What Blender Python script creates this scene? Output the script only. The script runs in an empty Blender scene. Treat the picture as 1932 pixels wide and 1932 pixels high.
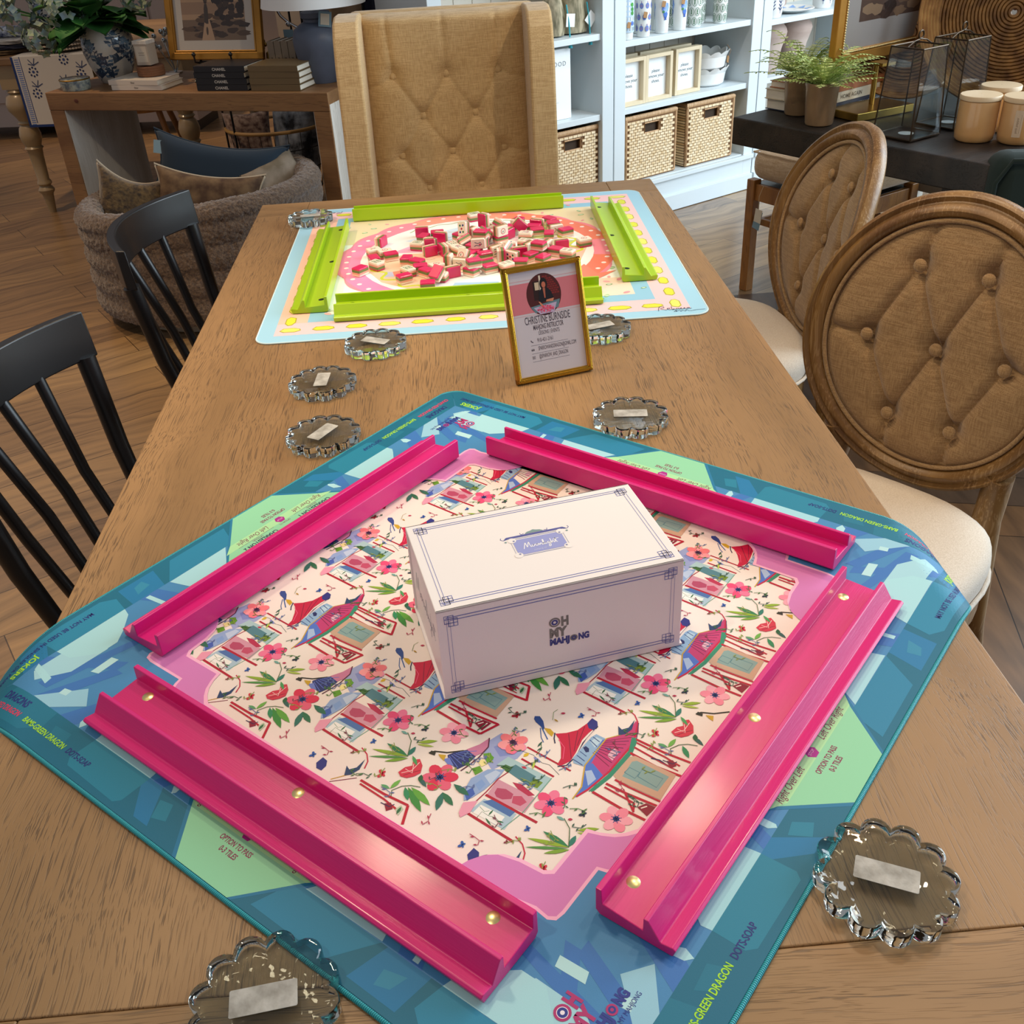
import bpy, bmesh, math, random
from math import sin, cos, pi, radians, atan2, hypot
from mathutils import Vector, Matrix, Euler
from mathutils.geometry import tessellate_polygon
random.seed(7)
SC = bpy.context.scene
COL = SC.collection
TZ = 0.76                                   # top of the dining table

# ---------------------------------------------------------------- camera
cam_d = bpy.data.cameras.new('camera'); cam = bpy.data.objects.new('camera', cam_d); COL.objects.link(cam)
cam_d.sensor_width = 36.0; cam_d.lens = 36.0*1883.45/1932.0; cam_d.clip_start = .05; cam_d.clip_end = 60
cam.matrix_world = Matrix.Translation((0, 0, TZ+.70941)) @ Matrix.Rotation(radians(-2.1785), 4, 'Z') @ Matrix.Rotation(radians(90-32.9804), 4, 'X') @ Matrix.Rotation(radians(-3.3487), 4, 'Z')
SC.camera = cam
# ---------------------------------------------------------------- colour management
SC.view_settings.view_transform = 'Standard'; SC.view_settings.look = 'None'
SC.view_settings.gamma = 1; SC.view_settings.use_curve_mapping = False
SC.view_settings.exposure = 0.0
# ---------------------------------------------------------------- light of the room
w = bpy.data.worlds.new('shop_ambient'); SC.world = w; w.use_nodes = True
w.node_tree.nodes['Background'].inputs[0].default_value = (.93, .93, 1.0, 1); w.node_tree.nodes['Background'].inputs[1].default_value = .27
def area(name, loc, target, sx, sy, power, col):
    l = bpy.data.lights.new(name, 'AREA'); l.shape = 'RECTANGLE'; l.size = sx; l.size_y = sy; l.energy = power; l.color = col
    o = bpy.data.objects.new(name, l); COL.objects.link(o); o.location = loc
    o.rotation_euler = (Vector(target)-Vector(loc)).to_track_quat('-Z', 'Y').to_euler()
def spot(name, loc, target, power, ang=70, col=(1, .80, .56), r=.05, blend=.6):
    l = bpy.data.lights.new(name, 'SPOT'); l.energy = power; l.color = col; l.spot_size = radians(ang); l.spot_blend = blend; l.shadow_soft_size = r
    o = bpy.data.objects.new(name, l); COL.objects.link(o); o.location = loc
    o.rotation_euler = (Vector(target)-Vector(loc)).to_track_quat('-Z', 'Y').to_euler()
area('daylight_window_right', (4.6, 2.6, 1.9), (0.6, 3.2, .6), 4.5, 2.4, 250, (.72, .88, 1))
area('daylight_window_far_right', (3.4, 3.4, 2.9), (1.3, 4.6, .1), 1.6, 1.6, 72, (.85, .94, 1))
spot('ceiling_spot', (-.60, 2.05, 3.1), (-.1, .9, .76), 72, 75, r=.13)
spot('ceiling_spot', (.95, 2.22, 3.1), (.15, .9, .76), 62, 75, r=.13)
spot('ceiling_spot', (.1, 1.2, 3.2), (0, 2.2, .76), 40, 65, r=.09)
spot('ceiling_spot', (1.6, 1.0, 3.2), (.3, 3.3, .9), 90, 40)
spot('ceiling_spot', (-1.2, .2, 3.2), (.9, 1.7, .6), 60, 60)
spot('ceiling_spot', (-2.9, 4.6, 3.2), (-2.1, 4.1, 0), 170, 70, col=(1, .70, .42))
spot('ceiling_spot', (-2.0, 7.6, 3.2), (-1.6, 7.4, 0), 220, 70, col=(1, .70, .42))
spot('ceiling_spot', (-1.7, 1.8, 3.2), (-1.4, 2.2, 0), 150, 75, col=(1, .70, .42))
spot('ceiling_spot', (1.3, 1.4, 3.2), (1.4, 1.3, 0), 55, 80, col=(1, .68, .40))
spot('ceiling_spot', (.9, 3.4, 3.2), (1.25, 4.9, .6), 60, 60, col=(1, .93, .85))

# ---------------------------------------------------------------- helpers
def lin(h):
    if isinstance(h, str): c = [int(h[i:i+2], 16)/255 for i in (0, 2, 4)]
    else: c = [v/255 for v in h]
    return tuple((v/12.92 if v <= .04045 else ((v+.055)/1.055)**2.4) for v in c)
MATS = {}
def nt(name):
    m = bpy.data.materials.new(name); m.use_nodes = True; n = m.node_tree
    return m, n, n.nodes['Principled BSDF']
def N(n, t, **kw):
    x = n.nodes.new(t)
    for k, v in kw.items():
        if k.startswith('i_'): x.inputs[int(k[2:]) if k[2:].isdigit() else k[2:].replace('_', ' ')].default_value = v
        else: setattr(x, k, v)
    return x
def ramp(n, *stops):
    r = n.nodes.new('ShaderNodeValToRGB'); e = r.color_ramp.elements
    while len(e) < len(stops): e.new(.5)
    for s, (p, c) in zip(e, stops): s.position = p; s.color = (*c, 1) if len(c) == 3 else c
    return r
def coords(n, scale=(1, 1, 1), rot=(0, 0, 0), kind='Object'):
    tc = N(n, 'ShaderNodeTexCoord'); mp = N(n, 'ShaderNodeMapping'); mp.inputs['Scale'].default_value = scale; mp.inputs['Rotation'].default_value = rot
    n.links.new(tc.outputs[kind], mp.inputs[0]); return mp.outputs[0]
def mat(name, c, rough=.5, metal=0, var=0, vs=8, bump=0, bs=60, sheen=0, trans=0, ior=1.45, emis=0, c2=None, coat=0, stretch=(1, 1, 1), spec=None):
    if name in MATS: return MATS[name]
    m, n, p = nt(name); L = n.links.new
    c = lin(c); p.inputs['Base Color'].default_value = (*c, 1); p.inputs['Roughness'].default_value = rough; p.inputs['Metallic'].default_value = metal
    if spec is not None: p.inputs['Specular IOR Level'].default_value = spec
    if sheen: p.inputs['Sheen Weight'].default_value = sheen; p.inputs['Sheen Roughness'].default_value = .5
    if coat: p.inputs['Coat Weight'].default_value = coat; p.inputs['Coat Roughness'].default_value = .12
    if trans: p.inputs['Transmission Weight'].default_value = trans; p.inputs['IOR'].default_value = ior
    if emis: p.inputs['Emission Color'].default_value = (*c, 1); p.inputs['Emission Strength'].default_value = emis
    if var or c2:
        nz = N(n, 'ShaderNodeTexNoise', i_Scale=vs, i_Detail=5.0); L(coords(n, stretch), nz.inputs['Vector'])
        d = lin(c2) if c2 else tuple(max(0, v*(1-var)) for v in c); b = c if c2 else tuple(min(1, v*(1+var)) for v in c)
        r = ramp(n, (.35, d), (.65, b)); L(nz.outputs[0], r.inputs[0]); L(r.outputs[0], p.inputs['Base Color'])
    if bump:
        nz = N(n, 'ShaderNodeTexNoise', i_Scale=bs, i_Detail=3.0); L(coords(n, stretch), nz.inputs['Vector'])
        b = N(n, 'ShaderNodeBump', i_Strength=bump, i_Distance=.004); L(nz.outputs[0], b.inputs['Height']); L(b.outputs[0], p.inputs['Normal'])
    MATS[name] = m; return m
def wood(name, c1, c2, pore, axis='Y', rough=.45, fine=1.0, pores=.5, big=1.0, bump=.25):
    """open-grained wood: broad colour drift, wavy year lines and short dark pores running along `axis`"""
    if name in MATS: return MATS[name]
    m, n, p = nt(name); L = n.links.new; p.inputs['Roughness'].default_value = rough
    def sc(a, l): return {'X': (l, a, a), 'Y': (a, l, a), 'Z': (a, a, l)}[axis]
    v = coords(n)
    nd = N(n, 'ShaderNodeTexNoise', i_Scale=3.2*big, i_Detail=2.0); L(v, nd.inputs['Vector'])
    sub = N(n, 'ShaderNodeVectorMath', operation='MULTIPLY_ADD'); L(nd.outputs['Color'], sub.inputs[0]); sub.inputs[1].default_value = (.10, .10, .10); L(v, sub.inputs[2])
    m1 = N(n, 'ShaderNodeMapping'); m1.inputs['Scale'].default_value = sc(7*big, .55*big); L(sub.outputs[0], m1.inputs[0])
    a = N(n, 'ShaderNodeTexNoise', i_Scale=1.0, i_Detail=3.0); L(m1.outputs[0], a.inputs['Vector'])
    r1 = ramp(n, (.33, lin(c2)), (.66, lin(c1))); L(a.outputs[0], r1.inputs[0])
    sb2 = N(n, 'ShaderNodeVectorMath', operation='MULTIPLY_ADD'); L(nd.outputs['Color'], sb2.inputs[0]); sb2.inputs[1].default_value = (.035, .035, .035); L(v, sb2.inputs[2])
    m2 = N(n, 'ShaderNodeMapping'); m2.inputs['Scale'].default_value = sc(800*fine, 15*fine); L(sb2.outputs[0], m2.inputs[0])
    q = N(n, 'ShaderNodeTexNoise', i_Scale=1.0, i_Detail=1.5); L(m2.outputs[0], q.inputs['Vector'])
    r2 = ramp(n, (.37, (1, 1, 1)), (.46, (0, 0, 0))); L(q.outputs[0], r2.inputs[0])
    # the pores sit in bands
    m3 = N(n, 'ShaderNodeMapping'); m3.inputs['Scale'].default_value = sc(34*fine, 1.5*fine); L(sb2.outputs[0], m3.inputs[0])
    b3 = N(n, 'ShaderNodeTexNoise', i_Scale=1.0, i_Detail=2.0); L(m3.outputs[0], b3.inputs['Vector'])
    r3 = ramp(n, (.38, (.25, .25, .25)), (.58, (1, 1, 1))); L(b3.outputs[0], r3.inputs[0])
    mu = N(n, 'ShaderNodeMath', operation='MULTIPLY'); L(r2.outputs[0], mu.inputs[0]); L(r3.outputs[0], mu.inputs[1])
    mm = N(n, 'ShaderNodeMath', operation='MULTIPLY'); L(mu.outputs[0], mm.inputs[0]); mm.inputs[1].default_value = pores
    mx = N(n, 'ShaderNodeMix', data_type='RGBA'); L(mm.outputs[0], mx.inputs[0]); L(r1.outputs[0], mx.inputs[6]); mx.inputs[7].default_value = (*lin(pore), 1)
    L(mx.outputs[2], p.inputs['Base Color'])
    bp = N(n, 'ShaderNodeBump', i_Strength=bump, i_Distance=.001); bp.invert = True; L(mu.outputs[0], bp.inputs['Height']); L(bp.outputs[0], p.inputs['Normal'])
    MATS[name] = m; return m
def fabric(name, c1, c2, scale=420, bump=.35, rough=.95, sheen=.3, slub=.35):
    """plain woven linen with slubs"""
    if name in MATS: return MATS[name]
    m, n, p = nt(name); L = n.links.new; p.inputs['Roughness'].default_value = rough; p.inputs['Sheen Weight'].default_value = sheen; p.inputs['Specular IOR Level'].default_value = .2
    outs = []
    for s in ((scale, scale, 30), (30, 30, scale)):
        q = N(n, 'ShaderNodeTexNoise', i_Scale=1.0, i_Detail=2.0); L(coords(n, s), q.inputs['Vector']); outs.append(q)
    ad = N(n, 'ShaderNodeMath', operation='ADD'); L(outs[0].outputs[0], ad.inputs[0]); L(outs[1].outputs[0], ad.inputs[1])
    r = ramp(n, (.80, lin(c2)), (1.15, lin(c1))); r.color_ramp.elements[1].position = 1.0
    hf = N(n, 'ShaderNodeMath', operation='MULTIPLY'); L(ad.outputs[0], hf.inputs[0]); hf.inputs[1].default_value = .9
    L(hf.outputs[0], r.inputs[0]); L(r.outputs[0], p.inputs['Base Color'])
    b = N(n, 'ShaderNodeBump', i_Strength=bump, i_Distance=.002); L(ad.outputs[0], b.inputs['Height']); L(b.outputs[0], p.inputs['Normal'])
    MATS[name] = m; return m
def printed(name='printed_ink', rough=.5, bump=0, bs=900, coat=0):
    """surface whose printed colours are stored per face corner"""
    if name in MATS: return MATS[name]
    m, n, p = nt(name); p.inputs['Specular IOR Level'].default_value = .35; a = N(n, 'ShaderNodeAttribute', attribute_name='Col'); n.links.new(a.outputs['Color'], p.inputs['Base Color']); p.inputs['Roughness'].default_value = rough
    if coat: p.inputs['Coat Weight'].default_value = coat
    if bump:
        q = N(n, 'ShaderNodeTexNoise', i_Scale=bs); n.links.new(coords(n), q.inputs['Vector']); b = N(n, 'ShaderNodeBump', i_Strength=bump, i_Distance=.001); n.links.new(q.outputs[0], b.inputs['Height']); n.links.new(b.outputs[0], p.inputs['Normal'])
    MATS[name] = m; return m
def glass(name, c='e8f4f0', rough=.02, ior=1.46, bump=0, bs=90):
    if name in MATS: return MATS[name]
    m, n, p = nt(name); p.inputs['Base Color'].default_value = (*lin(c), 1); p.inputs['Roughness'].default_value = rough; p.inputs['Transmission Weight'].default_value = 1; p.inputs['IOR'].default_value = ior
    if bump:
        q = N(n, 'ShaderNodeTexNoise', i_Scale=bs); n.links.new(coords(n), q.inputs['Vector']); b = N(n, 'ShaderNodeBump', i_Strength=bump, i_Distance=.003); n.links.new(q.outputs[0], b.inputs['Height']); n.links.new(b.outputs[0], p.inputs['Normal'])
    MATS[name] = m; return m

class B:
    """collects shapes and becomes ONE mesh"""
    def __init__(s): s.v = []; s.f = []; s.m = []; s.c = []; s.mi = 0; s.col = None
    def add(s, vs, fs, mi=None, col=None):
        o = len(s.v); s.v += [tuple(v) for v in vs]; s.f += [tuple(i+o for i in f) for f in fs]
        s.m += [s.mi if mi is None else mi]*len(fs); s.c += [col or s.col]*len(fs); return s
    def box(s, c, d, rot=None, **k):
        x, y, z = [q/2 for q in d]; M = rot if isinstance(rot, Matrix) else (Euler(rot).to_matrix() if rot else None)
        vs = [Vector((a, b, e)) for a in (-x, x) for b in (-y, y) for e in (-z, z)]
        if M: vs = [M @ v for v in vs]
        return s.add([v+Vector(c) for v in vs], [(0, 1, 3, 2), (4, 6, 7, 5), (0, 4, 5, 1), (2, 3, 7, 6), (0, 2, 6, 4), (1, 5, 7, 3)], **k)
    def tube(s, pts, r, n=10, close=False, **k):
        pts = [Vector(p) for p in pts]; rs = r if isinstance(r, (list, tuple)) else [r]*len(pts); vs = []; up = None; m = len(pts)
        for i, p in enumerate(pts):
            if close: t = pts[(i+1) % m]-pts[i-1]
            else: t = (pts[min(i+1, m-1)]-pts[max(i-1, 0)])
            if t.length < 1e-9: t = Vector((0, 0, 1))
            t.normalize()
            if up is None: up = t.cross(Vector((0, 0, 1)) if abs(t.z) < .95 else Vector((1, 0, 0))).normalized()
            up = (up - t*up.dot(t)).normalized(); w = t.cross(up)
            for j in range(n): a = 2*pi*j/n; vs.append(p+(up*cos(a)+w*sin(a))*rs[i])
        fs = [(i*n+j, i*n+(j+1) % n, (i+1)*n+(j+1) % n, (i+1)*n+j) for i in range(m-1) for j in range(n)]
        if close: fs += [((m-1)*n+j, (m-1)*n+(j+1) % n, (j+1) % n, j) for j in range(n)]
        else: fs += [tuple(range(n-1, -1, -1)), tuple((m-1)*n+j for j in range(n))]
        return s.add(vs, fs, **k)
    def lathe(s, prof, n=32, c=(0, 0, 0), M=None, sx=1, sy=1, cap=True, **k):
        vs = []
        for r, z in prof:
            for j in range(n):
                a = 2*pi*j/n; v = Vector((r*cos(a)*sx, r*sin(a)*sy, z)); vs.append((M @ v if M else v)+Vector(c))
        m = len(prof); fs = [(i*n+j, i*n+(j+1) % n, (i+1)*n+(j+1) % n, (i+1)*n+j) for i in range(m-1) for j in range(n)]
        if cap: fs += [tuple(range(n-1, -1, -1)), tuple((m-1)*n+j for j in range(n))]
        return s.add(vs, fs, **k)
    def prism(s, poly, z0, z1, M=None, **k):
        n = len(poly); vs = [Vector((x, y, z0)) for x, y in poly]+[Vector((x, y, z1)) for x, y in poly]
        if M: vs = [M @ v for v in vs]
        tri = tessellate_polygon([[Vector((x, y, 0)) for x, y in poly]])
        A = sum(poly[i][0]*poly[(i+1) % n][1]-poly[(i+1) % n][0]*poly[i][1] for i in range(n))
        fs = []
        for t in tri:
            a, b, c = t; ar = (poly[b][0]-poly[a][0])*(poly[c][1]-poly[a][1])-(poly[c][0]-poly[a][0])*(poly[b][1]-poly[a][1])
            if ar < 0: a, c = c, a
            fs += [(c, b, a), (a+n, b+n, c+n)]
        for i in range(n):
            j = (i+1) % n; fs.append((i, j, j+n, i+n) if A > 0 else (j, i, i+n, j+n))
        return s.add(vs, fs, **k)
    def grid(s, fn, nu, nv, flip=False, **k):
        vs = [fn(i/nu, j/nv) for i in range(nu+1) for j in range(nv+1)]; w_ = nv+1
        fs = [((i*w_+j), (i+1)*w_+j, (i+1)*w_+j+1, i*w_+j+1) for i in range(nu) for j in range(nv)]
        if flip: fs = [f[::-1] for f in fs]
        return s.add(vs, fs, **k)
    def ell(s, c, r, n=16, m=10, M=None, **k):
        return s.lathe([(max(1e-5, sin(pi*i/m)), -cos(pi*i/m)) for i in range(m+1)], n, c, (M or Matrix.Identity(3)) @ Matrix.Diagonal(r), cap=False, **k)
    def panel(s, outline, z0, z1, **k): return s.prism(outline, z0, z1, **k)
    def bake(s, name, mats):
        me = bpy.data.meshes.new(name); me.from_pydata([tuple(v) for v in s.v], [], s.f); me.validate(clean_customdata=False)
        if not isinstance(mats, (list, tuple)): mats = [mats]
        for q in mats: me.materials.append(q)
        if len(me.polygons) == len(s.f):
            for p, i in zip(me.polygons, s.m): p.material_index = i
            if any(s.c):
                a = me.color_attributes.new('Col', 'FLOAT_COLOR', 'CORNER'); buf = []
                for p, c in zip(me.polygons, s.c):
                    cc = lin(c or 'ffffff'); buf += [*cc, 1.0]*p.loop_total
                a.data.foreach_set('color', buf)
        return me
def tag(o, label=None, cat=None, group=None, kind=None):
    if label: o['label'] = label
    if cat: o['category'] = cat
    if group: o['group'] = group
    if kind: o['kind'] = kind
    return o
def obj(name, b, mats, parent=None, loc=None, rot=None, smooth=0, bev=0, sub=0, seg=2):
    me = b if isinstance(b, bpy.types.Mesh) else b.bake(name, mats)
    o = bpy.data.objects.new(name, me); COL.objects.link(o)
    if parent: o.parent = parent
    if loc: o.location = loc
    if rot: o.rotation_euler = rot
    if smooth:
        if isinstance(b, B):
            bm = bmesh.new(); bm.from_mesh(me); bmesh.ops.recalc_face_normals(bm, faces=bm.faces) if not any(b.c) else None
            for f in bm.faces: f.smooth = True
            for e in bm.edges:
                if len(e.link_faces) == 2 and e.calc_face_angle(0) > radians(smooth): e.smooth = False
            bm.to_mesh(me); bm.free()
    if bev:
        md = o.modifiers.new('edge_round', 'BEVEL'); md.width = bev; md.segments = seg; md.limit_method = 'ANGLE'; md.angle_limit = radians(35); md.use_clamp_overlap = True
    if sub:
        md = o.modifiers.new('smooth_surface', 'SUBSURF'); md.levels = sub; md.render_levels = sub
    return o
def thing(name, label, cat, loc=(0, 0, 0), rz=0, group=None, rot=None):
    o = bpy.data.objects.new(name, None); COL.objects.link(o); o.location = loc; o.rotation_euler = rot or (0, 0, rz); o.empty_display_size = .05
    return tag(o, label, cat, group)
def kids(o): return [c for c in bpy.data.objects if c.parent == o]
def dup(root, loc=None, rot=None, label=None, group=None, scale=None):
    def cp(o, par):
        c = o.copy(); COL.objects.link(c)
        if par: c.parent = par; c.matrix_parent_inverse = o.matrix_parent_inverse
        for k in kids(o): cp(k, c)
        return c
    r = cp(root, None)
    if loc is not None: r.location = loc
    if rot is not None: r.rotation_euler = rot
    if label: r['label'] = label
    if group: r['group'] = group
    if scale: r.scale = scale
    return r

# ---- lettering and flat printing -------------------------------------------------
_txt = {}
def glyphs(s, size=1.0, bold=0.0, shear=0.0, sp=1.0):
    key = (s, round(bold/size, 4), shear, sp)
    if key not in _txt:
        cu = bpy.data.curves.new('t', 'FONT'); cu.body = s; cu.size = 1; cu.offset = bold/size; cu.shear = shear; cu.space_character = sp; cu.resolution_u = 3; cu.fill_mode = 'BOTH'
        o = bpy.data.objects.new('t', cu); COL.objects.link(o); dg = bpy.context.evaluated_depsgraph_get(); dg.update()
        me = bpy.data.meshes.new_from_object(o.evaluated_get(dg)); vs = [(v.co.x, v.co.y) for v in me.vertices]; fs = [tuple(p.vertices) for p in me.polygons]
        x0 = min([v[0] for v in vs] or [0]); x1 = max([v[0] for v in vs] or [1])
        bpy.data.objects.remove(o); bpy.data.curves.remove(cu); bpy.data.meshes.remove(me); _txt[key] = (vs, fs, x0, x1)
    vs, fs, x0, x1 = _txt[key]
    return [(x*size, y*size) for x, y in vs], fs, x0*size, x1*size
class P(B):
    """flat printing: coloured shapes in (u, v), each on its own thin layer, mapped onto a surface by fn(u, v, h)"""
    def __init__(s, fn=None, eps=.00009, maxe=0, T=None): super().__init__(); s.fn = fn or (lambda u, v, h: (u, v, h)); s.eps = eps; s.maxe = maxe; s.T = T; s.lo = 0
    def put(s, pts, tris, col, layer):
        if s.T: pts = [s.T(p) for p in pts]
        out = []
        for t in tris:
            t = list(t)
            for i in range(1, len(t)-1): out.append([pts[t[0]], pts[t[i]], pts[t[i+1]]])
        done = []
        while out:
            a, b, c = out.pop()
            if s.maxe:
                ls = [(math.dist(a, b), a, b, c), (math.dist(b, c), b, c, a), (math.dist(c, a), c, a, b)]; l, p, q, r = max(ls, key=lambda t: t[0])
                if l > s.maxe(p, q) if callable(s.maxe) else l > s.maxe:
                    m = ((p[0]+q[0])/2, (p[1]+q[1])/2); out += [[p, m, r], [m, q, r]]; continue
            ar = (b[0]-a[0])*(c[1]-a[1])-(c[0]-a[0])*(b[1]-a[1])
            if abs(ar) < 1e-14: continue
            done.append((a, b, c) if ar > 0 else (a, c, b))
        vs = []; fs = []
        for t in done: fs.append((len(vs), len(vs)+1, len(vs)+2)); vs += [s.fn(p[0], p[1], (layer+s.lo)*s.eps) for p in t]
        s.add(vs, fs, col=col); return s
    def poly(s, pts, col, layer=1, holes=()):
        loops = [[Vector((x, y, 0)) for x, y in l] for l in (pts, *holes)]; flat = [p for l in (pts, *holes) for p in l]
        return s.put(flat, tessellate_polygon(loops), col, layer)
    def rect(s, x0, y0, x1, y1, col, layer=1): return s.poly([(x0, y0), (x1, y0), (x1, y1), (x0, y1)], col, layer)
    def disc(s, x, y, r, col, layer=1, n=20, ry=None, rot=0, a0=0, a1=2*pi):
        ry = ry or r; pt = []
        for i in range(n): a = a0+(a1-a0)*i/(n if abs(a1-a0-2*pi) < .01 else n-1); p, q = r*cos(a), ry*sin(a); pt.append((x+p*cos(rot)-q*sin(rot), y+p*sin(rot)+q*cos(rot)))
        return s.poly(pt, col, layer)
    def line(s, pts, wd, col, layer=1, close=False, taper=False):
        n = len(pts); L = []; R = []
        for i in range(n):
            a = pts[i-1] if (i or close) else pts[i]; b = pts[(i+1) % n] if (i < n-1 or close) else pts[i]
            dx, dy = b[0]-a[0], b[1]-a[1]; l = hypot(dx, dy) or 1
            k = wd/2*((.35+.65*sin(pi*(i+.5)/n)) if taper else 1)
            if close and n <= 8:
                a_, b_ = Vector(pts[i])-Vector(a), Vector(b)-Vector(pts[i]); a_.normalize(); b_.normalize(); k /= max(.4, cos(a_.angle(b_, 0)/2))
            L.append((pts[i][0]-dy/l*k, pts[i][1]+dx/l*k)); R.append((pts[i][0]+dy/l*k, pts[i][1]-dx/l*k))
        allp = L+R; tr = [(i, (i+1) % n, (i+1) % n+n, i+n) for i in range(n if close else n-1)]
        return s.put(allp, tr, col, layer)
    def frame(s, x0, y0, x1, y1, wd, col, layer=1): return s.line([(x0, y0), (x1, y0), (x1, y1), (x0, y1)], wd, col, layer, close=True)
    def text(s, t, x, y, size, col, layer=2, rot=0, align='L', bold=0, shear=0, sp=1, width=None, mono=None):
        vs, fs, x0, x1 = glyphs(t, size, bold*size, shear, sp); k = 1
        if width: k = width/(x1-x0)
        off = {'L': x0, 'C': (x0+x1)/2, 'R': x1}[align]; c, q = cos(rot), sin(rot)
        pts = [(x+((a-off)*k)*c-b*q, y+((a-off)*k)*q+b*c) for a, b in vs]
        return s.put(pts, fs, col, layer)
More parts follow.
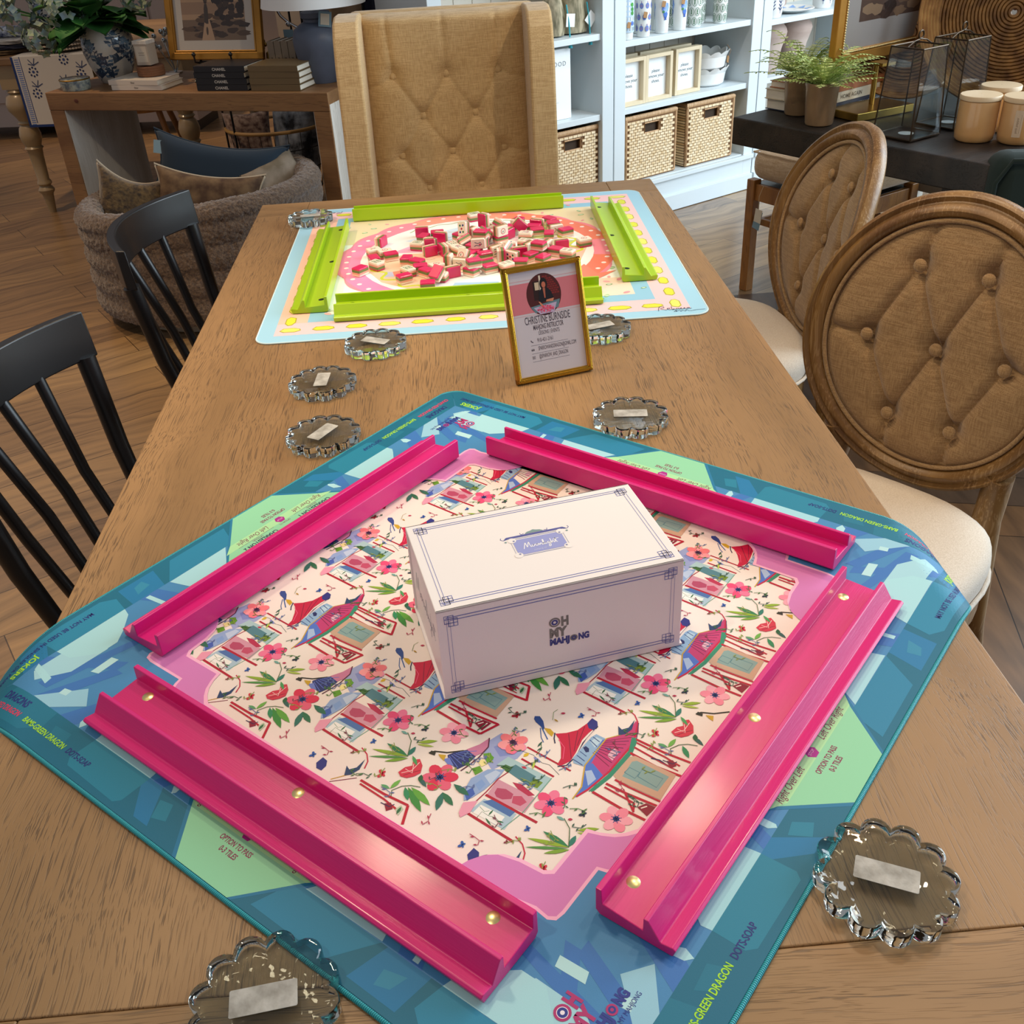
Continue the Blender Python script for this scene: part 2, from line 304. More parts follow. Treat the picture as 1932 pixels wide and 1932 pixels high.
MOTIF=[["p","9fa9cf",0,[[-617,759],[-430,837],[-280,796],[-230,579],[-312,475],[-458,472],[-586,534],[-704,583]]],["p","7f8cc4",0,[[-463,750],[-323,675],[-321,535],[-442,537],[-529,625]]],["p","5a9a3a",0,[[-608,745],[-548,745],[-568,662],[-647,650]]],["p","b9cfd0",0,[[-621,587],[-485,558],[-475,63],[-664,54]]],["p","4f7f8a",0,[[-634,477],[-525,442],[-536,198],[-668,185]]],["p","3d6b2f",0,[[-628,532],[-577,521],[-571,446],[-650,436]]],["p","6d8a2c",0,[[-652,203],[-561,193],[-559,105],[-645,109]]],["p","c7a4ad",0,[[-976,442],[-758,471],[-745,52],[-935,35]]],["p","b24565",0,[[-906,399],[-846,413],[-811,339],[-820,248],[-876,229],[-927,294],[-933,356]]],["p","c04a68",0,[[-910,199],[-840,237],[-797,172],[-827,93],[-895,115]]],["p","b52a4e",0,[[-713,339],[-686,255],[-722,79],[-763,121],[-751,249]]],["p","a9c2cf",0,[[-1190,458],[-1012,434],[-985,89],[-1186,75]]],["p","4a6fa8",0,[[-1047,426],[-978,371],[-974,113],[-1045,119]]],["p","f0eee6",0,[[-1192,421],[-1082,417],[-1070,157],[-1182,147]]],["s","27593c",3,[[-1216,357],[-1138,360],[-1142,286],[-1123,218],[-1150,140]]],["s","3b7a4e",3,[[-1105,412],[-1126,341],[-1093,312]]],["l","2f6b45",13,[[-1142,286],[-1064,289]]],["l","2f6b45",13,[[-1174,294],[-1215,198]]],["l","2f6b45",13,[[-1145,191],[-1126,124]]],["s","6fa08a",6,[[-470,68],[-656,63],[-948,54],[-1202,100]]],["s","a3283f",8,[[-1293,492],[-1081,477],[-937,467],[-758,471],[-642,445]]],["s","b01030",14,[[-436,439],[-446,61]]],["s","b01030",13,[[-286,481],[-301,-28]]],["s","b01030",18,[[-968,452],[-960,-116]]],["s","b01030",18,[[-1225,450],[-1242,-64]]],["s","30485a",3,[[-355,496],[-336,377],[-369,249],[-351,177],[-399,34]]],["s","3d6b2f",5,[[-319,351],[-232,354],[-163,408]]],["l","2a5a4a",16,[[-233,400],[-145,404]]],["l","2a5a4a",14,[[-276,375],[-206,360]]],["l","d9b52a",29,[[-406,438],[-337,423]]],["l","8088c8",26,[[-353,358],[-377,262]]],["l","b8324a",22,[[-515,383],[-505,325]]],["p","2b4a8c",0,[[88,661],[115,619],[80,553],[13,489],[-14,483],[10,540],[28,607],[51,644]]],["s","2f5a9a",8,[[-2,511],[-97,376]]],["s","2f5a9a",6,[[-11,524],[-110,443],[-150,387]]],["p","c9a227",0,[[10,493],[32,435],[10,376],[-44,364],[-26,430]]],["p","c4143f",0,[[5,359],[76,274],[166,207],[293,179],[371,179],[362,135],[278,84],[192,97],[84,99],[-83,59],[-204,43],[-303,83],[-312,118],[-222,136],[-110,212],[-35,281]]],["p","2a2f7d",0,[[293,179],[379,176],[369,110],[317,71],[251,68],[246,131]]],["s","7d0d34",5,[[76,251],[-178,48]]],["s","7d0d34",5,[[157,198],[-83,81]]],["s","7d0d34",5,[[247,177],[-4,97]]],["s","e8557d",5,[[-39,288],[-92,185],[-222,114]]],["s","1f2450",8,[[317,71],[209,70],[58,71],[-109,31],[-267,42],[-325,104]]],["s","1f2a50",8,[[14,369],[-53,331],[-99,288]]],["s","f3ded8",5,[[273,67],[120,68],[-57,42],[-178,25]]],["p","8fb0cf",0,[[164,47],[222,27],[221,-86],[-182,-123],[-208,5],[-161,44],[-31,47]]],["p","b9d2e0",0,[[106,20],[191,6],[190,-62],[66,-55]]],["p","1f2a60",0,[[4,38],[36,26],[26,-17],[-10,-39],[-32,-18]]],["s","27407d",6,[[173,33],[154,-54]]],["s","27407d",6,[[124,39],[88,-66]]],["s","27407d",6,[[-109,31],[-130,-69]]],["s","27407d",6,[[-170,35],[-182,-79]]],["s","27407d",5,[[-52,35],[-70,-51]]],["p","c23a72",0,[[217,-80],[341,-177],[468,-208],[584,-196],[576,-232],[466,-298],[357,-316],[236,-337],[56,-330],[-57,-313],[-185,-313],[-152,-125],[0,-90]]],["p","5a6fc4",0,[[0,-90],[190,-62],[217,-80],[-169,-143],[-173,-92]]],["p","4f74c8",0,[[-173,-92],[-109,-146],[-185,-313],[-315,-307],[-419,-275],[-526,-237],[-566,-226],[-403,-215],[-279,-148]]],["p","a9bfe0",0,[[-228,-139],[-185,-182],[-252,-274],[-361,-257]]],["p","e0b0c0",0,[[47,-207],[162,-201],[152,-277],[21,-278]]],["s","7d1246",5,[[190,-85],[376,-276]]],["s","4a1448",5,[[166,-83],[320,-278]]],["s","7d1246",5,[[143,-82],[265,-280]]],["s","4a1448",5,[[120,-81],[211,-282]]],["s","7d1246",5,[[97,-79],[157,-284]]],["s","4a1448",5,[[73,-78],[103,-285]]],["s","7d1246",5,[[50,-77],[49,-287]]],["s","4a1448",5,[[27,-75],[-4,-289]]],["s","7d1246",5,[[4,-74],[-57,-291]]],["s","c9a227",8,[[225,-83],[30,-91],[-169,-99],[-287,-157],[-403,-215],[-566,-226]]],["s","c9a227",6,[[225,-83],[347,-172],[472,-204]]],["s","c4143f",13,[[550,-239],[404,-297],[245,-328],[61,-325],[-111,-325],[-277,-300],[-402,-279],[-526,-237]]],["s","3a2a5a",5,[[576,-232],[402,-316],[236,-351],[48,-349],[-124,-349],[-290,-324],[-411,-299]]],["p","24406a",0,[[328,-157],[431,-89],[410,-143],[469,-185],[589,-180],[463,-224],[373,-202]]],["s","c4143f",8,[[678,-49],[646,-147],[583,-219],[499,-255]]],["p","2f8a6c",0,[[376,-276],[389,-311],[353,-347],[209,-385],[-162,-377],[-399,-330],[-400,-295],[-142,-335],[209,-341]]],["s","b8082e",13,[[377,-324],[378,-620],[404,-890]]],["s","b8082e",10,[[342,-349],[333,-663],[312,-829]]],["s","b8082e",10,[[280,-359],[263,-580],[252,-781]]],["s","b8082e",14,[[196,-365],[184,-656],[222,-985]]],["s","b8082e",14,[[404,-890],[215,-991]]],["p","b8c9a8",0,[[308,-823],[370,-838],[348,-884],[264,-894]]],["l","2f6b45",22,[[268,-870],[356,-852]]],["s","1f2450",10,[[250,-560],[271,-636],[252,-738]]],["s","b8082e",6,[[253,-653],[251,-844]]],["p","8a1030",0,[[297,-697],[340,-740],[295,-803],[243,-768]]],["s","1f2450",6,[[288,-662],[296,-761],[343,-780]]],["p","c9a58c",0,[[151,-387],[190,-424],[199,-851],[-135,-878],[-154,-444],[-125,-382]]],["p","86a5a2",0,[[112,-437],[146,-468],[143,-810],[-65,-810],[-91,-455]]],["s","4f7f8a",5,[[-40,-447],[38,-456],[37,-564],[-48,-563],[-40,-447]]],["s","4f7f8a",5,[[-14,-572],[80,-564],[92,-775],[-31,-778],[-14,-572]]],["s","b8082e",11,[[-162,-420],[-166,-574],[-151,-894]]],["s","b8082e",13,[[-246,-377],[-241,-585],[-205,-946]]],["s","b8082e",14,[[-397,-328],[-413,-633],[-404,-884]]],["s","b8082e",14,[[-404,-884],[-197,-958]]],["s","b8082e",10,[[-289,-388],[-298,-705]]],["s","b8082e",10,[[-298,-705],[-378,-744]]],["s","b8082e",10,[[-245,-579],[-386,-752]]],["p","8a1030",0,[[-321,-750],[-239,-793],[-230,-888],[-360,-871]]],["s","f3e6da",8,[[-313,-783],[-264,-817]]],["s","f3e6da",8,[[-328,-840],[-251,-856]]],["s","1f5a35",8,[[-385,-834],[-271,-846]]],["p","23306f",0,[[-795,-798],[-701,-845],[-604,-951],[-525,-994],[-664,-1031],[-779,-1027],[-879,-988],[-861,-867]]],["p","c77a9c",0,[[-637,-902],[-518,-966],[-402,-994],[-488,-1049],[-586,-1054],[-657,-1024]]],["p","6d7fc9",0,[[-856,-800],[-809,-833],[-866,-934],[-883,-870]]],["s","5a6fc4",5,[[-794,-818],[-860,-979]]],["s","5a6fc4",5,[[-774,-829],[-809,-982]]],["s","5a6fc4",5,[[-755,-839],[-757,-986]]],["s","5a6fc4",5,[[-735,-850],[-705,-989]]],["s","5a6fc4",5,[[-716,-860],[-652,-993]]],["s","5a6fc4",5,[[-696,-871],[-599,-997]]],["s","5a1a3a",8,[[-397,-993],[-496,-1056],[-655,-1063],[-778,-1046],[-877,-1026]]],["s","2a2a20",10,[[-873,-632],[-826,-665],[-772,-775],[-665,-890]]],["p","2a2a20",0,[[-879,-634],[-836,-634],[-833,-685],[-868,-700]]],["p","c9a227",0,[[-836,-717],[-803,-786],[-870,-816],[-857,-761]]],["p","5f9a28",0,[[-590,-1068],[-542,-1121],[-594,-1192],[-660,-1168]]],["p","5f9a28",0,[[-795,-1094],[-729,-1137],[-761,-1199],[-841,-1170]]],["p","f2e39a",0,[[-693,-1081],[-642,-1120],[-679,-1176],[-729,-1157]]],["p","93a8cf",0,[[-1046,-1201],[-894,-1164],[-719,-1226],[-631,-1357],[-744,-1369],[-923,-1350],[-1062,-1315],[-1136,-1274]]],["p","3f5fae",0,[[-1060,-1215],[-971,-1243],[-1019,-1311],[-1121,-1297]]],["p","e79ab0",0,[[-1265,-1320],[-1154,-1282],[-1066,-1378],[-1207,-1405],[-1300,-1366]]],["p","b9c9df",0,[[-801,-1248],[-687,-1293],[-685,-1350],[-849,-1355]]],["p","7f9fd0",0,[[-928,-1237],[-846,-1253],[-873,-1320],[-968,-1318]]],["f","e84a78",140,[[-716,-94]],0.3,"2b3f7d"],["f","f08aa0",134,[[-537,-665]],0.9,"2b3f7d"],["f","d92a50",156,[[-1047,-917]],0.1,"2b3f7d"],["f","ec6f9a",128,[[-319,613]],0.5,"5a2a6a"],["f","ee7a80",134,[[-315,-1213]],0.4,"4a2a50"],["p","d0324a",0,[[-1219,-551],[-1137,-564],[-1083,-609],[-1025,-566],[-981,-613],[-1030,-687],[-1110,-733],[-1174,-710],[-1228,-665],[-1246,-602]]],["s","f4c9c4",5,[[-1210,-583],[-1133,-644],[-1014,-638]]],["s","8a1030",5,[[-1223,-618],[-1139,-671],[-1089,-710]]],["s","f4c9c4",5,[[-1151,-580],[-1154,-667],[-1060,-605]]],["l","2f7d4f",41,[[-1020,-498],[-1007,-213]]],["l","8fae2e",32,[[-1020,-498],[-1144,-142]]],["l","4f8f45",22,[[-1032,-500],[-1232,-180]]],["l","7aa332",29,[[-1035,-514],[-1193,-351]]],["l","2a7a6a",35,[[-1013,-490],[-884,-475]]],["l","8fae2e",32,[[-834,-452],[-708,-603]]],["l","a5b94a",22,[[-853,-462],[-785,-622]]],["l","4a9a58",26,[[-989,-526],[-1059,-645]]],["l","3a8a3a",54,[[-1303,-749],[-1454,-1039]]],["l","5fa33a",51,[[-1287,-773],[-1351,-1057]]],["l","2f8a5a",38,[[-1318,-726],[-1421,-851]]],["l","2a6f5f",48,[[-1170,-1052],[-1364,-1140]]],["l","2a6f4a",45,[[-1170,-1052],[-1235,-1230]]],["l","6fb04a",32,[[-1411,-623],[-1273,-633]]],["l","5a9f6a",26,[[-1411,-623],[-1421,-519]]],["l","2a6a50",48,[[-1038,-1073],[-1064,-1278]]],["l","2f5f5a",32,[[-1208,-891],[-1157,-753]]],["l","1f5f3a",35,[[-1198,-799],[-1120,-754]]],["l","b5c94a",16,[[-489,-1570],[-374,-1522]]],["s","4a6a3a",5,[[-1024,-492],[-924,-433],[-852,-387],[-789,-285]]],["s","4a6a3a",5,[[-1470,-691],[-1416,-650],[-1327,-694],[-1273,-758],[-1239,-844]]],["l","6fa59a",22,[[-805,-302],[-808,-218]]],["l","b52a4e",19,[[-780,-318],[-756,-356]]],["b","2b5aa8",48,[[-1062,-91]],0.3,"2b5aa8"],["b","1f2f45",57,[[-654,-401]],0.1,"1f2f45"],["b","d0243e",73,[[-1317,-441]],0.6,"d0243e"],["b","a8182e",67,[[-5,-1032]],0.0,"a8182e"],["b","2b5aa8",54,[[346,275]],0.2,"2b5aa8"],["b","8a2a40",32,[[-1280,-21]],0,"8a2a40"],["s","6a8a3a",3,[[141,483],[233,535],[289,523]]],["l","b52a4e",19,[[260,469],[287,428]]],["l","b08a2a",13,[[159,479],[150,422]]]]
TILES=[[-0.1861,2.1567,0.0085,-0.0,0.0,0.41],[-0.1733,2.2228,0.011,-1.57,-0.0,1.11],[-0.0644,2.16,0.015,-1.46,-1.57,0.0],[-0.0816,2.2727,0.011,-1.57,-0.0,-0.04],[-0.0466,2.2508,0.0085,3.14,-0.0,0.02],[-0.0778,2.2303,0.0085,3.14,0.0,1.11],[-0.0398,2.2236,0.011,1.57,-0.0,2.74],[-0.062,2.1876,0.011,1.57,-0.0,-0.75],[-0.0348,2.1349,0.011,1.57,-0.0,1.88],[-0.0636,2.1337,0.011,1.57,-0.0,-2.66],[-0.0139,2.1588,0.0085,0.0,-0.0,-1.17],[-0.0906,2.18,0.0085,-0.0,-0.0,-0.4],[-0.1137,2.0876,0.0085,0.0,-3.14,1.32],[-0.1605,2.1421,0.0085,-0.0,0.0,0.33],[-0.1832,2.105,0.0085,-3.14,-0.0,-1.28],[-0.2092,2.0422,0.0085,3.14,-0.0,0.86],[-0.1477,2.1224,0.0085,3.14,0.0,0.28],[-0.1764,2.0697,0.0085,-0.0,-0.0,-0.84],[0.0192,2.0862,0.0085,3.14,-0.0,0.98],[0.0334,2.1085,0.0085,3.14,0.0,-0.62],[-0.0017,2.1296,0.0085,-0.0,0.0,2.14],[-0.0905,2.0666,0.0085,-3.14,-0.0,-0.66],[-0.0832,2.0315,0.0085,3.14,0.0,0.09],[-0.1089,2.0159,0.0085,0.0,-0.0,-0.95],[-0.0708,2.0028,0.0085,3.14,0.0,-0.86],[-0.0497,2.0295,0.0085,-0.0,-0.0,0.51],[-0.0241,2.0443,0.015,0.29,1.57,0.0],[-0.0171,1.9903,0.011,-1.57,0.0,0.39],[-0.0425,1.9711,0.0085,0.0,-0.0,-0.4],[-0.0487,1.9539,0.0222,-3.0,-0.63,0.93],[-0.0679,1.9278,0.0085,-3.14,0.0,-0.03],[-0.1161,1.9763,0.0085,-3.14,-0.0,0.47],[0.0004,2.038,0.011,1.57,-0.0,-0.41],[0.0277,2.0423,0.011,-1.57,-0.0,1.23],[0.0212,1.9905,0.0085,3.14,0.0,-0.74],[0.0039,2.2266,0.0085,-3.14,0.0,0.71],[0.0119,2.1891,0.0085,-0.0,-0.0,-0.07],[0.0329,2.2176,0.015,0.61,1.57,0.0],[0.0677,2.2451,0.011,-1.57,0.0,-2.57],[0.0506,2.1694,0.011,1.57,-0.0,-0.78],[0.0599,2.2406,0.037,-0.81,1.57,0.0],[0.0588,2.2045,0.0139,-2.2,0.0,0.12],[0.0881,2.227,0.0085,0.0,0.0,-0.76],[0.0497,2.1626,0.0305,-3.14,-0.0,-0.37],[0.0408,2.1098,0.028,1.57,0.0,-0.01],[0.0865,2.0547,0.015,0.03,-1.57,0.0],[0.0769,2.1053,0.011,1.57,-0.0,0.65],[0.0135,2.1622,0.0179,0.8,2.81,0.39],[0.1131,2.2154,0.011,-1.57,0.0,0.91],[0.0931,2.1887,0.0085,-3.14,-0.0,0.45],[0.1204,2.2535,0.0085,-3.14,-0.0,-0.74],[0.1378,2.277,0.011,1.57,-0.0,-0.62],[0.0898,2.2803,0.0085,0.0,0.0,2.31],[0.2133,2.2951,0.0085,3.14,0.0,-0.94],[0.141,2.2345,0.0223,-1.44,0.77,0.18],[0.0945,2.1855,0.028,-1.57,-0.0,-2.5],[0.1505,2.1977,0.0085,0.0,0.0,-0.31],[0.1054,2.1364,0.0085,0.0,-0.0,0.51],[0.173,2.2484,0.0085,-3.14,-0.0,-0.23],[0.1823,2.2713,0.011,-1.57,-0.0,-0.55],[0.2201,2.2216,0.011,1.57,0.0,0.28],[0.2186,2.2629,0.0085,-3.14,-0.0,0.08],[0.178,2.222,0.0085,3.14,-0.0,0.12],[0.2017,2.1897,0.0085,-3.14,0.0,1.44],[0.1449,2.1443,0.0085,0.0,0.0,-0.56],[0.15,2.1116,0.011,1.57,0.0,0.87],[0.1893,2.1129,0.011,1.57,0.0,1.03],[0.0981,2.0922,0.0176,-0.47,-0.43,0.97],[0.128,2.0823,0.011,-1.57,0.0,0.19],[0.1116,2.0616,0.011,1.57,0.0,-0.75],[0.0941,2.0036,0.0085,0.0,-0.0,0.57],[0.1256,2.021,0.0085,3.14,0.0,-0.22],[0.1497,2.0582,0.0085,3.14,0.0,0.7],[0.1715,2.0845,0.0085,-3.14,0.0,0.56],[0.1732,2.035,0.0085,-3.14,0.0,0.83],[0.2053,2.0784,0.0085,3.14,0.0,-0.62],[0.221,2.1134,0.011,-1.57,-0.0,0.19],[0.0598,2.0014,0.0085,3.14,0.0,0.4],[0.0534,2.0815,0.0085,3.14,0.0,0.34],[0.0276,1.9909,0.0255,3.14,0.0,0.29],[0.053,2.0249,0.0118,2.78,-0.0,0.4],[0.2411,2.2059,0.0085,3.14,0.0,0.41],[0.2282,2.0583,0.0085,-0.0,-0.0,-0.59],[0.0419,2.3672,0.0085,0.0,-0.0,0.33],[0.1409,2.3041,0.0085,3.14,-0.0,0.95],[0.0073,2.0634,0.0172,0.0,-1.0,0.92],[0.0967,2.2473,0.0243,0.64,-0.02,2.03],[0.0138,2.2069,0.0304,0.58,1.2,-1.65],[0.0301,2.1449,0.0085,-3.14,0.0,0.89],[0.0588,2.1861,0.0234,2.26,0.57,-0.36],[0.1685,2.0723,0.0255,-3.14,-0.0,-0.58],[0.2718,2.1265,0.0085,0,0,0.3]]
# ================================================================ dining table
oak = dict(c1='a27d52', c2='86663f', pore='4f3a24', pores=.7)
M_oakY = wood('oak_along', axis='Y', **oak); M_oakX = wood('oak_across', axis='X', **oak)
tbl = thing('dining_table', 'large pale oak dining table with breadboard ends, game mats on it', 'table', (0.0073, 1.49, 0))
x0, x1, y0, y1, ty = -.4986, .5132, .335, 2.640, TZ
def plank(name, a, b, c, d, m, bev=.0016):
    g = B(); g.box(((a+b)/2-.0073, (c+d)/2-1.49, ty-.0225), (b-a, d-c, .045)); return obj(name, g, m, tbl, bev=bev, seg=3)
e = .0006
plank('table_top_boards', x0, x1, y0+.113+e, y1-.114-e, M_oakY)
for (c, d) in ((y1-.114, y1), (y0, y0+.113)):
    plank('end_board', x0+.122+e, x1-.118-e, c, d, M_oakX)
    plank('corner_block', x0, x0+.122, c, d, M_oakX); plank('corner_block', x1-.118, x1, c, d, M_oakX)
for sx in (-1, 1):
    for sy in (-1, 1):
        g = B(); g.lathe([(.045, 0), (.045, .05), (.035, .06), (.05, .3), (.055, .5), (.04, .53), (.052, .56)], 20); g.box((0, 0, .6375), (.1, .1, .155))
        obj('leg', g, M_oakY, tbl, loc=(sx*.42, sy*1.05, 0), smooth=40)
g = B()
for sy in (-1, 1): g.box((0, sy*1.05, .665), (.74, .03, .1))
for sx in (-1, 1): g.box((sx*.42, 0, .665), (.03, 2.0, .1))
obj('apron', g, M_oakY, tbl, bev=.003)

# ================================================================ teal game mat
MC = (0.0134, 0.8752); MA = radians(49.2305); S2 = .42; MH = .003
def rotm(u, v, a=MA, c=MC): return c[0]+u*cos(a)-v*sin(a), c[1]+u*sin(a)+v*cos(a)
def drape(x, y, h):
    z = h
    for sgn, xe, r, tm in ((1, .500, .05, radians(72)), (-1, .482, .085, radians(62))):
        s = sgn*x-xe
        if s > 0:
            t = min(s/r, tm); return sgn*(xe+(r+h)*sin(t)+(s-r*t)*cos(t)), y, (r+h)*cos(t)-r-(s-r*t)*sin(t)
    return x, y, z
def mat_fn(u, v, h):
    x, y = rotm(u, v); x, y, z = drape(x, y, h); return (x-MC[0], y-MC[1], z)
def rc(u, v, s=S2, r=.03):
    au, av = abs(u), abs(v); k = s-r
    if au > k and av > k:
        d = hypot(au-k, av-k)
        if d > r: au, av = k+(au-k)/d*r, k+(av-k)/d*r
        return math.copysign(au, u), math.copysign(av, v)
    return u, v
M_print = printed('mat_print', rough=.5, bump=.08, bs=1500)
def fine(p, q):
    x = max(abs(rotm(*p)[0]), abs(rotm(*q)[0])); return .006 if x > .47 else 10
pm = P(mat_fn, maxe=fine)
NG = 140
for lay, hh in ((0, MH), (1, .0003)):
    vs = []
    for i in range(NG+1):
        for j in range(NG+1): u, v = rc(-S2+2*S2*i/NG, -S2+2*S2*j/NG); vs.append(mat_fn(u, v, hh))
    fs = [(i*(NG+1)+j, (i+1)*(NG+1)+j, (i+1)*(NG+1)+j+1, i*(NG+1)+j+1) for i in range(NG) for j in range(NG)]
    pm.add(vs, fs if lay == 0 else [f[::-1] for f in fs], col='4f93bb' if lay == 0 else '20262a')
pm.fn = lambda u, v, h: mat_fn(u, v, h+MH)
def sideT(k):
    c, s = [(1, 0), (0, 1), (-1, 0), (0, -1)][k]
    return lambda p: (p[0]*c-p[1]*s, p[0]*s+p[1]*c)
# --- centre: rose-white ground with the repeating pavilion and flower print
pm.rect(-.29, -.29, .29, .29, 'efe2d8', 1)
def motif(ou, ov):
    lay = 2.0
    pm.lo = .006*(1+round(ou*40) % 3+3*(round(ov*40) % 2))
    for k, it in enumerate(MOTIF):
        ty_, c, wd, pts = it[:4]; q = [(x/1e4+ou, y/1e4+ov) for x, y in pts]; L = 2+k*.035
        cx = sum(p[0] for p in q)/len(q); cy = sum(p[1] for p in q)/len(q)
        if abs(cx) > .272 or abs(cy) > .272: continue
        wd = wd/1e4
        if ty_ == 'p': pm.poly(q, {'c7a4ad': 'cf93a4', 'b9cfd0': 'a5c3c6', '9fa9cf': '9aa5cf', '93a8cf': '8fa8d0'}.get(c, c), L)
        elif ty_ == 's': pm.line(q, wd*(1.9 if c == 'b8082e' else 1.5), c, L)
        elif ty_ == 'l':
            (a, b), (d, e_) = q; nx, ny = -(e_-b), d-a; l = hypot(nx, ny); nx, ny = nx/l*wd*.7, ny/l*wd*.7
            f = lambda t, k_: (a+(d-a)*t+nx*k_, b+(e_-b)*t+ny*k_)
            pm.poly([f(0, 0), f(.3, .8), f(.55, 1), f(.8, .6), f(1, 0), f(.8, -.6), f(.55, -1), f(.3, -.8)], c, L)
        elif ty_ == 'f':
            x, y = q[0]; r = wd*1.1; rr = random.Random(int(x*999+y*77)); n = 6
            for i in range(n):
                a = it[4]+2*pi*i/n; col = c if i % 2 else ('%02x%02x%02x' % tuple(min(255, int(v*.75+255*.25)) for v in bytes.fromhex(c)))
                pm.disc(x+cos(a)*r*.55, y+sin(a)*r*.55, r*.46, col, L+.01*i, 12, ry=r*.34, rot=a)
            for i in range(n): a = it[4]+.5+2*pi*i/n; pm.disc(x+cos(a)*r*.13, y+sin(a)*r*.13, r*.1, it[5], L+.09, 6)
            for i in range(8): a = 2*pi*i/8; pm.line([(x, y), (x+cos(a)*r*.34, y+sin(a)*r*.34)], r*.05, it[5], L+.08)
        elif ty_ == 'b':
            x, y = q[0]; r = wd
            for a, k_ in ((.6, 1), (2.4, 1), (-.6, .7), (-2.5, .7)): a += it[4]; pm.disc(x+cos(a)*r*.4*k_, y+sin(a)*r*.4*k_, r*.42*k_, c, L, 8, ry=r*.26*k_, rot=a)
for i in range(-1, 4):
    for j in range(-3, 2): motif(-.1128+.1865*i-.001, .180+.1845*j)
rq = random.Random(21); vine = [(rq.uniform(0, 1), rq.uniform(0, 1), rq.uniform(0, 6.3), rq.choice(['3f6b4a', '2f5a46', '7a3a4a', '5a6fa0', '8a9a4a', 'b03050', '4a7a3a'])) for _ in range(46)]
for i in range(-1, 3):
    for j in range(-1, 3):
        for k, (a_, b_, th, c) in enumerate(vine):
            u, v = -.14+.1865*(i+a_)-.07, -.16+.1845*(j+b_)-.07
            if abs(u) > .265 or abs(v) > .265: continue
            L = 8.0+.012*k; q = [(u+.0045*t*cos(th)+.0016*sin(t*2.1+th), v+.0045*t*sin(th)+.0016*cos(t*1.7)) for t in range(4)]; pm.line(q, .0007, c, L)
            for t in (1, 2, 3): x, y = q[t]; s_ = (-1)**t; pm.poly([(x, y), (x+s_*.0022*cos(th+1.2), y+s_*.0022*sin(th+1.2)), (x+s_*.0045*cos(th+.9), y+s_*.0045*sin(th+.9)), (x+s_*.0026*cos(th+.5), y+s_*.0026*sin(th+.5))], c, L+.004)
pm.lo = 0
# --- lilac bracket border round the print
def sym(q):                                   # one corner's line (from the u axis to the v axis) turned round the four corners
    out = []
    for k in range(4): T = sideT(k); out += [T(p) for p in q]
    return out
def arc(cx, cy, r, a, b, n=8): return [(cx+r*cos(radians(a+(b-a)*i/n)), cy+r*sin(radians(a+(b-a)*i/n))) for i in range(n+1)]
inn = sym([(-.281, 0), (-.281, -.176)]+[(-.272, -.179), (-.261, -.186), (-.253, -.197), (-.2485, -.212), (-.247, -.234), (-.243, -.240), (-.191, -.240), (-.188, -.252), (-.183, -.262), (-.176, -.270), (-.166, -.277)])
mid = sym([(-.286, 0), (-.286, -.172)]+[(-.275, -.176), (-.264, -.183), (-.2565, -.193), (-.252, -.212), (-.2505, -.236), (-.245, -.2435), (-.194, -.2435), (-.190, -.255), (-.185, -.265), (-.178, -.273), (-.168, -.281)])
out_ = sym([(-.31, 0), (-.31, -.18), (-.300, -.200), (-.287, -.215), (-.2815, -.232), (-.2785, -.249), (-.2805, -.262), (-.277, -.2675), (-.270, -.2685), (-.219, -.2685), (-.2165, -.277), (-.205, -.30), (-.19, -.31)])
out2 = sym([(-.313, 0), (-.313, -.18), (-.303, -.201), (-.290, -.217), (-.2845, -.233), (-.2815, -.249), (-.2835, -.263), (-.280, -.2695), (-.271, -.2715), (-.221, -.2715), (-.2195, -.278), (-.208, -.303), (-.19, -.313)])
blue = '4487b8'
pm.poly(mid, 'f7b9d6', 9, holes=[inn]); 
pm.poly(out_, 'd27fbd', 9.2, holes=[mid]); pm.poly(out2, 'f3b3d2', 9.4, holes=[out_])
sq = [(-S2+.028, -S2+.028), (S2-.028, -S2+.028), (S2-.028, S2-.028), (-S2+.028, S2-.028)]
pm.poly(sq, blue, 9.4, holes=[out2])
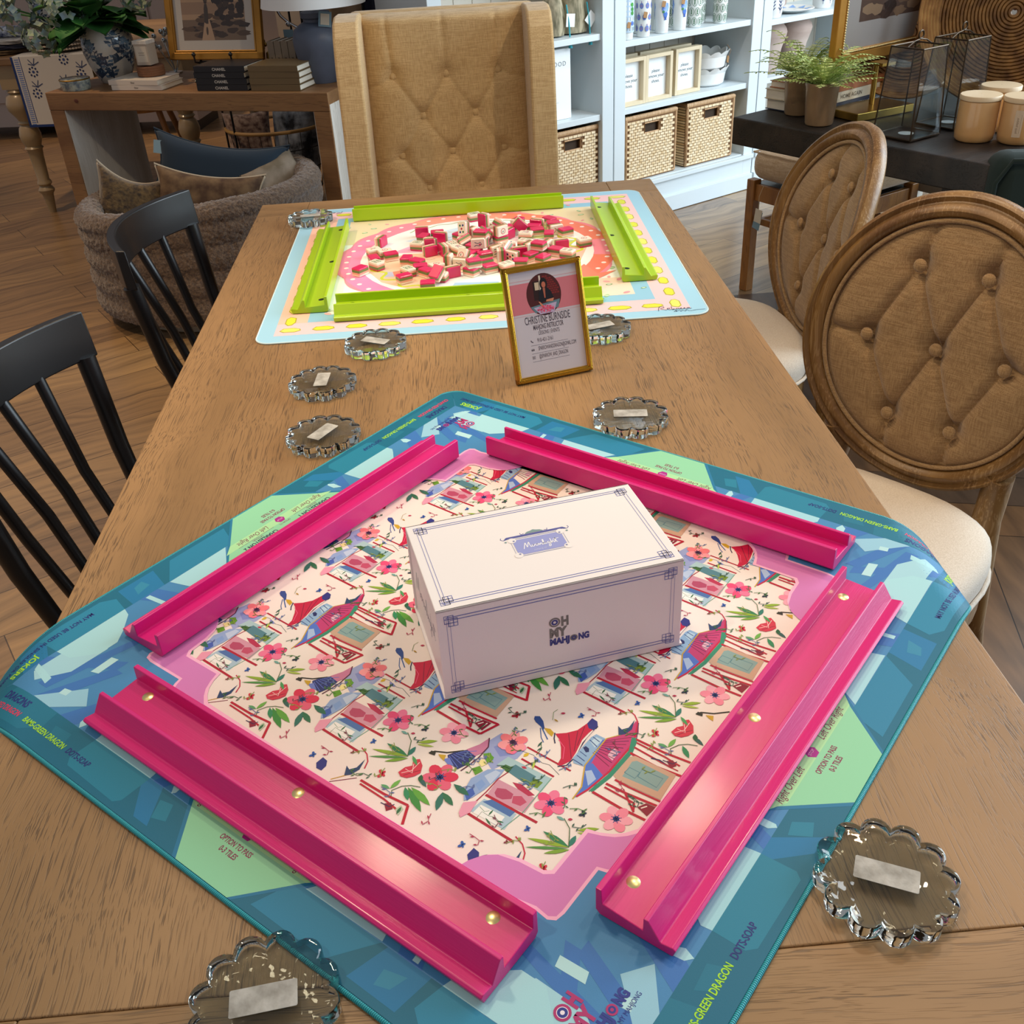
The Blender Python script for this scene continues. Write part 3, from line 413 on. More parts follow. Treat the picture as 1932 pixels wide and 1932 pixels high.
# --- faceted blues, words and emblems, the same on each side
def side(k):
    pm.T = sideT(k); pm.lo = .045*k
    Y = -S2+.0075
    Y = -.4182; pm.poly([(-.394, Y), (.394, Y), (.409, -.409), (.374, -.3745), (-.374, -.3745), (-.409, -.409)], '0e6a86', 10)
    for q, c in (([(-.13, -.3745), (-.13, -.406), (-.136, -.412), (-.212, -.410), (-.219, -.403), (-.218, -.3745)], '1d7f9b'), ([(.168, -.3745), (.07, -.3745), (.055, -.411), (.14, -.411)], '2180a4'),
                 ([(.32, -.3745), (.231, -.3745), (.225, -.400), (.24, -.411), (.32, -.411)], '2184a6'), ([(-.36, -.3745), (-.285, -.3745), (-.28, -.395), (-.30, -.411), (-.37, -.411)], '18748f'),
                 ([(-.10, -.385), (-.085, -.382), (-.075, -.398), (-.09, -.403)], '1d7f9b'), ([(.205, -.385), (.2, -.4), (.187, -.404), (.185, -.39)], '2d88aa'), ([(-.27, -.386), (-.245, -.384), (-.24, -.397), (-.262, -.4)], '18748f')):
        pm.poly(q, c, 10.45+.2*abs(q[0][0]))
    for q, c in (([(-.133, -.345), (-.13, -.3745), (-.218, -.3745), (-.219, -.365), (-.213, -.358), (-.2, -.345)], '9fd4de'), ([(-.103, -.353), (-.095, -.36), (-.095, -.372), (-.098, -.3745), (-.103, -.368)], 'a9dbe2'),
                 ([(-.245, -.360), (-.243, -.365), (-.247, -.3745), (-.253, -.369), (-.254, -.359)], 'a9dbe2'), ([(.272, -.330), (.295, -.330), (.318, -.352), (.32, -.3735), (.231, -.3745), (.235, -.362), (.256, -.342)], 'a6d9e0'),
                 ([(.315, -.302), (.318, -.312), (.291, -.313), (.289, -.303)], 'b4dfe2'), ([(.355, -.301), (.357, -.311), (.349, -.312), (.347, -.302)], 'b4dfe2'), ([(.357, -.337), (.35, -.368), (.342, -.373), (.348, -.339)], 'a9dbe2'),
                 ([(.201, -.344), (.204, -.372), (.198, -.372), (.195, -.345)], 'a9dbe2'), ([(.105, -.345), (.16, -.345), (.168, -.3735), (.082, -.3745), (.100, -.351)], 'a3d6e0'),
                 ([(-.366, -.30), (-.362, -.276), (-.345, -.27), (-.329, -.285), (-.33, -.33), (-.352, -.36), (-.366, -.352)], 'a3d3de'), ([(-.30, -.345), (-.29, -.335), (-.268, -.352), (-.30, -.3745), (-.33, -.374)], '93c6da')):
        pm.poly(q, c, 10.62+.3*(q[0][0]+.5))
    for kk, q in enumerate(([(.33, -.3745), (.345, -.3745), (.30, -.29), (.285, -.29)], [(.36, -.33), (.36, -.345), (.25, -.315), (.25, -.305)], [(-.11, -.3745), (-.125, -.3745), (-.105, -.33), (-.09, -.33)], [(.185, -.3745), (.21, -.3745), (.19, -.33), (.17, -.33)],
              [(-.28, -.3745), (-.255, -.3745), (-.225, -.33), (-.25, -.32)], [(-.33, -.3745), (-.30, -.345), (-.28, -.30), (-.295, -.30)])):
        pm.poly(q, '3a74b8', 10.1+.06*kk)
    for q in ([(.33, -.3745), (.31, -.411), (.345, -.411), (.36, -.3745)], [(-.11, -.3745), (-.14, -.3745), (-.105, -.411), (-.085, -.411)], [(.175, -.3745), (.22, -.3745), (.215, -.411), (.165, -.411)]): pm.poly(q, '1b78a8', 10.25+.1*q[0][0])
    # passing panel
    pm.poly([(-.1005, -.340), (.1105, -.340), (.0375, -.4182), (-.0395, -.4182)], '1f78a0', 10.7)
    pm.poly([(-.096, -.340), (.106, -.340), (.0335, -.4182), (-.0345, -.4182)], '8fd3a8', 11)
    pm.poly([(-.088, -.3575), (-.004, -.3575), (-.004, -.3705), (-.068, -.3705)], 'a9e0a6', 11.4); pm.poly([(.004, -.3575), (.094, -.3575), (.078, -.3705), (.004, -.3705)], 'a9e0a6', 11.4)
    mag = '8a1f55'
    pm.text('OPTION TO PASS', -.001, -.3815, .0078, mag, 12, align='C', bold=.02, width=.040); pm.text('0-3 TILES', -.001, -.3905, .0078, mag, 12, align='C', bold=.02, width=.021)
    for t, xx in (('Right Over Left', -.047), ('Left Over Right', .046)):
        pm.text(t, xx, -.3675, .0115, '7a2050', 12, align='C', shear=.35, width=.050); pm.rect(xx-.029, -.3572, xx+.029, -.3568, '7a2050', 12)
    pm.poly([(cos(radians(60*i))*.0072, -.364+sin(radians(60*i))*.0072) for i in range(6)], 'a8208a', 12); pm.text('STOP', 0, -.3655, .0042, 'f3c0e0', 12.4, align='C', width=.009)
    pm.text('OPTION TO', 0, -.3555, .0045, mag, 12, align='C', width=.018); pm.text('REQUIRED', -.047, -.3555, .0045, mag, 12, align='C', width=.017); pm.text('OPTIONAL', .046, -.3555, .0045, mag, 12, align='C', width=.017)
    pm.text('CHARLESTON 1', -.047, -.3505, .0095, '2a2f55', 12, align='C', bold=.03, width=.054); pm.text('CHARLESTON 2', .046, -.3505, .0095, '2a2f55', 12, align='C', bold=.03, width=.054)
    navy = '1d2a78'; lime = 'a6e22e'
    pm.text('DOTS-SOAP', -.2115, -.4015, .0092, navy, 12, align='C', bold=.02, width=.036)
    pm.text('BAMS-GREEN DRAGON', -.271, -.4015, .0092, lime, 12, align='C', bold=.02, width=.071)
    pm.text('CRAKS-RED DRAGON', -.350, -.4015, .0092, 'e2355f', 12, align='C', bold=.02, width=.068)
    pm.text('DRAGONS', -.342, -.3895, .0125, navy, 12, align='C', bold=.03, width=.043)
    pm.text('JOKERS', .3525, -.3895, .0125, lime, 12, align='C', bold=.03, width=.036)
    pm.text('MAY NOT BE USED IN SINGLES OR PAIRS', .3195, -.4015, .0088, navy, 12, align='C', bold=.02, width=.124)
    pm.T = None
for k in range(4): side(k)
pm.lo = 0
def emblem(pp, x, y, s, c1, c2, T=None, L=13, c3=None):
    pp.T = T
    pp.disc(x, y, .50*s, c1, L); pp.disc(x, y, .34*s, 'f0e6ee' if c3 is None else c3, L+.3); pp.disc(x, y, .30*s, c2, L+.5); pp.disc(x, y, .13*s, 'f0e6ee' if c3 is None else c3, L+.7)
    pp.text('H', x+.58*s, y-.48*s, 1.32*s, c1, L, bold=.06, width=.66*s); pp.text('MY', x-.48*s, y-1.58*s, 1.32*s, c1, L, bold=.06, width=1.6*s)
    pp.text('MAHJ', x-.48*s, y-2.42*s, .92*s, c2, L, bold=.06, width=1.78*s); pp.disc(x+1.68*s, y-2.10*s, .34*s, c1, L); pp.disc(x+1.68*s, y-2.10*s, .22*s, c2, L+.3); pp.disc(x+1.68*s, y-2.10*s, .10*s, c1, L+.5)
    pp.text('NG', x+2.10*s, y-2.42*s, .92*s, c2, L, bold=.06, width=.98*s); pp.T = None
for k in (0, 2): emblem(pm, -.340, -.3165, .0135, 'b0306f', '2b3a8c', sideT(k)); pm.T = sideT(k); pm.text('© 2026 OH MY MAHJONG', -.346, -.3565, .0058, '2b3a8c', 13, width=.052); pm.T = None
# overlocked edge cord
teal = mat('teal_overlock_thread', '1fa0ac', .55, bump=.0); 
m_, n_, p_ = nt('teal_cord'); wv = N(n_, 'ShaderNodeTexWave', i_Scale=1.0); wv.bands_direction = 'X'
at = N(n_, 'ShaderNodeAttribute', attribute_name='along'); cmb = N(n_, 'ShaderNodeCombineXYZ'); n_.links.new(at.outputs['Fac'], cmb.inputs[0]); n_.links.new(cmb.outputs[0], wv.inputs['Vector'])
rr_ = ramp(n_, (.0, lin('0f6f80')), (.6, lin('35b5c2'))); n_.links.new(wv.outputs[0], rr_.inputs[0]); n_.links.new(rr_.outputs[0], p_.inputs['Base Color']); p_.inputs['Roughness'].default_value = .4
bb_ = N(n_, 'ShaderNodeBump', i_Strength=.6, i_Distance=.001); n_.links.new(wv.outputs[0], bb_.inputs['Height']); n_.links.new(bb_.outputs[0], p_.inputs['Normal']); M_cord = m_
def cord(name, s, r, fn, rad, material, parent, hh=.0018, step=.012):
    k = s-r; pts = []
    for cx, cy, a0 in ((k, -k, -90), (k, k, 0), (-k, k, 90), (-k, -k, 180)):
        pts += [(cx+r*cos(radians(a0+90*i/6)), cy+r*sin(radians(a0+90*i/6))) for i in range(7)]
        nx = {(-90): (k, k, 1), 0: (-k, k, 2), 90: (-k, -k, 3), 180: (k, -k, 4)}[a0]
        a = pts[-1]; b = {1: (s, k), 2: (-k, s), 3: (-s, -k), 4: (k, -s)}[nx[2]]; b = {1: (s, k), 2: (-k, s), 3: (-s, -k), 4: (k, -s)}[nx[2]]
        n = max(2, int(math.dist(a, b)/step)); pts += [(a[0]+(b[0]-a[0])*i/n, a[1]+(b[1]-a[1])*i/n) for i in range(1, n)]
    g = B(); g.tube([fn(u, v, hh) for u, v in pts], rad, 8, close=True); me = g.bake(name, material)
    at = me.attributes.new('along', 'FLOAT', 'POINT'); d = 0; vals = []
    for i in range(len(pts)):
        vals += [d*180.0]*8; d += math.dist(pts[i], pts[(i+1) % len(pts)])
    at.data.foreach_set('value', vals); o = obj(name, me, material, parent)
    for p in me.polygons: p.use_smooth = True
    return o
tm_ = obj('game_mat', pm, M_print, loc=(MC[0], MC[1], TZ)); tag(tm_, 'teal and blue printed game mat turned diagonally, corners drooping over both table sides', 'game mat', kind='thing')
cord('stitched_edge', S2, .03, lambda u, v, h: mat_fn(u, v, h), .0023, M_cord, tm_)['label'] = 'bright turquoise overlocked edging'

# ================================================================ tile racks
RW = .072; RL = .508
def rack_mesh():
    sec = [(0, .0305), (.0055, .0305), (.0062, .0145), (.043, .0115), (.0432, .0262), (.0472, .0262), (.0585, .0085), (.069, .0105), (.072, .0085), (.0695, .0005), (.004, 0), (.0, .004)]
    vs = []
    for x in (-RL/2, RL/2): vs += [(x, -t, z) for t, z in sec]
    n = len(sec); fs = [(i, (i+1) % n, (i+1) % n+n, i+n) for i in range(n)]
    tri = tessellate_polygon([[Vector((t, z, 0)) for t, z in sec]])
    for a, b, c in tri: fs += [(a, b, c), (c+n, b+n, a+n)]
    g = B(); g.add(vs, fs); return g
def rack(label, c, col_m, dot_m, loc, rz, group, dots, name='tile_rack'):
    r = thing(name, label, 'tile rack', loc, rz, group)
    me = rack_mesh().bake('rail', col_m); bm = bmesh.new(); bm.from_mesh(me); bmesh.ops.recalc_face_normals(bm, faces=bm.faces); bm.to_mesh(me); bm.free()
    b = obj('rail', me, col_m, r, bev=.0008)
    for x in dots:
        g = B(); g.lathe([(.0062, .0), (.0062, .0010), (.0058, .0013)], 20); obj('magnet' if name == 'tile_rack' else 'dark_hole_disc', g, dot_m, r, loc=(x, -.0155, .0125), rot=(radians(4.6), 0, 0), smooth=40)  # on the lime racks these dark discs stand in for shaded holes
    return r
M_pink = mat('magenta_lacquer', 'd61a7a', .34, bump=.06, bs=700, stretch=(.05, 1, 1), coat=.12)
M_gold = mat('brass_magnet', 'e9dc9a', .3, metal=.85); M_green = mat('lime_lacquer', 'a3c808', .33, coat=.12); M_dark = mat('dark_hole', '26331a', .5, metal=.5)
# local x runs along the rack, local -y points away from the mat's centre; u, v of each rack's inner face
def place(u, v, ang, a, c): x, y = rotm(u, v, a, c); return (x, y, TZ+MH+.0016), a+ang
for (u, v, ang, lab) in ((-.002, -.291, 0, 'magenta tile rack on the teal mat, front right side, running towards the right-hand coaster'), (.275, -.020, pi/2, 'magenta tile rack on the teal mat, far right side by the oval-back chairs'),
                         (-.006, .262, pi, 'magenta tile rack on the teal mat, far left side by the black chairs'), (-.2985, -.0115, -pi/2, 'magenta tile rack on the teal mat, front left side, nearest the camera')):
    l, a = place(u, v, ang, MA, MC); rack(lab, None, M_pink, M_gold, l, a, 'magenta racks round the teal mat', () if ang == pi/2 else (.222,) if ang == pi else (-.222, 0, .222))

# ================================================================ gift box
BX = ((-.0508+.2005)/2, .0); bw, bd, bh = .2555, .1545, .113
bc = Vector((.0592, .8495)); ba = radians(11.9)
bx = thing('gift_box', 'white magnetic-lid gift box with lavender line border, in the middle of the teal mat', 'box', (bc.x, bc.y, TZ+MH+.0013), ba)
M_box = mat('white_box_board', 'f1ebe9', .45, bump=.02, bs=300)
g = B(); g.box((.001, .002, .0015), (bw+.004, bd+.004, .003)); obj('base_board', g, M_box, bx, bev=.0008)
g = B(); g.box((0, .0, .003+(bh-.006)/2), (bw-.004, bd-.006, bh-.006)); obj('body', g, M_box, bx, bev=.001)
g = B(); g.box((0, 0, bh-.0015), (bw, bd, .003)); g.box((0, -bd/2+.0012, bh/2+.001), (bw, .0024, bh-.002)); g.box((0, bd/2-.0012, bh/2+.001), (bw, .0024, bh-.002)); ld = obj('lid', g, M_box, bx, bev=.0008)
M_ink = printed('box_ink', rough=.5)
lav = '6b74b8'
def fret(pp, X, Y, m):
    for s_, w_ in ((0, .0007), (.0035, .0007)):
        a, b = X-m-s_, Y-m-s_; pp.frame(-a, -b, a, b, w_, lav, 1)
    for sx in (-1, 1):
        for sy in (-1, 1):
            cx, cy = sx*(X-m-.0045), sy*(Y-m-.0045)
            for q in ((-.0065, -.0065, .0025, .0025), (-.0025, -.0025, .0065, .0065), (-.0065, -.0025, .0065, .0065*.4), (-.0025, -.0065, .0026, .0065)): pp.frame(cx+q[0]*sx, cy+q[1]*sy, cx+q[2]*sx, cy+q[3]*sy, .0006, lav, 1.5)
pt = P(); fret(pt, bw/2, bd/2, .0095)
L0 = '8f96cf'
pt.rect(-.0265, -.0150, .0265, .0125, '9aa0d6', 1); pt.frame(-.0285, -.0170, .0285, .0145, .0006, '7d86b0', 1)
for sx in (-1, 1):
    for sy in (-1, 1): pt.disc(sx*.0265, -.00125+sy*.01375, .0045, 'f1ebe9', 2); pt.disc(sx*.0250, -.00125+sy*.0122, .0012, '7d86b0', 3)
pt.poly([(-.0345, .0165), (.0345, .0165), (.031, .0200), (-.031, .0200)], '5a5fa0', 1); pt.line([(-.031, .0165), (-.035, .0155), (-.0375, .018), (-.0365, .0205)], .0007, '5a5fa0', 1); pt.line([(.031, .0165), (.035, .0155), (.0375, .018), (.0365, .0205)], .0007, '5a5fa0', 1)
pt.poly([(-.0105, .0205), (.0105, .0205), (.007, .0235), (.003, .0245), (0, .026), (-.003, .0245), (-.007, .0235)], '7f9a9a', 1); pt.line([(-.011, .0215), (-.0145, .0205), (-.015, .0235)], .0007, '5a5fa0', 1); pt.line([(.011, .0215), (.0145, .0205), (.015, .0235)], .0007, '5a5fa0', 1)
for sx in (-1, 1): pt.disc(sx*.0335, .0118, .0013, '7f9a9a', 1)
# hand lettered word, drawn as pen strokes
def pen(pp, strokes, x, y, s, wd, col, lay):
    for q in strokes:
        n = len(q); o = []
        for i in range(n-1):
            a = q[max(i-1, 0)]; b = q[i]; c = q[i+1]; d = q[min(i+2, n-1)]
            for k in range(5):
                t = k/5; o.append(tuple(.5*((2*b[j])+(-a[j]+c[j])*t+(2*a[j]-5*b[j]+4*c[j]-d[j])*t*t+(-a[j]+3*b[j]-3*c[j]+d[j])*t**3) for j in (0, 1)))
        o.append(q[-1]); pp.line([(x+p[0]*s, y+p[1]*s) for p in o], wd, col, lay)
MOON = [[(0, -.3), (.3, .6), (.7, 1.7), (.75, .9), (.8, .1), (1.1, .9), (1.45, 1.75), (1.45, .8), (1.55, 0), (1.8, .25)], [(2.1, .65), (1.85, .5), (1.85, .1), (2.1, 0), (2.3, .25), (2.2, .6), (2.05, .6), (2.5, .55)], [(2.85, .65), (2.6, .5), (2.6, .1), (2.85, 0), (3.05, .25), (2.95, .6), (2.8, .6), (3.25, .55)],
        [(3.3, .65), (3.35, 0), (3.6, .55), (3.8, .6), (3.85, .1), (4.05, .1), (4.35, .9), (4.4, 1.6), (4.25, 1.6), (4.2, .6), (4.3, 0), (4.6, .3), (4.7, .65), (4.7, .05), (4.9, .1)], [(5.45, .6), (5.15, .6), (5.1, .1), (5.35, .05), (5.5, .6), (5.5, -.5), (5.3, -1.0), (5.05, -.7), (5.5, -.1), (5.8, .3)],
        [(5.85, 1.6), (5.85, 0), (6.1, .55), (6.3, .55), (6.35, .05), (6.55, .15), (6.9, 1.5)], [(6.9, 1.5), (6.85, .1), (7.1, .05)], [(6.2, 1.0), (7.6, 1.25)], [(4.72, .95), (4.75, 1.0)]]
pen(pt, MOON, -.0185, -.0045, .0052, .00075, 'ffffff', 2.5); pt.text('mahjong tile set', 0, -.0115, .0028, 'd8dbf2', 2.5, align='C')
o = obj('lid_print', pt, M_ink, ld, loc=(0, 0, bh+.0001)); o['label'] = 'lavender emblem and fretwork border printed on the lid'
pf = P(); fret(pf, bw/2, bh/2, .0095); emblem(pf, -.010, .0125, .0118, '7c7a76', '3b4288', L=1, c3='e8e0e0')
obj('front_print', pf, M_ink, ld, loc=(0, -bd/2-.0001, bh/2), rot=(pi/2, 0, 0))['label'] = 'grey and indigo lettering on the front'
ps = P(); pen(ps, MOON, -.055, -.006, .014, .0009, '6b6f8f', 1); obj('side_print', ps, M_ink, bx, loc=(-(bw-.004)/2-.0001, 0, bh/2), rot=(pi/2, 0, -pi/2))
# ================================================================ lime-and-pink game mat
GC = (0.0379, 2.1238); GA = radians(-.7071); GM = .0025
gfn = lambda u, v, h: (u*cos(GA)-v*sin(GA), u*sin(GA)+v*cos(GA), h)
M_gprint = printed('pastel_mat_print', rough=.45, bump=.06, bs=1500)
pg = P(gfn); G2 = .417
ring = [rc(G2*cx_, G2*cy_, G2, .028) for cx_, cy_ in ([(-1+2*i/40, -1) for i in range(40)]+[(1, -1+2*i/40) for i in range(40)]+[(1-2*i/40, 1) for i in range(40)]+[(-1, 1-2*i/40) for i in range(40)])]
pg.prism([gfn(u, v, 0)[:2] for u, v in ring], .0003, GM, col='9fd0e8'); pg.fn = lambda u, v, h: gfn(u, v, h+GM)
rg = random.Random(3)
pg.rect(-.386, -.386, .386, .386, 'f2c9cd', 1); pg.rect(-.330, -.330, .330, .330, '92c6e0', 2); pg.rect(-.297, -.297, .297, .297, 'f5f8f5', 3)
pg.rect(-.386, -.33, -.33, .33, 'f6c4b0', 1.5); pg.poly([(-.297, .12), (.297, .12), (.297, .297), (-.297, .297)], 'ecdcb8', 3.3); pg.poly([(.1, -.297), (.297, -.297), (.297, -.2), (.2, -.2)], 'f6dcc9', 3.3)
for k in range(4):
    pg.T = sideT(k); pg.lo = .03*k
    for i in range(13):
        x = -.358+.0615*i-.0; w_ = .021+rg.uniform(-.002, .002)
        a = [(x-w_, -.365), (x-w_*.6, -.372), (x+w_*.5, -.3725), (x+w_, -.366), (x+w_*.9, -.358), (x+w_*.3, -.352), (x-w_*.7, -.353)]
        if x < .37: pg.poly(a, 'a8a62a', 3); pg.poly([(x+(p[0]-x)*.9, -.3625+(p[1]+.3625)*.82) for p in a], 'd9de3c' if i % 3 else 'e4e46a', 4)
    pg.T = None
pg.lo = 0
for i in range(230):
    u, v = rg.uniform(-.325, .325), rg.uniform(-.325, .325)
    if hypot(u, v) < .305: continue
    c = rg.choice(['7fae7a', '8fbf86', 'f2a0a8', 'f4b7bd', '9fc48a', 'ef9fb0']); r = rg.uniform(.005, .0085)
    pg.disc(u, v, r, c, 5+i*.004, 10, ry=r*.6, rot=rg.uniform(0, 3)); pg.disc(u, v, r*.6, 'dff0dc' if c[0] in '789' else c, 6+i*.004, 8, ry=r*.32)
n = 150; sc_ = [((.297+.010*abs(sin(18*2*pi*i/n/2)))*cos(2*pi*i/n), (.297+.010*abs(sin(18*2*pi*i/n/2)))*sin(2*pi*i/n)) for i in range(n)]
pg.poly(sc_, 'f58fa8', 7.5)
def sector(a, b, r0, r1, c, L, n=14): pg.poly([(r1*cos(radians(a+(b-a)*i/n)), r1*sin(radians(a+(b-a)*i/n))) for i in range(n+1)]+[(r0*cos(radians(b+(a-b)*i/n)), r0*sin(radians(b+(a-b)*i/n))) for i in range(n+1)], c, L)
sector(10, 75, .25, .297, 'f0856e', 7.7); sector(-50, -12, .25, .297, 'f08068', 7.7); sector(75, 120, .25, .297, 'f2a090', 7.7); sector(150, 210, .25, .297, 'fb8fbb', 7.7); sector(195, 230, .25, .297, 'f98fc0', 7.8)
for i in range(48): a = 2*pi*i/48; pg.disc(.283*cos(a), .283*sin(a), .0055, 'fdeef0', 8, 8)
pg.disc(0, 0, .253, 'f4f6f6', 8.2, 48); 
for q, c in (([(-.24, -.05), (-.16, .03), (-.05, .02), (-.03, -.11), (-.13, -.2), (-.2, -.14)], 'efc9ac'), ([(.05, -.2), (.2, -.14), (.24, .0), (.12, .05), (.03, -.02)], 'ecc6b2'), ([(-.16, .12), (-.02, .21), (.06, .16), (.02, .1), (-.1, .08)], 'cfe2f2'),
             ([(-.19, .04), (-.14, .09), (-.03, .07), (-.05, .03)], 'eeb8da'), ([(.0, .18), (.08, .2), (.12, .17), (.05, .15)], '55b98a'), ([(.12, .19), (.19, .16), (.2, .12), (.14, .14)], 'cbd98c'), ([(-.06, -.205), (.03, -.212), (.04, -.18), (-.05, -.17)], 'a4cdea'), ([(.05, -.21), (.11, -.2), (.1, -.17), (.05, -.18)], 'a4cdea'),
             ([(-.18, -.08), (-.15, -.07), (-.14, -.105), (-.175, -.11)], 'f08a70'), ([(-.2, -.075), (-.18, -.08), (-.175, -.11), (-.195, -.11)], 'b9bdd6'), ([(.14, -.06), (.2, -.07), (.19, -.11), (.15, -.1)], 'e9b0cf'), ([(.16, -.2), (.22, -.11), (.24, -.17), (.28, -.16), (.24, -.2)], 'f28a72'), ([(.17, .06), (.22, .05), (.2, .0), (.16, .02)], 'b5c596'), ([(.1, .09), (.16, .1), (.17, .07)], 'b9cf7f')): pg.poly(q, c, 8.6+.02*rg.random()*10)
def wavy(a, b, r, amp, c, wd, L, n=40): pg.line([((r+amp*sin(i*.9))*cos(radians(a+(b-a)*i/n)), (r+amp*sin(i*.9))*sin(radians(a+(b-a)*i/n))) for i in range(n+1)], wd, c, L)
wavy(160, 250, .222, .012, 'c3cf3a', .007, 9); wavy(-60, 40, .215, .014, 'cfd83c', .007, 9); wavy(55, 130, .238, .004, '9aa868', .003, 9)
for i in range(26):
    u, v = rg.uniform(-.17, .2), rg.uniform(-.19, .19)
    pg.line([(u+.012*j, v+.006*sin(j*1.7+i)) for j in range(5)], .002, rg.choice(['6f93c9', '7aa86a', 'd0708f', 'b0a05a']), 9.3+.01*i)
SIG = [[(0, 0), (.5, 2.2), (1.4, 2.5), (1.6, 1.9), (.7, 1.3), (1.5, .6), (2.0, .2)], [(2.2, .8), (2.9, 1.1), (2.6, 1.5), (2.2, .9), (2.7, .3), (3.2, .6)], [(3.4, 2.3), (3.4, .2), (3.9, 1), (3.6, .3), (4.4, .6)], [(4.8, 1), (4.4, .9), (4.5, .3), (5.0, .9), (5.1, .3), (5.7, 1), (5.4, .9), (5.5, .3), (6.1, .6), (6.5, 1), (6.2, .9), (6.3, .3), (6.9, .6)], [(7.5, 1), (7.0, .9), (7.1, .3), (7.5, .9), (7.6, .3), (8.0, .5)], [(3.5, -1), (4.2, -.2), (4.0, -1), (4.8, -.3), (5.2, -1), (5.6, -.4), (6.2, -1), (6.6, -.2), (7.2, -1), (9, -.7), (11, -.6)]]
for k in (0, 2): pg.T = sideT(k); pen(pg, SIG, .325, -.392, .0078, .0011, '2b3550', 10)
pg.T = None
gm = obj('game_mat', pg, M_gprint, loc=(GC[0], GC[1], TZ)); tag(gm, 'square pastel pink, yellow and pale blue game mat under the lime racks', 'game mat', kind='thing')
cord('stitched_edge', G2, .028, lambda u, v, h: gfn(u, v, h), .0016, mat('pale_blue_thread', 'c9e3ea', .7), gm, hh=.0015)
gz = TZ+GM+.0011
for (u, v, ang, lab, dts) in ((-.0245, -.270, 0, 'lime green tile rack nearest the gold framed sign', (-.222, 0, .222)), (.281, .022, pi/2, 'lime green tile rack on the right-hand side of the pastel mat', (-.215, 0, .215)),
                         (-.036, .292, pi, 'lime green tile rack in front of the wingback armchair', ()), (-.294, -.030, -pi/2, 'lime green tile rack on the left-hand side of the pastel mat', (-.222, 0, .222))):
    x, y = rotm(u, v, GA, GC); rack(lab, None, M_green, M_dark, (x, y, gz), GA+ang, 'lime racks round the pastel mat', dts, name='mahjong_rack')

# ================================================================ mahjong tiles
M_tw = mat('ivory_tile', 'f2e6d2', .3, coat=.3); M_tp = mat('blush_tile_layer', 'e9a58f', .35); M_tg = mat('olive_tile_layer', '6f7f46', .35); M_tr = mat('crimson_tile_back', 'd61c5e', .28, coat=.3)
M_ti = printed('tile_ink', .4)
def tile_mesh(kind):
    g = B(); X, Y, r = .015, .011, .0024
    base = [(X-r+r*cos(radians(a)), Y-r+r*sin(radians(a))) for a in (0, 30, 60, 90)]; out = base+[(-x, y) for x, y in base[::-1]]+[(-x, -y) for x, y in base]+[(x, -y) for x, y in base[::-1]]
    lv = [(-.0085, .86, 3), (-.0078, .97, 3), (-.007, 1, 3), (-.0052, 1, 2), (.0002, 1, 1), (.0042, 1, 0), (.0075, .98, 0), (.0085, .88, 0)]
    n = len(out); vs = [(x*(1-(1-s)*.0016*8/abs(X)*0)-math.copysign((1-s)*.008, x), y-math.copysign((1-s)*.008, y), z) for z, s, m in lv for x, y in out]
    for i in range(len(lv)-1): g.add(vs[i*n:(i+2)*n], [(j, (j+1) % n, (j+1) % n+n, j+n) for j in range(n)], mi=lv[i+1][2] if i < 2 else lv[i][2] if i < 6 else 0)
    g.add(vs[:n], [tuple(range(n-1, -1, -1))], mi=3); g.add(vs[-n:], [tuple(range(n))], mi=0)
    p = P(lambda u, v, h: (v, -u, .0086+h), eps=.00006)
    if kind == 0: [p.disc(x, y, .0024, c, 1, 10) for x, y, c in ((-.004, .007, '2c7a4a'), (.004, .007, '2b3f8c'), (0, 0, 'c02040'), (-.004, -.007, '2b3f8c'), (.004, -.007, '2c7a4a'))]
    if kind == 1: [p.line([(x, y-.004), (x, y+.004)], .0016, c, 1) for x, y, c in ((-.005, .006, '2c7a4a'), (0, .006, '2c7a4a'), (.005, .006, '2c7a4a'), (-.005, -.006, '2c7a4a'), (0, -.006, 'c02040'), (.005, -.006, '2c7a4a'))]
    if kind == 2: p.frame(-.006, -.009, .006, .009, .0012, '3f7f4a', 1); p.frame(-.003, -.005, .003, .005, .001, '3f7f4a', 1.4); p.line([(-.005, .0), (.005, .0)], .001, '3f7f4a', 1.8)
    if kind == 3: p.text('8', 0, -.001, .009, '2b3550', 1, align='C'); p.line([(-.006, -.006), (-.002, -.002), (.003, -.005), (.006, -.009)], .0013, 'c02040', 1)
    if kind == 4: p.disc(0, .0, .0065, 'c02040', 1, 18); p.disc(0, 0, .0052, 'f2e6d2', 1.5, 18); p.text('K', 0, -.003, .009, '2b3550', 2, align='C')
    if kind == 5: p.line([(-.004, -.007), (-.001, .0), (-.004, .005), (.001, .008), (.004, .003), (.002, -.004), (.005, -.008)], .0013, '3a4a6a', 1); p.disc(.001, .004, .0022, 'c05070', 1.5, 8)
    o = len(g.v); g.v += p.v; g.f += [tuple(i+o for i in f) for f in p.f]; g.m += [4]*len(p.f); g.c += p.c
    return g.bake('tile_%s' % kind, [M_tw, M_tp, M_tg, M_tr, M_ti])
tms = [tile_mesh(k) for k in range(6)]
for me in tms:
    bm = bmesh.new(); bm.from_mesh(me)
    for f in bm.faces: f.smooth = False
    bm.to_mesh(me); bm.free()
info = []
for k, (x, y, z, a, b, c) in enumerate(TILES):
    R = Euler((a, b, c)).to_matrix(); up = (R @ Vector((0, 0, 1))).z
    st_ = 'up' if up > .6 else 'back' if up < -.6 else 'edge'; info.append([st_, x, y, z, (a, b, c), k])
words = {'up': 'mahjong tile with its ivory face up, %s from the left of such tiles', 'back': 'mahjong tile lying crimson back up, %s from the left of such tiles', 'edge': 'mahjong tile standing on edge showing its stripes, %s from the left of such tiles'}
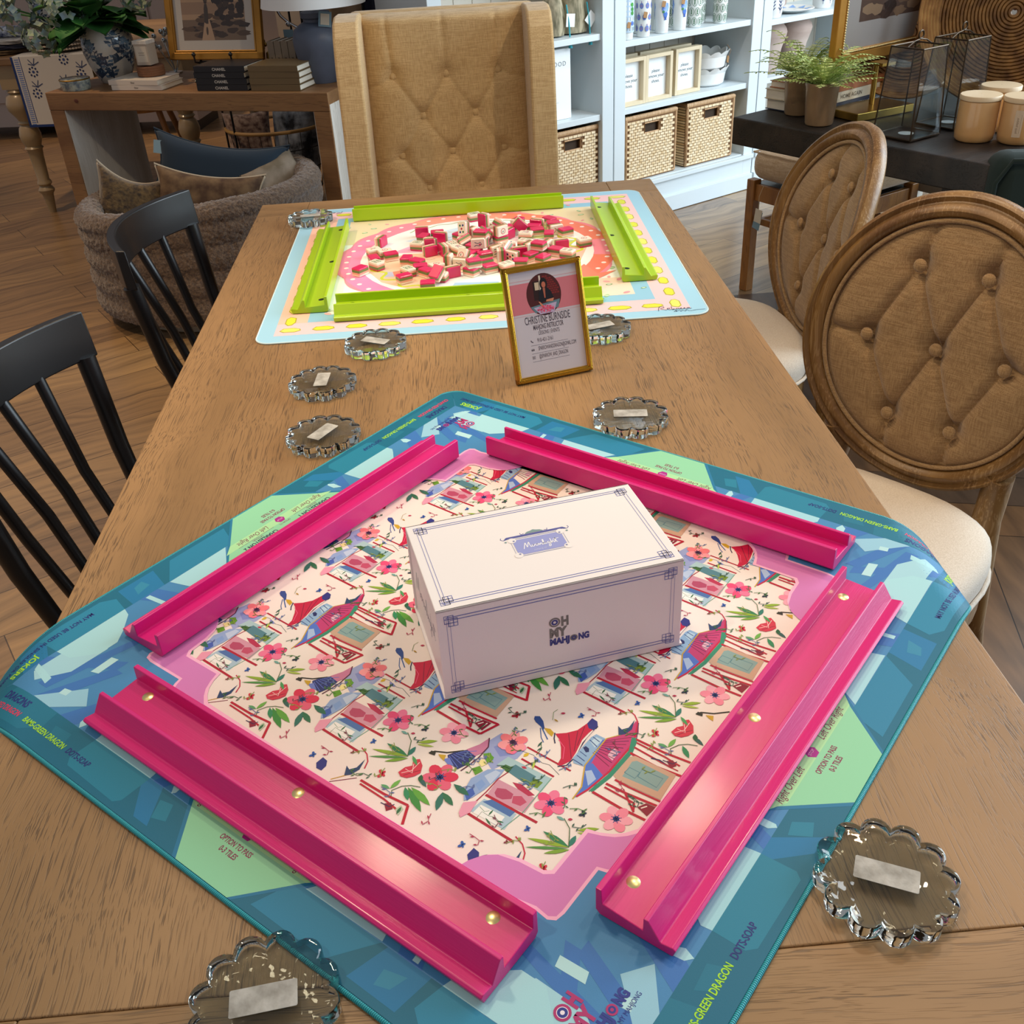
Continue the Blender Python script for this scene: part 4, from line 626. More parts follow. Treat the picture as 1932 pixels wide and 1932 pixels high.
ords = {'up': ('lying with its ivory engraved face up', 'ivory-face-up'), 'back': ('lying crimson back up', 'crimson-back-up'), 'edge': ('standing or tipped on its edge, striped side showing', 'on-edge')}
ords = ['1st', '2nd', '3rd']+['%dth' % i for i in range(4, 70)]; ords[20:23] = ['21st', '22nd', '23rd']; ords[30:33] = ['31st', '32nd', '33rd']
for st_ in words:
    L = sorted([t for t in info if t[0] == st_], key=lambda t: t[1]/max(t[2], .1))
    for n, (s_, x, y, z, e, k) in enumerate(L):
        single = k >= len(TILES)-30 and (x > .26)
        o = bpy.data.objects.new('mahjong_tile', tms[(k*7+3) % 6]); COL.objects.link(o); o.location = (x, y, TZ+GM+.0011+z+.0); o.rotation_euler = e
        tag(o, words[st_] % ords[n], 'mahjong tile', 'mahjong tiles heaped on the pastel mat')

# ================================================================ gold framed sign
fx = Vector((.0765, 1.466)); fe = Vector((.2025, 1.503)); fd = (fe-fx).normalized(); fw = .134; fh = .184
fr = thing('table_sign', 'small gold framed sign of a mahjong instructor standing on the table between the two mats', 'sign', ((fx.x+fe.x)/2, (fx.y+fe.y)/2, TZ+.0015), atan2(fd.y, fd.x), rot=None)
lean = radians(-15.5)

M_gf = mat('polished_gold_frame', 'c99a35', .22, metal=1, var=.06, vs=20)
RX = Matrix.Rotation(lean, 4, 'X')
def tilted(b):
    b.v = [tuple(RX @ Vector(v)) for v in b.v]; return b
g = B()
for k, (a, b_, c, d) in enumerate(((-fw/2, 0, fw/2, .009), (-fw/2, fh-.009, fw/2, fh), (-fw/2, 0, -fw/2+.009, fh), (fw/2-.009, 0, fw/2, fh))):
    g.box(((a+c)/2, 0, (b_+d)/2), (c-a, .010, d-b_)); g.box(((a+c)/2, -.0055, (b_+d)/2), ((c-a)-.004 if k < 2 else .004, .003, (d-b_)-.004 if k > 1 else .004))
obj('frame_moulding', tilted(g), M_gf, fr, bev=.0012)
g = B(); g.box((0, .002, fh/2), (fw-.014, .003, fh-.014)); obj('backing', tilted(g), mat('black_backing', '1d1a18', .8), fr)
g = B(); g.box((0, .052, .064), (.045, .003, .130), rot=(radians(-14), 0, 0)); o = obj('easel_strut', g, mat('black_backing', '1d1a18', .8), fr)
pc = P(); W2, H2 = fw/2-.008, fh-.016
pc.rect(-W2, .0, W2, H2, 'c6c2c8', 0); pc.rect(-W2, H2*.905, W2, H2*.912, 'c9a3a8', 1); pc.rect(-W2, H2*.60, W2, H2*.885, 'cc7780', 1); pc.rect(-W2, H2*.578, W2, H2*.583, 'c9a3a8', 1)
cx, cy, r = -.001, H2*.755, .0295
pc.disc(cx, cy, r, '4b1c1a', 2, 36, ry=r*1.12)
for i in range(9):
    for j in range(6):
        x = cx+.002+j*.0045+(.002 if i % 2 else 0); y = cy+.0+i*.0034
        if hypot((x-cx)/r, (y-cy)/(r*1.12)) < .88: pc.rect(x-.0019, y-.0012, x+.0019, y+.0012, '7a2420', 3)
pc.rect(cx-.017, cy-.008, cx-.004, cy+.022, '2a1512', 3); pc.rect(cx-.014, cy+.008, cx-.007, cy+.02, 'c9b79a', 4); pc.rect(cx-.006, cy+.005, cx-.003, cy+.030, 'cfc3b0', 4)
pc.poly([(cx-.010, cy-.014), (cx-.0085, cy+.004), (cx-.003, cy+.010), (cx+.006, cy+.010), (cx+.012, cy+.004), (cx+.016, cy-.008), (cx+.012, cy-.012), (cx+.004, cy-.010)], '17151b', 5)
pc.disc(cx+.001, cy+.0165, .0065, '17120f', 6, 14, ry=.0095); pc.disc(cx+.001, cy+.015, .0035, 'b86a50', 7, 12, ry=.0048); pc.poly([(cx-.001, cy+.010), (cx+.003, cy+.010), (cx+.002, cy-.006), (cx+.0, cy-.006)], 'a86048', 7)
pc.poly([(cx-.011, cy-.010), (cx-.008, cy-.011), (cx-.001, cy-.020), (cx-.005, cy-.021)], 'c58060', 7.5); pc.poly([(cx+.016, cy-.008), (cx+.014, cy-.013), (cx+.002, cy-.012), (cx+.003, cy-.009)], 'c58060', 7.5)
pc.poly([(cx-.025, cy-.017), (cx+.026, cy-.011), (cx+.022, cy-.024), (cx-.018, cy-.027)], '5f7f88', 4); pc.poly([(cx-.02, cy-.019), (cx+.02, cy-.015), (cx+.014, cy-.030), (cx-.010, cy-.0305)], 'b9a9c4', 5)
for i in range(90): a, q = rg.uniform(0, 6.3), rg.uniform(0, 1)**.5; pc.rect(cx+cos(a)*q*.0135-.001, cy-.0235+sin(a)*q*.006-.0007, cx+cos(a)*q*.0135+.001, cy-.0235+sin(a)*q*.006+.0007, rg.choice(['e0355f', 'e86a86', 'c22a50']), 8+i*.01)
ink = '4a4450'
pc.text('CHRISTINE BURNSIDE', 0, H2*.497, .0175, ink, 2, align='C', width=.078, bold=.005); pc.text('MAHJONG INSTRUCTOR', 0, H2*.437, .0115, ink, 2, align='C', width=.052, bold=.01); pc.text('LESSONS | EVENTS', 0, H2*.385, .0088, ink, 2, align='C', width=.036)
for y, t, wd in ((.318, '910-431-2161', .027), (.240, 'SPARROWANDDRAGON@GMAIL.COM', .066), (.163, '@SPARROW_AND_DRAGON', .050)): pc.text(t, -.022, H2*y, .0092, ink, 2, width=wd)
for y in (.292, .214, .136): pc.rect(-.034, H2*y, .030, H2*y+.0004, ink, 2)
pc.line([(-.033, H2*.345), (-.0325, H2*.333), (-.0295, H2*.322)], .0014, ink, 2); pc.rect(-.034, H2*.243, -.029, H2*.262, ink, 2); pc.line([(-.0335, H2*.262), (-.0315, H2*.251), (-.0295, H2*.262)], .0005, 'd9d6da', 3); pc.frame(-.0335, H2*.166, -.0295, H2*.189, .0006, ink, 2); pc.disc(-.0315, H2*.178, .0009, ink, 2, 8)
for v_ in range(1): pass
o = obj('printed_card', pc, printed('card_print', .35, coat=.3), fr); pc_v = [RX @ Vector((v.co.x, -.0012-v.co.z, v.co.y+.008)) for v in o.data.vertices]
for v, q in zip(o.data.vertices, pc_v): v.co = q

# ================================================================ scalloped glass coasters
M_cg = glass('thick_clear_glass', 'edf6f2', .03, 1.48, bump=.18, bs=60); M_pap = mat('coaster_sticker', 'b9b7b0', .7, c2='8f8c84', vs=60, bump=.15, bs=120)
def coaster():
    g = B(); n = 120; R_ = .056
    def ring(k, z, s=1): return [((R_*s-(k))*(1+.0)*(.865+.155*abs(sin(6*2*pi*i/n))**.75)*cos(2*pi*i/n), (R_*s-k)*(.865+.155*abs(sin(6*2*pi*i/n))**.75)*sin(2*pi*i/n), z) for i in range(n)]
    lv = [ring(.006, .0), ring(.001, .0008), ring(0, .003), ring(0, .0135), ring(.0008, .0152), ring(.003, .0162), ring(.006, .0155), ring(.009, .0145)]
    vs = [v for l in lv for v in l]; fs = [(i*n+j, i*n+(j+1) % n, (i+1)*n+(j+1) % n, (i+1)*n+j) for i in range(len(lv)-1) for j in range(n)]
    fs += [tuple(range(n-1, -1, -1)), tuple((len(lv)-1)*n+j for j in range(n))]; g.add(vs, fs); return g.bake('glass_body', M_cg)
cm = coaster()
for p in cm.polygons: p.use_smooth = True
bm = bmesh.new(); bm.from_mesh(cm)
for e_ in bm.edges:
    if len(e_.link_faces) == 2 and e_.calc_face_angle(0) > radians(38): e_.smooth = False
bm.to_mesh(cm); bm.free()
lb = B(); lb.prism([(-.024, -.011), (.024, -.011), (.025, -.010), (.025, .010), (.024, .011), (-.024, .011), (-.025, .010), (-.025, -.010)], 0, .0004); lbm = lb.bake('paper_label', M_pap)
for k, (x, y, z, rz, lab, s) in enumerate(((.302, .493, 0, -.45, 'scalloped clear glass coaster beside the right corner of the teal mat, nearest on the right', 1), (-.188, .437, 0, .12, 'scalloped clear glass coaster with bubbles, half out of the bottom of the photo', 1), (.2345, 1.312, 0, -.12, 'scalloped clear glass coaster behind the teal mat on the right, near the oval-back chair', 1),
                              (-.2235, 1.328, 0, 1.0, 'scalloped clear glass coaster touching the far left edge of the teal mat', .98), (-.241, 1.512, 0, 1.5, 'scalloped clear glass coaster, middle one of the three on the left', .98), (-.1605, 1.658, 0, -.5, 'scalloped clear glass coaster against the front edge of the pastel mat, on the left', .98),
                              (.238, 1.652, 0, .3, 'scalloped clear glass coaster half hidden behind the gold framed sign', .98), (-.3525, 2.445, .0045, .1, 'scalloped clear glass coaster overlapping the far left corner of the pastel mat', .96))):
    t = thing('glass_coaster', lab, 'coaster', (x, y, TZ+.0006+z), rz, 'scalloped glass coasters'); t.scale = (s, s, 1)
    c = bpy.data.objects.new('glass_body', cm); COL.objects.link(c); c.parent = t
    c = bpy.data.objects.new('paper_label', lbm); COL.objects.link(c); c.parent = t; c.location = (0, 0, .0150); c['label'] = 'whitish paper sticker'
# ================================================================ the room
def floor_mat():
    m, n, p = nt('plank_floor'); L = n.links.new; v = coords(n, rot=(0, 0, radians(-31)))
    br = N(n, 'ShaderNodeTexBrick', i_Scale=1.0); br.offset = .37; br.offset_frequency = 2
    L(v, br.inputs['Vector']); br.inputs['Mortar Size'].default_value = .0015; br.inputs['Mortar Smooth'].default_value = .1; br.inputs['Brick Width'].default_value = 1.25; br.inputs['Row Height'].default_value = .185
    br.inputs['Color1'].default_value = (*lin('9e7d54'), 1); br.inputs['Color2'].default_value = (*lin('806345'), 1); br.inputs['Mortar'].default_value = (*lin('3a2616'), 1)
    d = N(n, 'ShaderNodeTexNoise', i_Scale=2.5, i_Detail=2.0); L(v, d.inputs['Vector'])
    ma = N(n, 'ShaderNodeVectorMath', operation='MULTIPLY_ADD'); L(d.outputs['Color'], ma.inputs[0]); ma.inputs[1].default_value = (.25, .25, .25); L(v, ma.inputs[2])
    mp = N(n, 'ShaderNodeMapping'); mp.inputs['Scale'].default_value = (1.6, 26, 1); L(ma.outputs[0], mp.inputs[0])
    g = N(n, 'ShaderNodeTexNoise', i_Scale=1.0, i_Detail=6.0, i_Roughness=.65); L(mp.outputs[0], g.inputs['Vector']); r = ramp(n, (.32, (.52, .50, .48)), (.5, (.92, .92, .92)), (.68, (1.2, 1.18, 1.12))); L(g.outputs[0], r.inputs[0])
    mx = N(n, 'ShaderNodeMix', data_type='RGBA', blend_type='MULTIPLY'); mx.inputs[0].default_value = 1; L(br.outputs[0], mx.inputs[6]); L(r.outputs[0], mx.inputs[7]); L(mx.outputs[2], p.inputs['Base Color'])
    rr = ramp(n, (.3, (.42,)*3), (.7, (.30,)*3)); L(g.outputs[0], rr.inputs[0]); L(rr.outputs[0], p.inputs['Roughness']); p.inputs['Coat Weight'].default_value = .45; p.inputs['Coat Roughness'].default_value = .22
    b = N(n, 'ShaderNodeBump', i_Strength=.12, i_Distance=.003); L(g.outputs[0], b.inputs['Height']); L(b.outputs[0], p.inputs['Normal']); return m
def S(name, b, m, **k): return tag(obj(name, b, m, **k), kind='structure')
g = B(); g.box((0, 5, -.05), (16, 14, .1)); S('floor', g, floor_mat())
# dark herringbone parquet under and beyond the oval-back chairs
m_hb, n_hb, p_hb = nt('herringbone_parquet'); at_ = N(n_hb, 'ShaderNodeAttribute', attribute_name='Col'); nz_ = N(n_hb, 'ShaderNodeTexNoise', i_Scale=1.0, i_Detail=5.0); n_hb.links.new(coords(n_hb, (26, 5, 5), (0, 0, radians(-58))), nz_.inputs['Vector'])
rp_ = ramp(n_hb, (.3, (.6, .58, .55)), (.7, (1.2, 1.2, 1.2))); n_hb.links.new(nz_.outputs[0], rp_.inputs[0]); mx_ = N(n_hb, 'ShaderNodeMix', data_type='RGBA', blend_type='MULTIPLY'); mx_.inputs[0].default_value = 1
n_hb.links.new(at_.outputs['Color'], mx_.inputs[6]); n_hb.links.new(rp_.outputs[0], mx_.inputs[7]); n_hb.links.new(mx_.outputs[2], p_hb.inputs['Base Color']); p_hb.inputs['Roughness'].default_value = .42
rf = random.Random(5); g = B(); bw_, bl_, gp = .145, .58, .0012; cth, sth = cos(radians(-14)), sin(radians(-14)); Xa, Xb, Ya, Yb = .20, 3.4, -.6, 3.70
g.add([(Xa, Ya, .0004), (Xb, Ya, .0004), (Xb, Yb, .0004), (Xa, Yb, .0004)], [(0, 1, 2, 3)], col='20150d')
for i in range(-30, 31):
    for j in range(-10, 11):
        ox, oy = i*bw_+j*(bl_*1.0), i*bw_-j*bl_
        for q in ((ox, oy, bl_, bw_), (ox, oy+bw_, bw_, bl_)):
            c_ = [(q[0]+gp, q[1]+gp), (q[0]+q[2]-gp, q[1]+gp), (q[0]+q[2]-gp, q[1]+q[3]-gp), (q[0]+gp, q[1]+q[3]-gp)]
            pl = [(1.6+x*cth-y*sth, 1.6+x*sth+y*cth) for x, y in c_]
            for ax, lo, sgn in ((0, Xa, 1), (0, Xb, -1), (1, Ya, 1), (1, Yb, -1)):
                o2 = []
                for k in range(len(pl)):
                    a, b_ = pl[k], pl[(k+1) % len(pl)]; ia, ib = sgn*(a[ax]-lo) >= 0, sgn*(b_[ax]-lo) >= 0
                    if ia: o2.append(a)
                    if ia != ib: t = (lo-a[ax])/(b_[ax]-a[ax]); o2.append((a[0]+(b_[0]-a[0])*t, a[1]+(b_[1]-a[1])*t))
                pl = o2
                if len(pl) < 3: break
            if len(pl) > 2: g.add([(x, y, .0008) for x, y in pl], [tuple(range(len(pl)))], col=rf.choice(['5b4230', '4c3b30', '64492f', '54402f', '4a3d36', '6b4d30', '8a5f34']))
S('floor', g, m_hb)
SH = radians(32.07); s0 = Vector((1.073, 4.88)); sd = Vector((cos(SH), sin(SH))); sn = Vector((-sin(SH), cos(SH)))
M_wall = mat('warm_grey_wall', '8d8378', .9, var=.03, vs=2); M_wpanel = mat('pale_grooved_boards', 'b9aaa0', .8)
def wallbox(name, a, b_, h, t, m):
    a, b_ = Vector(a), Vector(b_); d = b_-a; g = B(); g.box((0, 0, h/2), (d.length, t, h)); c = (a+b_)/2
    return S(name, g, m, loc=(c.x, c.y, 0), rot=(0, 0, atan2(d.y, d.x)))
wb = lambda t, off=.47: tuple(s0+sd*t+sn*off)
wallbox('wall_right', wb(-1.15), wb(5.2), 3.2, .1, M_wall)
wallbox('wall_partition', (-1.05, 7.5), (-.1, 4.85), 3.2, .1, M_wall)
wallbox('wall_back', (-6, 9.2), (1.5, 9.2), 3.2, .1, M_wpanel)

# ================================================================ oval-back dining chairs
M_carv = wood('limed_oak_carved', '94703f', '6b4a26', 'c8a677', 'Z', rough=.38, fine=.35, pores=.35, big=2.2)
M_lin = fabric('natural_linen', 'b09066', '967650', scale=800, bump=.25); M_seat = mat('pale_linen_seat', 'e0d6c8', .95, c2='cfc3b2', vs=420, bump=.35, bs=700, sheen=.2, spec=.2)
TUFT = [(-.062, .142), (.062, .142), (-.130, .0), (0, .0), (.130, .0), (-.062, -.142), (.062, -.142)]
PLEAT = [(-.062, .142, -.130, 0), (.062, .142, 0, 0), (0, 0, -.062, -.142), (.130, 0, .062, -.142), (-.062, .142, 0, 0), (.062, .142, .130, 0), (-.130, 0, -.062, -.142), (0, 0, .062, -.142), (-.062, .142, -.05, .23), (.062, .142, .08, .22), (-.130, 0, -.22, .0), (.130, 0, .22, -.0), (-.062, -.142, -.07, -.23), (.062, -.142, .05, -.23)]
def segd(x, y, a, b, c, d):
    dx, dy = c-a, d-b; t = max(0, min(1, ((x-a)*dx+(y-b)*dy)/(dx*dx+dy*dy))); return hypot(x-a-dx*t, y-b-dy*t)
def oval_chair(label, C, yaw, tilt, a, b, bend, grp):
    back_off = .27; root = thing('oval_back_chair', label, 'chair', (C[0]+cos(yaw)*back_off, C[1]+sin(yaw)*back_off, 0), yaw, grp); zc = C[2]
    ct, st = cos(tilt), sin(tilt)
    def pt(y, z, d):                       # panel coordinates -> chair coordinates (x forward, y left)
        n = d+bend*(y/a)**2; return Vector((-back_off+n*ct-z*st, y, zc+n*st+z*ct))
    # carved ring
    prof = [(.945, .002), (.975, .006), (.995, .002), (1.005, -.012), (.985, -.026), (.955, -.030), (.88, -.030), (.822, -.026), (.816, -.006), (.826, .003), (.838, .0045), (.846, .0015), (.862, .010), (.890, .0145), (.920, .0115), (.934, .004)]
    g = B(); n = 96; m_ = len(prof)
    vs = [pt(a*k*cos(2*pi*i/n), b*k*sin(2*pi*i/n), d) for i in range(n) for k, d in prof]
    fs = [(i*m_+j, ((i+1) % n)*m_+j, ((i+1) % n)*m_+(j+1) % m_, i*m_+(j+1) % m_) for i in range(n) for j in range(m_)]; g.add(vs, fs); obj('back_frame', g, M_carv, root, smooth=50)
    # tufted panel
    ai, bi = a*.828, b*.828
    def f(u, v):
        r = u**.8; th = 2*pi*v; y, z = ai*r*cos(th), bi*r*sin(th)
        d = .030*(1-r**4)**.6-.006
        for q in TUFT: d -= .023*math.exp(-((y-q[0])**2+(z-q[1])**2)/.00055)
        e = min(segd(y, z, *q) for q in PLEAT); d -= .008*math.exp(-(e/.010)**2)+.004*math.exp(-(e/.0028)**2); return pt(y, z, d*(1 if r < .97 else .4))
    g = B(); g.grid(f, 90, 190); pn = obj('back_upholstery', g, M_lin, root, smooth=80)
    for q in TUFT:
        g = B(); r0 = min(segd(q[0], q[1], *p_) for p_ in PLEAT); g.ell(pt(q[0], q[1], .0145), (.0125, .0125, .0065), 14, 8, M=Matrix.Rotation(pi/2-tilt, 3, 'Y')); obj('button', g, M_lin, pn, smooth=60)
    g = B(); g.tube([pt(ai*cos(2*pi*i/72), bi*sin(2*pi*i/72), .006) for i in range(72)], .0042, 8, close=True); obj('piping', g, M_lin, pn, smooth=60)
    g = B(); g.grid(lambda u, v: pt(a*.9*u*cos(2*pi*v), b*.9*u*sin(2*pi*v), -.031), 8, 48, flip=True); obj('back_lining', g, M_seat, root, smooth=60)
    # seat
    def so(k): return [(math.copysign(abs(cos(2*pi*i/40))**.62, cos(2*pi*i/40))*.232*k+.015, math.copysign(abs(sin(2*pi*i/40))**.62, sin(2*pi*i/40))*.25*k*(1+.06*cos(2*pi*i/40))) for i in range(40)]
    g = B(); lv = [(.96, .365), (.975, .385), (.98, .405), (.965, .425), (.90, .438), (.72, .447), (.45, .452), (.01, .454)]
    for k in range(len(lv)-1):
        A, B_ = so(lv[k][0]), so(lv[k+1][0]); g.add([(*p, lv[k][1]) for p in A]+[(*p, lv[k+1][1]) for p in B_], [(i, (i+1) % 40, (i+1) % 40+40, i+40) for i in range(40)])
    sc_ = obj('seat_cushion', g, M_seat, root); me = sc_.data; bm = bmesh.new(); bm.from_mesh(me); bmesh.ops.remove_doubles(bm, verts=bm.verts, dist=1e-4)
    for f_ in bm.faces: f_.smooth = True
    bm.to_mesh(me); bm.free()
    g = B(); g.tube([(*p, .372) for p in so(.985)], .0045, 8, close=True); obj('seat_piping', g, M_seat, root, smooth=60)
    g = B(); o_ = so(.965)
    for z0_, z1_ in ((.305, .366),): g.prism(o_, z0_, z1_)
    obj('seat_rail', g, M_carv, root, bev=.004)
    for s in (-1, 1):
        g = B(); g.lathe([(.012, 0), (.014, .02), (.022, .24), (.027, .27), (.020, .285), (.03, .30), (.03, .35)], 16); obj('leg', g, M_carv, root, loc=(.185, s*.19, 0), smooth=40)
        p0 = pt(s*a*.66, -b*.70, -.014); g = B()
        def rr(i, j): pass
        g.tube([p0, Vector((-.262, s*.158, .455)), Vector((-.238, s*.162, .40)), Vector((-.235, s*.17, .33)), Vector((-.26, s*.18, .15)), Vector((-.30, s*.19, 0))], [.024, .026, .026, .024, .019, .015], 12)
        obj('leg', g, M_carv, root, smooth=50)
    return root
oval_chair('oval-back dining chair with tufted linen back, the nearer of the two', (.86, 1.637, .688), radians(-139.7), radians(6.4), .253, .275, .046, 'oval-back chairs along the right side of the table')
oval_chair('oval-back dining chair with tufted linen back, farther one by the cushioned stool', (.913, 2.374, .653), radians(-178.7), radians(11.3), .251, .276, .063, 'oval-back chairs along the right side of the table')

# ================================================================ black spindle chairs
M_blk = mat('black_stained_wood', '0f0e10', .36, var=.25, vs=6, stretch=(1, 1, .3), coat=.1)
def spindle_chair(label, loc, rz):
    r = thing('spindle_back_chair', label, 'chair', loc, rz, 'black spindle chairs along the left side of the table')
    g = B(); sh = [(x, y) for x, y in [(-.20+0*.1, -.14)]]
    out = [(-.24*cos(radians(t))+.02 if True else 0, .215*sin(radians(t))) for t in range(-90, 91, 12)]+[(.20, .235), (.225, .20), (.225, -.20), (.20, -.235)]
    g.prism(out, .432, .456); obj('seat', g, M_blk, r, bev=.006, seg=3)
    cx = lambda y: -.222-.080*(1-(abs(y)/.225)**1.9)
    def cr(u, v):
        y = -.228+.456*u; x = cx(y); th = .011+.002*cos(pi*(u-.5)); k = v*4
        px, pz = [(-th, .772), (th, .772), (th-.006, .856), (-th-.006, .856)][int(k) % 4]; return Vector((x+px, y, pz))
    vs = []; n = 28
    for i in range(n+1):
        y = -.228+.456*i/n; x = cx(y)
        for px, pz in ((-.012, .768), (.011, .768), (.004, .852), (-.016, .852)): vs.append((x+px, y, pz))
    fs = [(i*4+j, i*4+(j+1) % 4, (i+1)*4+(j+1) % 4, (i+1)*4+j) for i in range(n) for j in range(4)]+[(3, 2, 1, 0), (n*4, n*4+1, n*4+2, n*4+3)]
    g = B(); g.add(vs, fs); obj('crest_rail', g, M_blk, r, bev=.003, seg=3, smooth=35)
    for s in (-1, 1):
        g = B(); g.tube([(cx(s*.215)+.001, s*.214, .772), (-.205, s*.200, .60), (-.175, s*.185, .455)], [.0175, .0165, .0145], 14); obj('back_post', g, M_blk, r, smooth=40)
        g = B(); g.tube([(-.16, s*.15, .434), (-.24, s*.20, 0)], [.016, .011], 12); obj('leg', g, M_blk, r, smooth=40)
        g = B(); g.tube([(.17, s*.17, .434), (.22, s*.21, 0)], [.016, .011], 12); obj('leg', g, M_blk, r, smooth=40)
        g = B(); g.tube([(-.20, s*.175, .2), (.195, s*.19, .2)], .009, 10); obj('stretcher', g, M_blk, r, smooth=40)
    for y in (-.128, -.043, .043, .128):
        g = B(); g.tube([(cx(y), y, .772), (-.235, y*.86, .60), (-.20+.0*abs(y)+abs(y)*.12, y*.80, .45)], [.0105, .0105, .0105], 10); obj('spindle', g, M_blk, r, smooth=40)
    return r
c0 = spindle_chair('black wooden spindle-back chair by the far left of the table, beside the fuzzy armchair', (-.438, 2.236, 0), radians(-5))
dup(c0, (-.478, 1.450, 0), (0, 0, radians(-7)), 'black wooden spindle-back chair nearest the camera, cut by the left frame edge')

# ================================================================ wingback chair
M_wing = fabric('golden_linen', 'd0b283', 'b8986a', scale=800, bump=.2)
wg = thing('wingback_chair', 'tall tufted wingback armchair in beige linen at the far head of the table', 'chair', (.003, 3.02, 0), 0)
WB = [(-.156, .96), (.0, .96), (.152, .962), (-.079, .847), (.079, .848), (-.152, .735), (.002, .742), (.16, .742), (-.078, .635), (.084, .636), (-.152, .53), (.004, .53), (.158, .53)]
WP = []
for i in range(3, 5):
    for j in range(0, 3):
        if hypot(WB[i][0]-WB[j][0], WB[i][1]-WB[j][1]) < .16: WP.append((*WB[i], *WB[j]))
    for j in range(5, 8):
        if hypot(WB[i][0]-WB[j][0], WB[i][1]-WB[j][1]) < .16: WP.append((*WB[i], *WB[j]))
for i in range(8, 10):
    for j in range(5, 8):
        if hypot(WB[i][0]-WB[j][0], WB[i][1]-WB[j][1]) < .16: WP.append((*WB[i], *WB[j]))
WP += [(-.156, .96, -.17, 1.2), (0, .96, -.005, 1.2), (.152, .962, .15, 1.2), (-.156, .96, -.25, .92), (.152, .962, .25, .93), (-.152, .735, -.26, .70), (.16, .742, .26, .72)]
def wb_f(u, v):
    x = -.247+.494*u; z = .40+.735*v; e = min(segd(x, z, *q) for q in WP); d = .05*(1-abs(2*u-1)**6)
    for q in WB: d -= .016*math.exp(-((x-q[0])**2+(z-q[1])**2)/.0007)
    d -= .006*math.exp(-(e/.010)**2)*.6+.003*math.exp(-(e/.003)**2)
    top = max(0, (v-.955)/.045); return Vector((x, .165+.03*v-d+.05*top**2*1.2, z-.010*top**2))
g = B(); g.grid(wb_f, 100, 130); pn = obj('back_cushion', g, M_wing, wg, smooth=80)
for x, z in WB[:10]: g = B(); g.ell((x, wb_f((x+.247)/.494, (z-.4)/.735).y-.002, z), (.0115, .006, .0115), 14, 8); obj('button', g, M_wing, pn, smooth=60)
g = B(); g.box((0, .24, .74), (.56, .07, .78)); obj('outer_back', g, M_wing, wg, bev=.03, seg=4, smooth=30)
for s in (-1, 1):
    g = B(); out = [(.26, .36), (.02, .36), (-.02, .45), (-.025, .62), (-.02, .85), (-.02, 1.03), (.0, 1.09), (.04, 1.125), (.10, 1.135), (.2, 1.13), (.26, 1.11)]
    Mx = Matrix(((0, 0, 1), (1, 0, 0), (0, 1, 0))); g.prism(out, -.036, .036, M=Mx); g.v = [(v[0]+s*(.276-.012*(v[2]-.4)), v[1], v[2]) for v in g.v]
    obj('wing', g, M_wing, wg, bev=.026, seg=5, smooth=30)
g = B(); g.box((0, -.02, .40), (.50, .46, .12)); obj('seat_cushion', g, M_wing, wg, bev=.03, seg=4); g = B(); g.box((0, .0, .30), (.60, .54, .12)); obj('seat_base', g, M_wing, wg, bev=.02, seg=3)
for sx in (-1, 1):
    for sy in (-1, 1): g = B(); g.tube([(sx*.25, sy*.22, .25), (sx*.255, sy*.23, 0)], [.024, .015], 12); obj('leg', g, M_blk, wg, smooth=40)
# ================================================================ white bookcases
M_wht = mat('white_painted_wood', 'd2dce0', .45, var=.02, vs=3)
def ST(t, d, z=0): p = s0+sd*t+sn*d; return Vector((p.x, p.y, z))
def bookcase(label, t0, t1, shelves):
    r = thing('bookcase', label, 'bookcase', tuple(ST((t0+t1)/2, 0)), SH, 'white bookcases'); W_ = t1-t0; Dp = .40; Ht = 2.3
    for s in (-1, 1):
        g = B(); g.box((s*(W_/2-.034), Dp/2, Ht/2), (.064, Dp, Ht)); obj('side_panel', g, M_wht, r, bev=.002)
    g = B(); g.box((0, Dp-.01, Ht/2), (W_-.13, .018, Ht-.01))
    for k in range(9): g.box((-W_/2+.08+k*(W_-.16)/8, Dp-.0205, Ht/2), (.006, .004, Ht-.02))
    obj('back_panel', g, mat('shelf_back_cream', 'cfc5b6', .7), r)
    g = B(); g.box((0, Dp/2, .166), (W_-.13, Dp-.02, .025)); g.box((0, .010, .077), (W_-.13, .02, .152)); g.box((0, -.006, .165), (W_-.01, .02, .02)); g.box((0, -.006, .04), (W_-.01, .018, .075)); obj('plinth', g, M_wht, r, bev=.002)
    for z in shelves: g = B(); g.box((0, Dp/2-.003, z-.0125), (W_-.13, Dp-.03, .025)); obj('shelf', g, M_wht, r, bev=.0015)
    return r
bookcase('white bookcase bay directly behind the wingback chair, tall white box on its shelf', -1.326, -.398, (.515, .842, 1.25, 1.65))
bookcase('white bookcase bay holding the small framed signs and two wicker baskets', -.396, .534, (.515, .795, 1.25, 1.65))
bookcase('white bookcase bay with grey terracotta pots, behind the potted ferns', .536, 1.470, (.515, .777, 1.25, 1.65))
bookcase('white bookcase bay at the far right, behind the round rattan trays', 1.472, 2.40, (.515, .777, 1.25, 1.65))
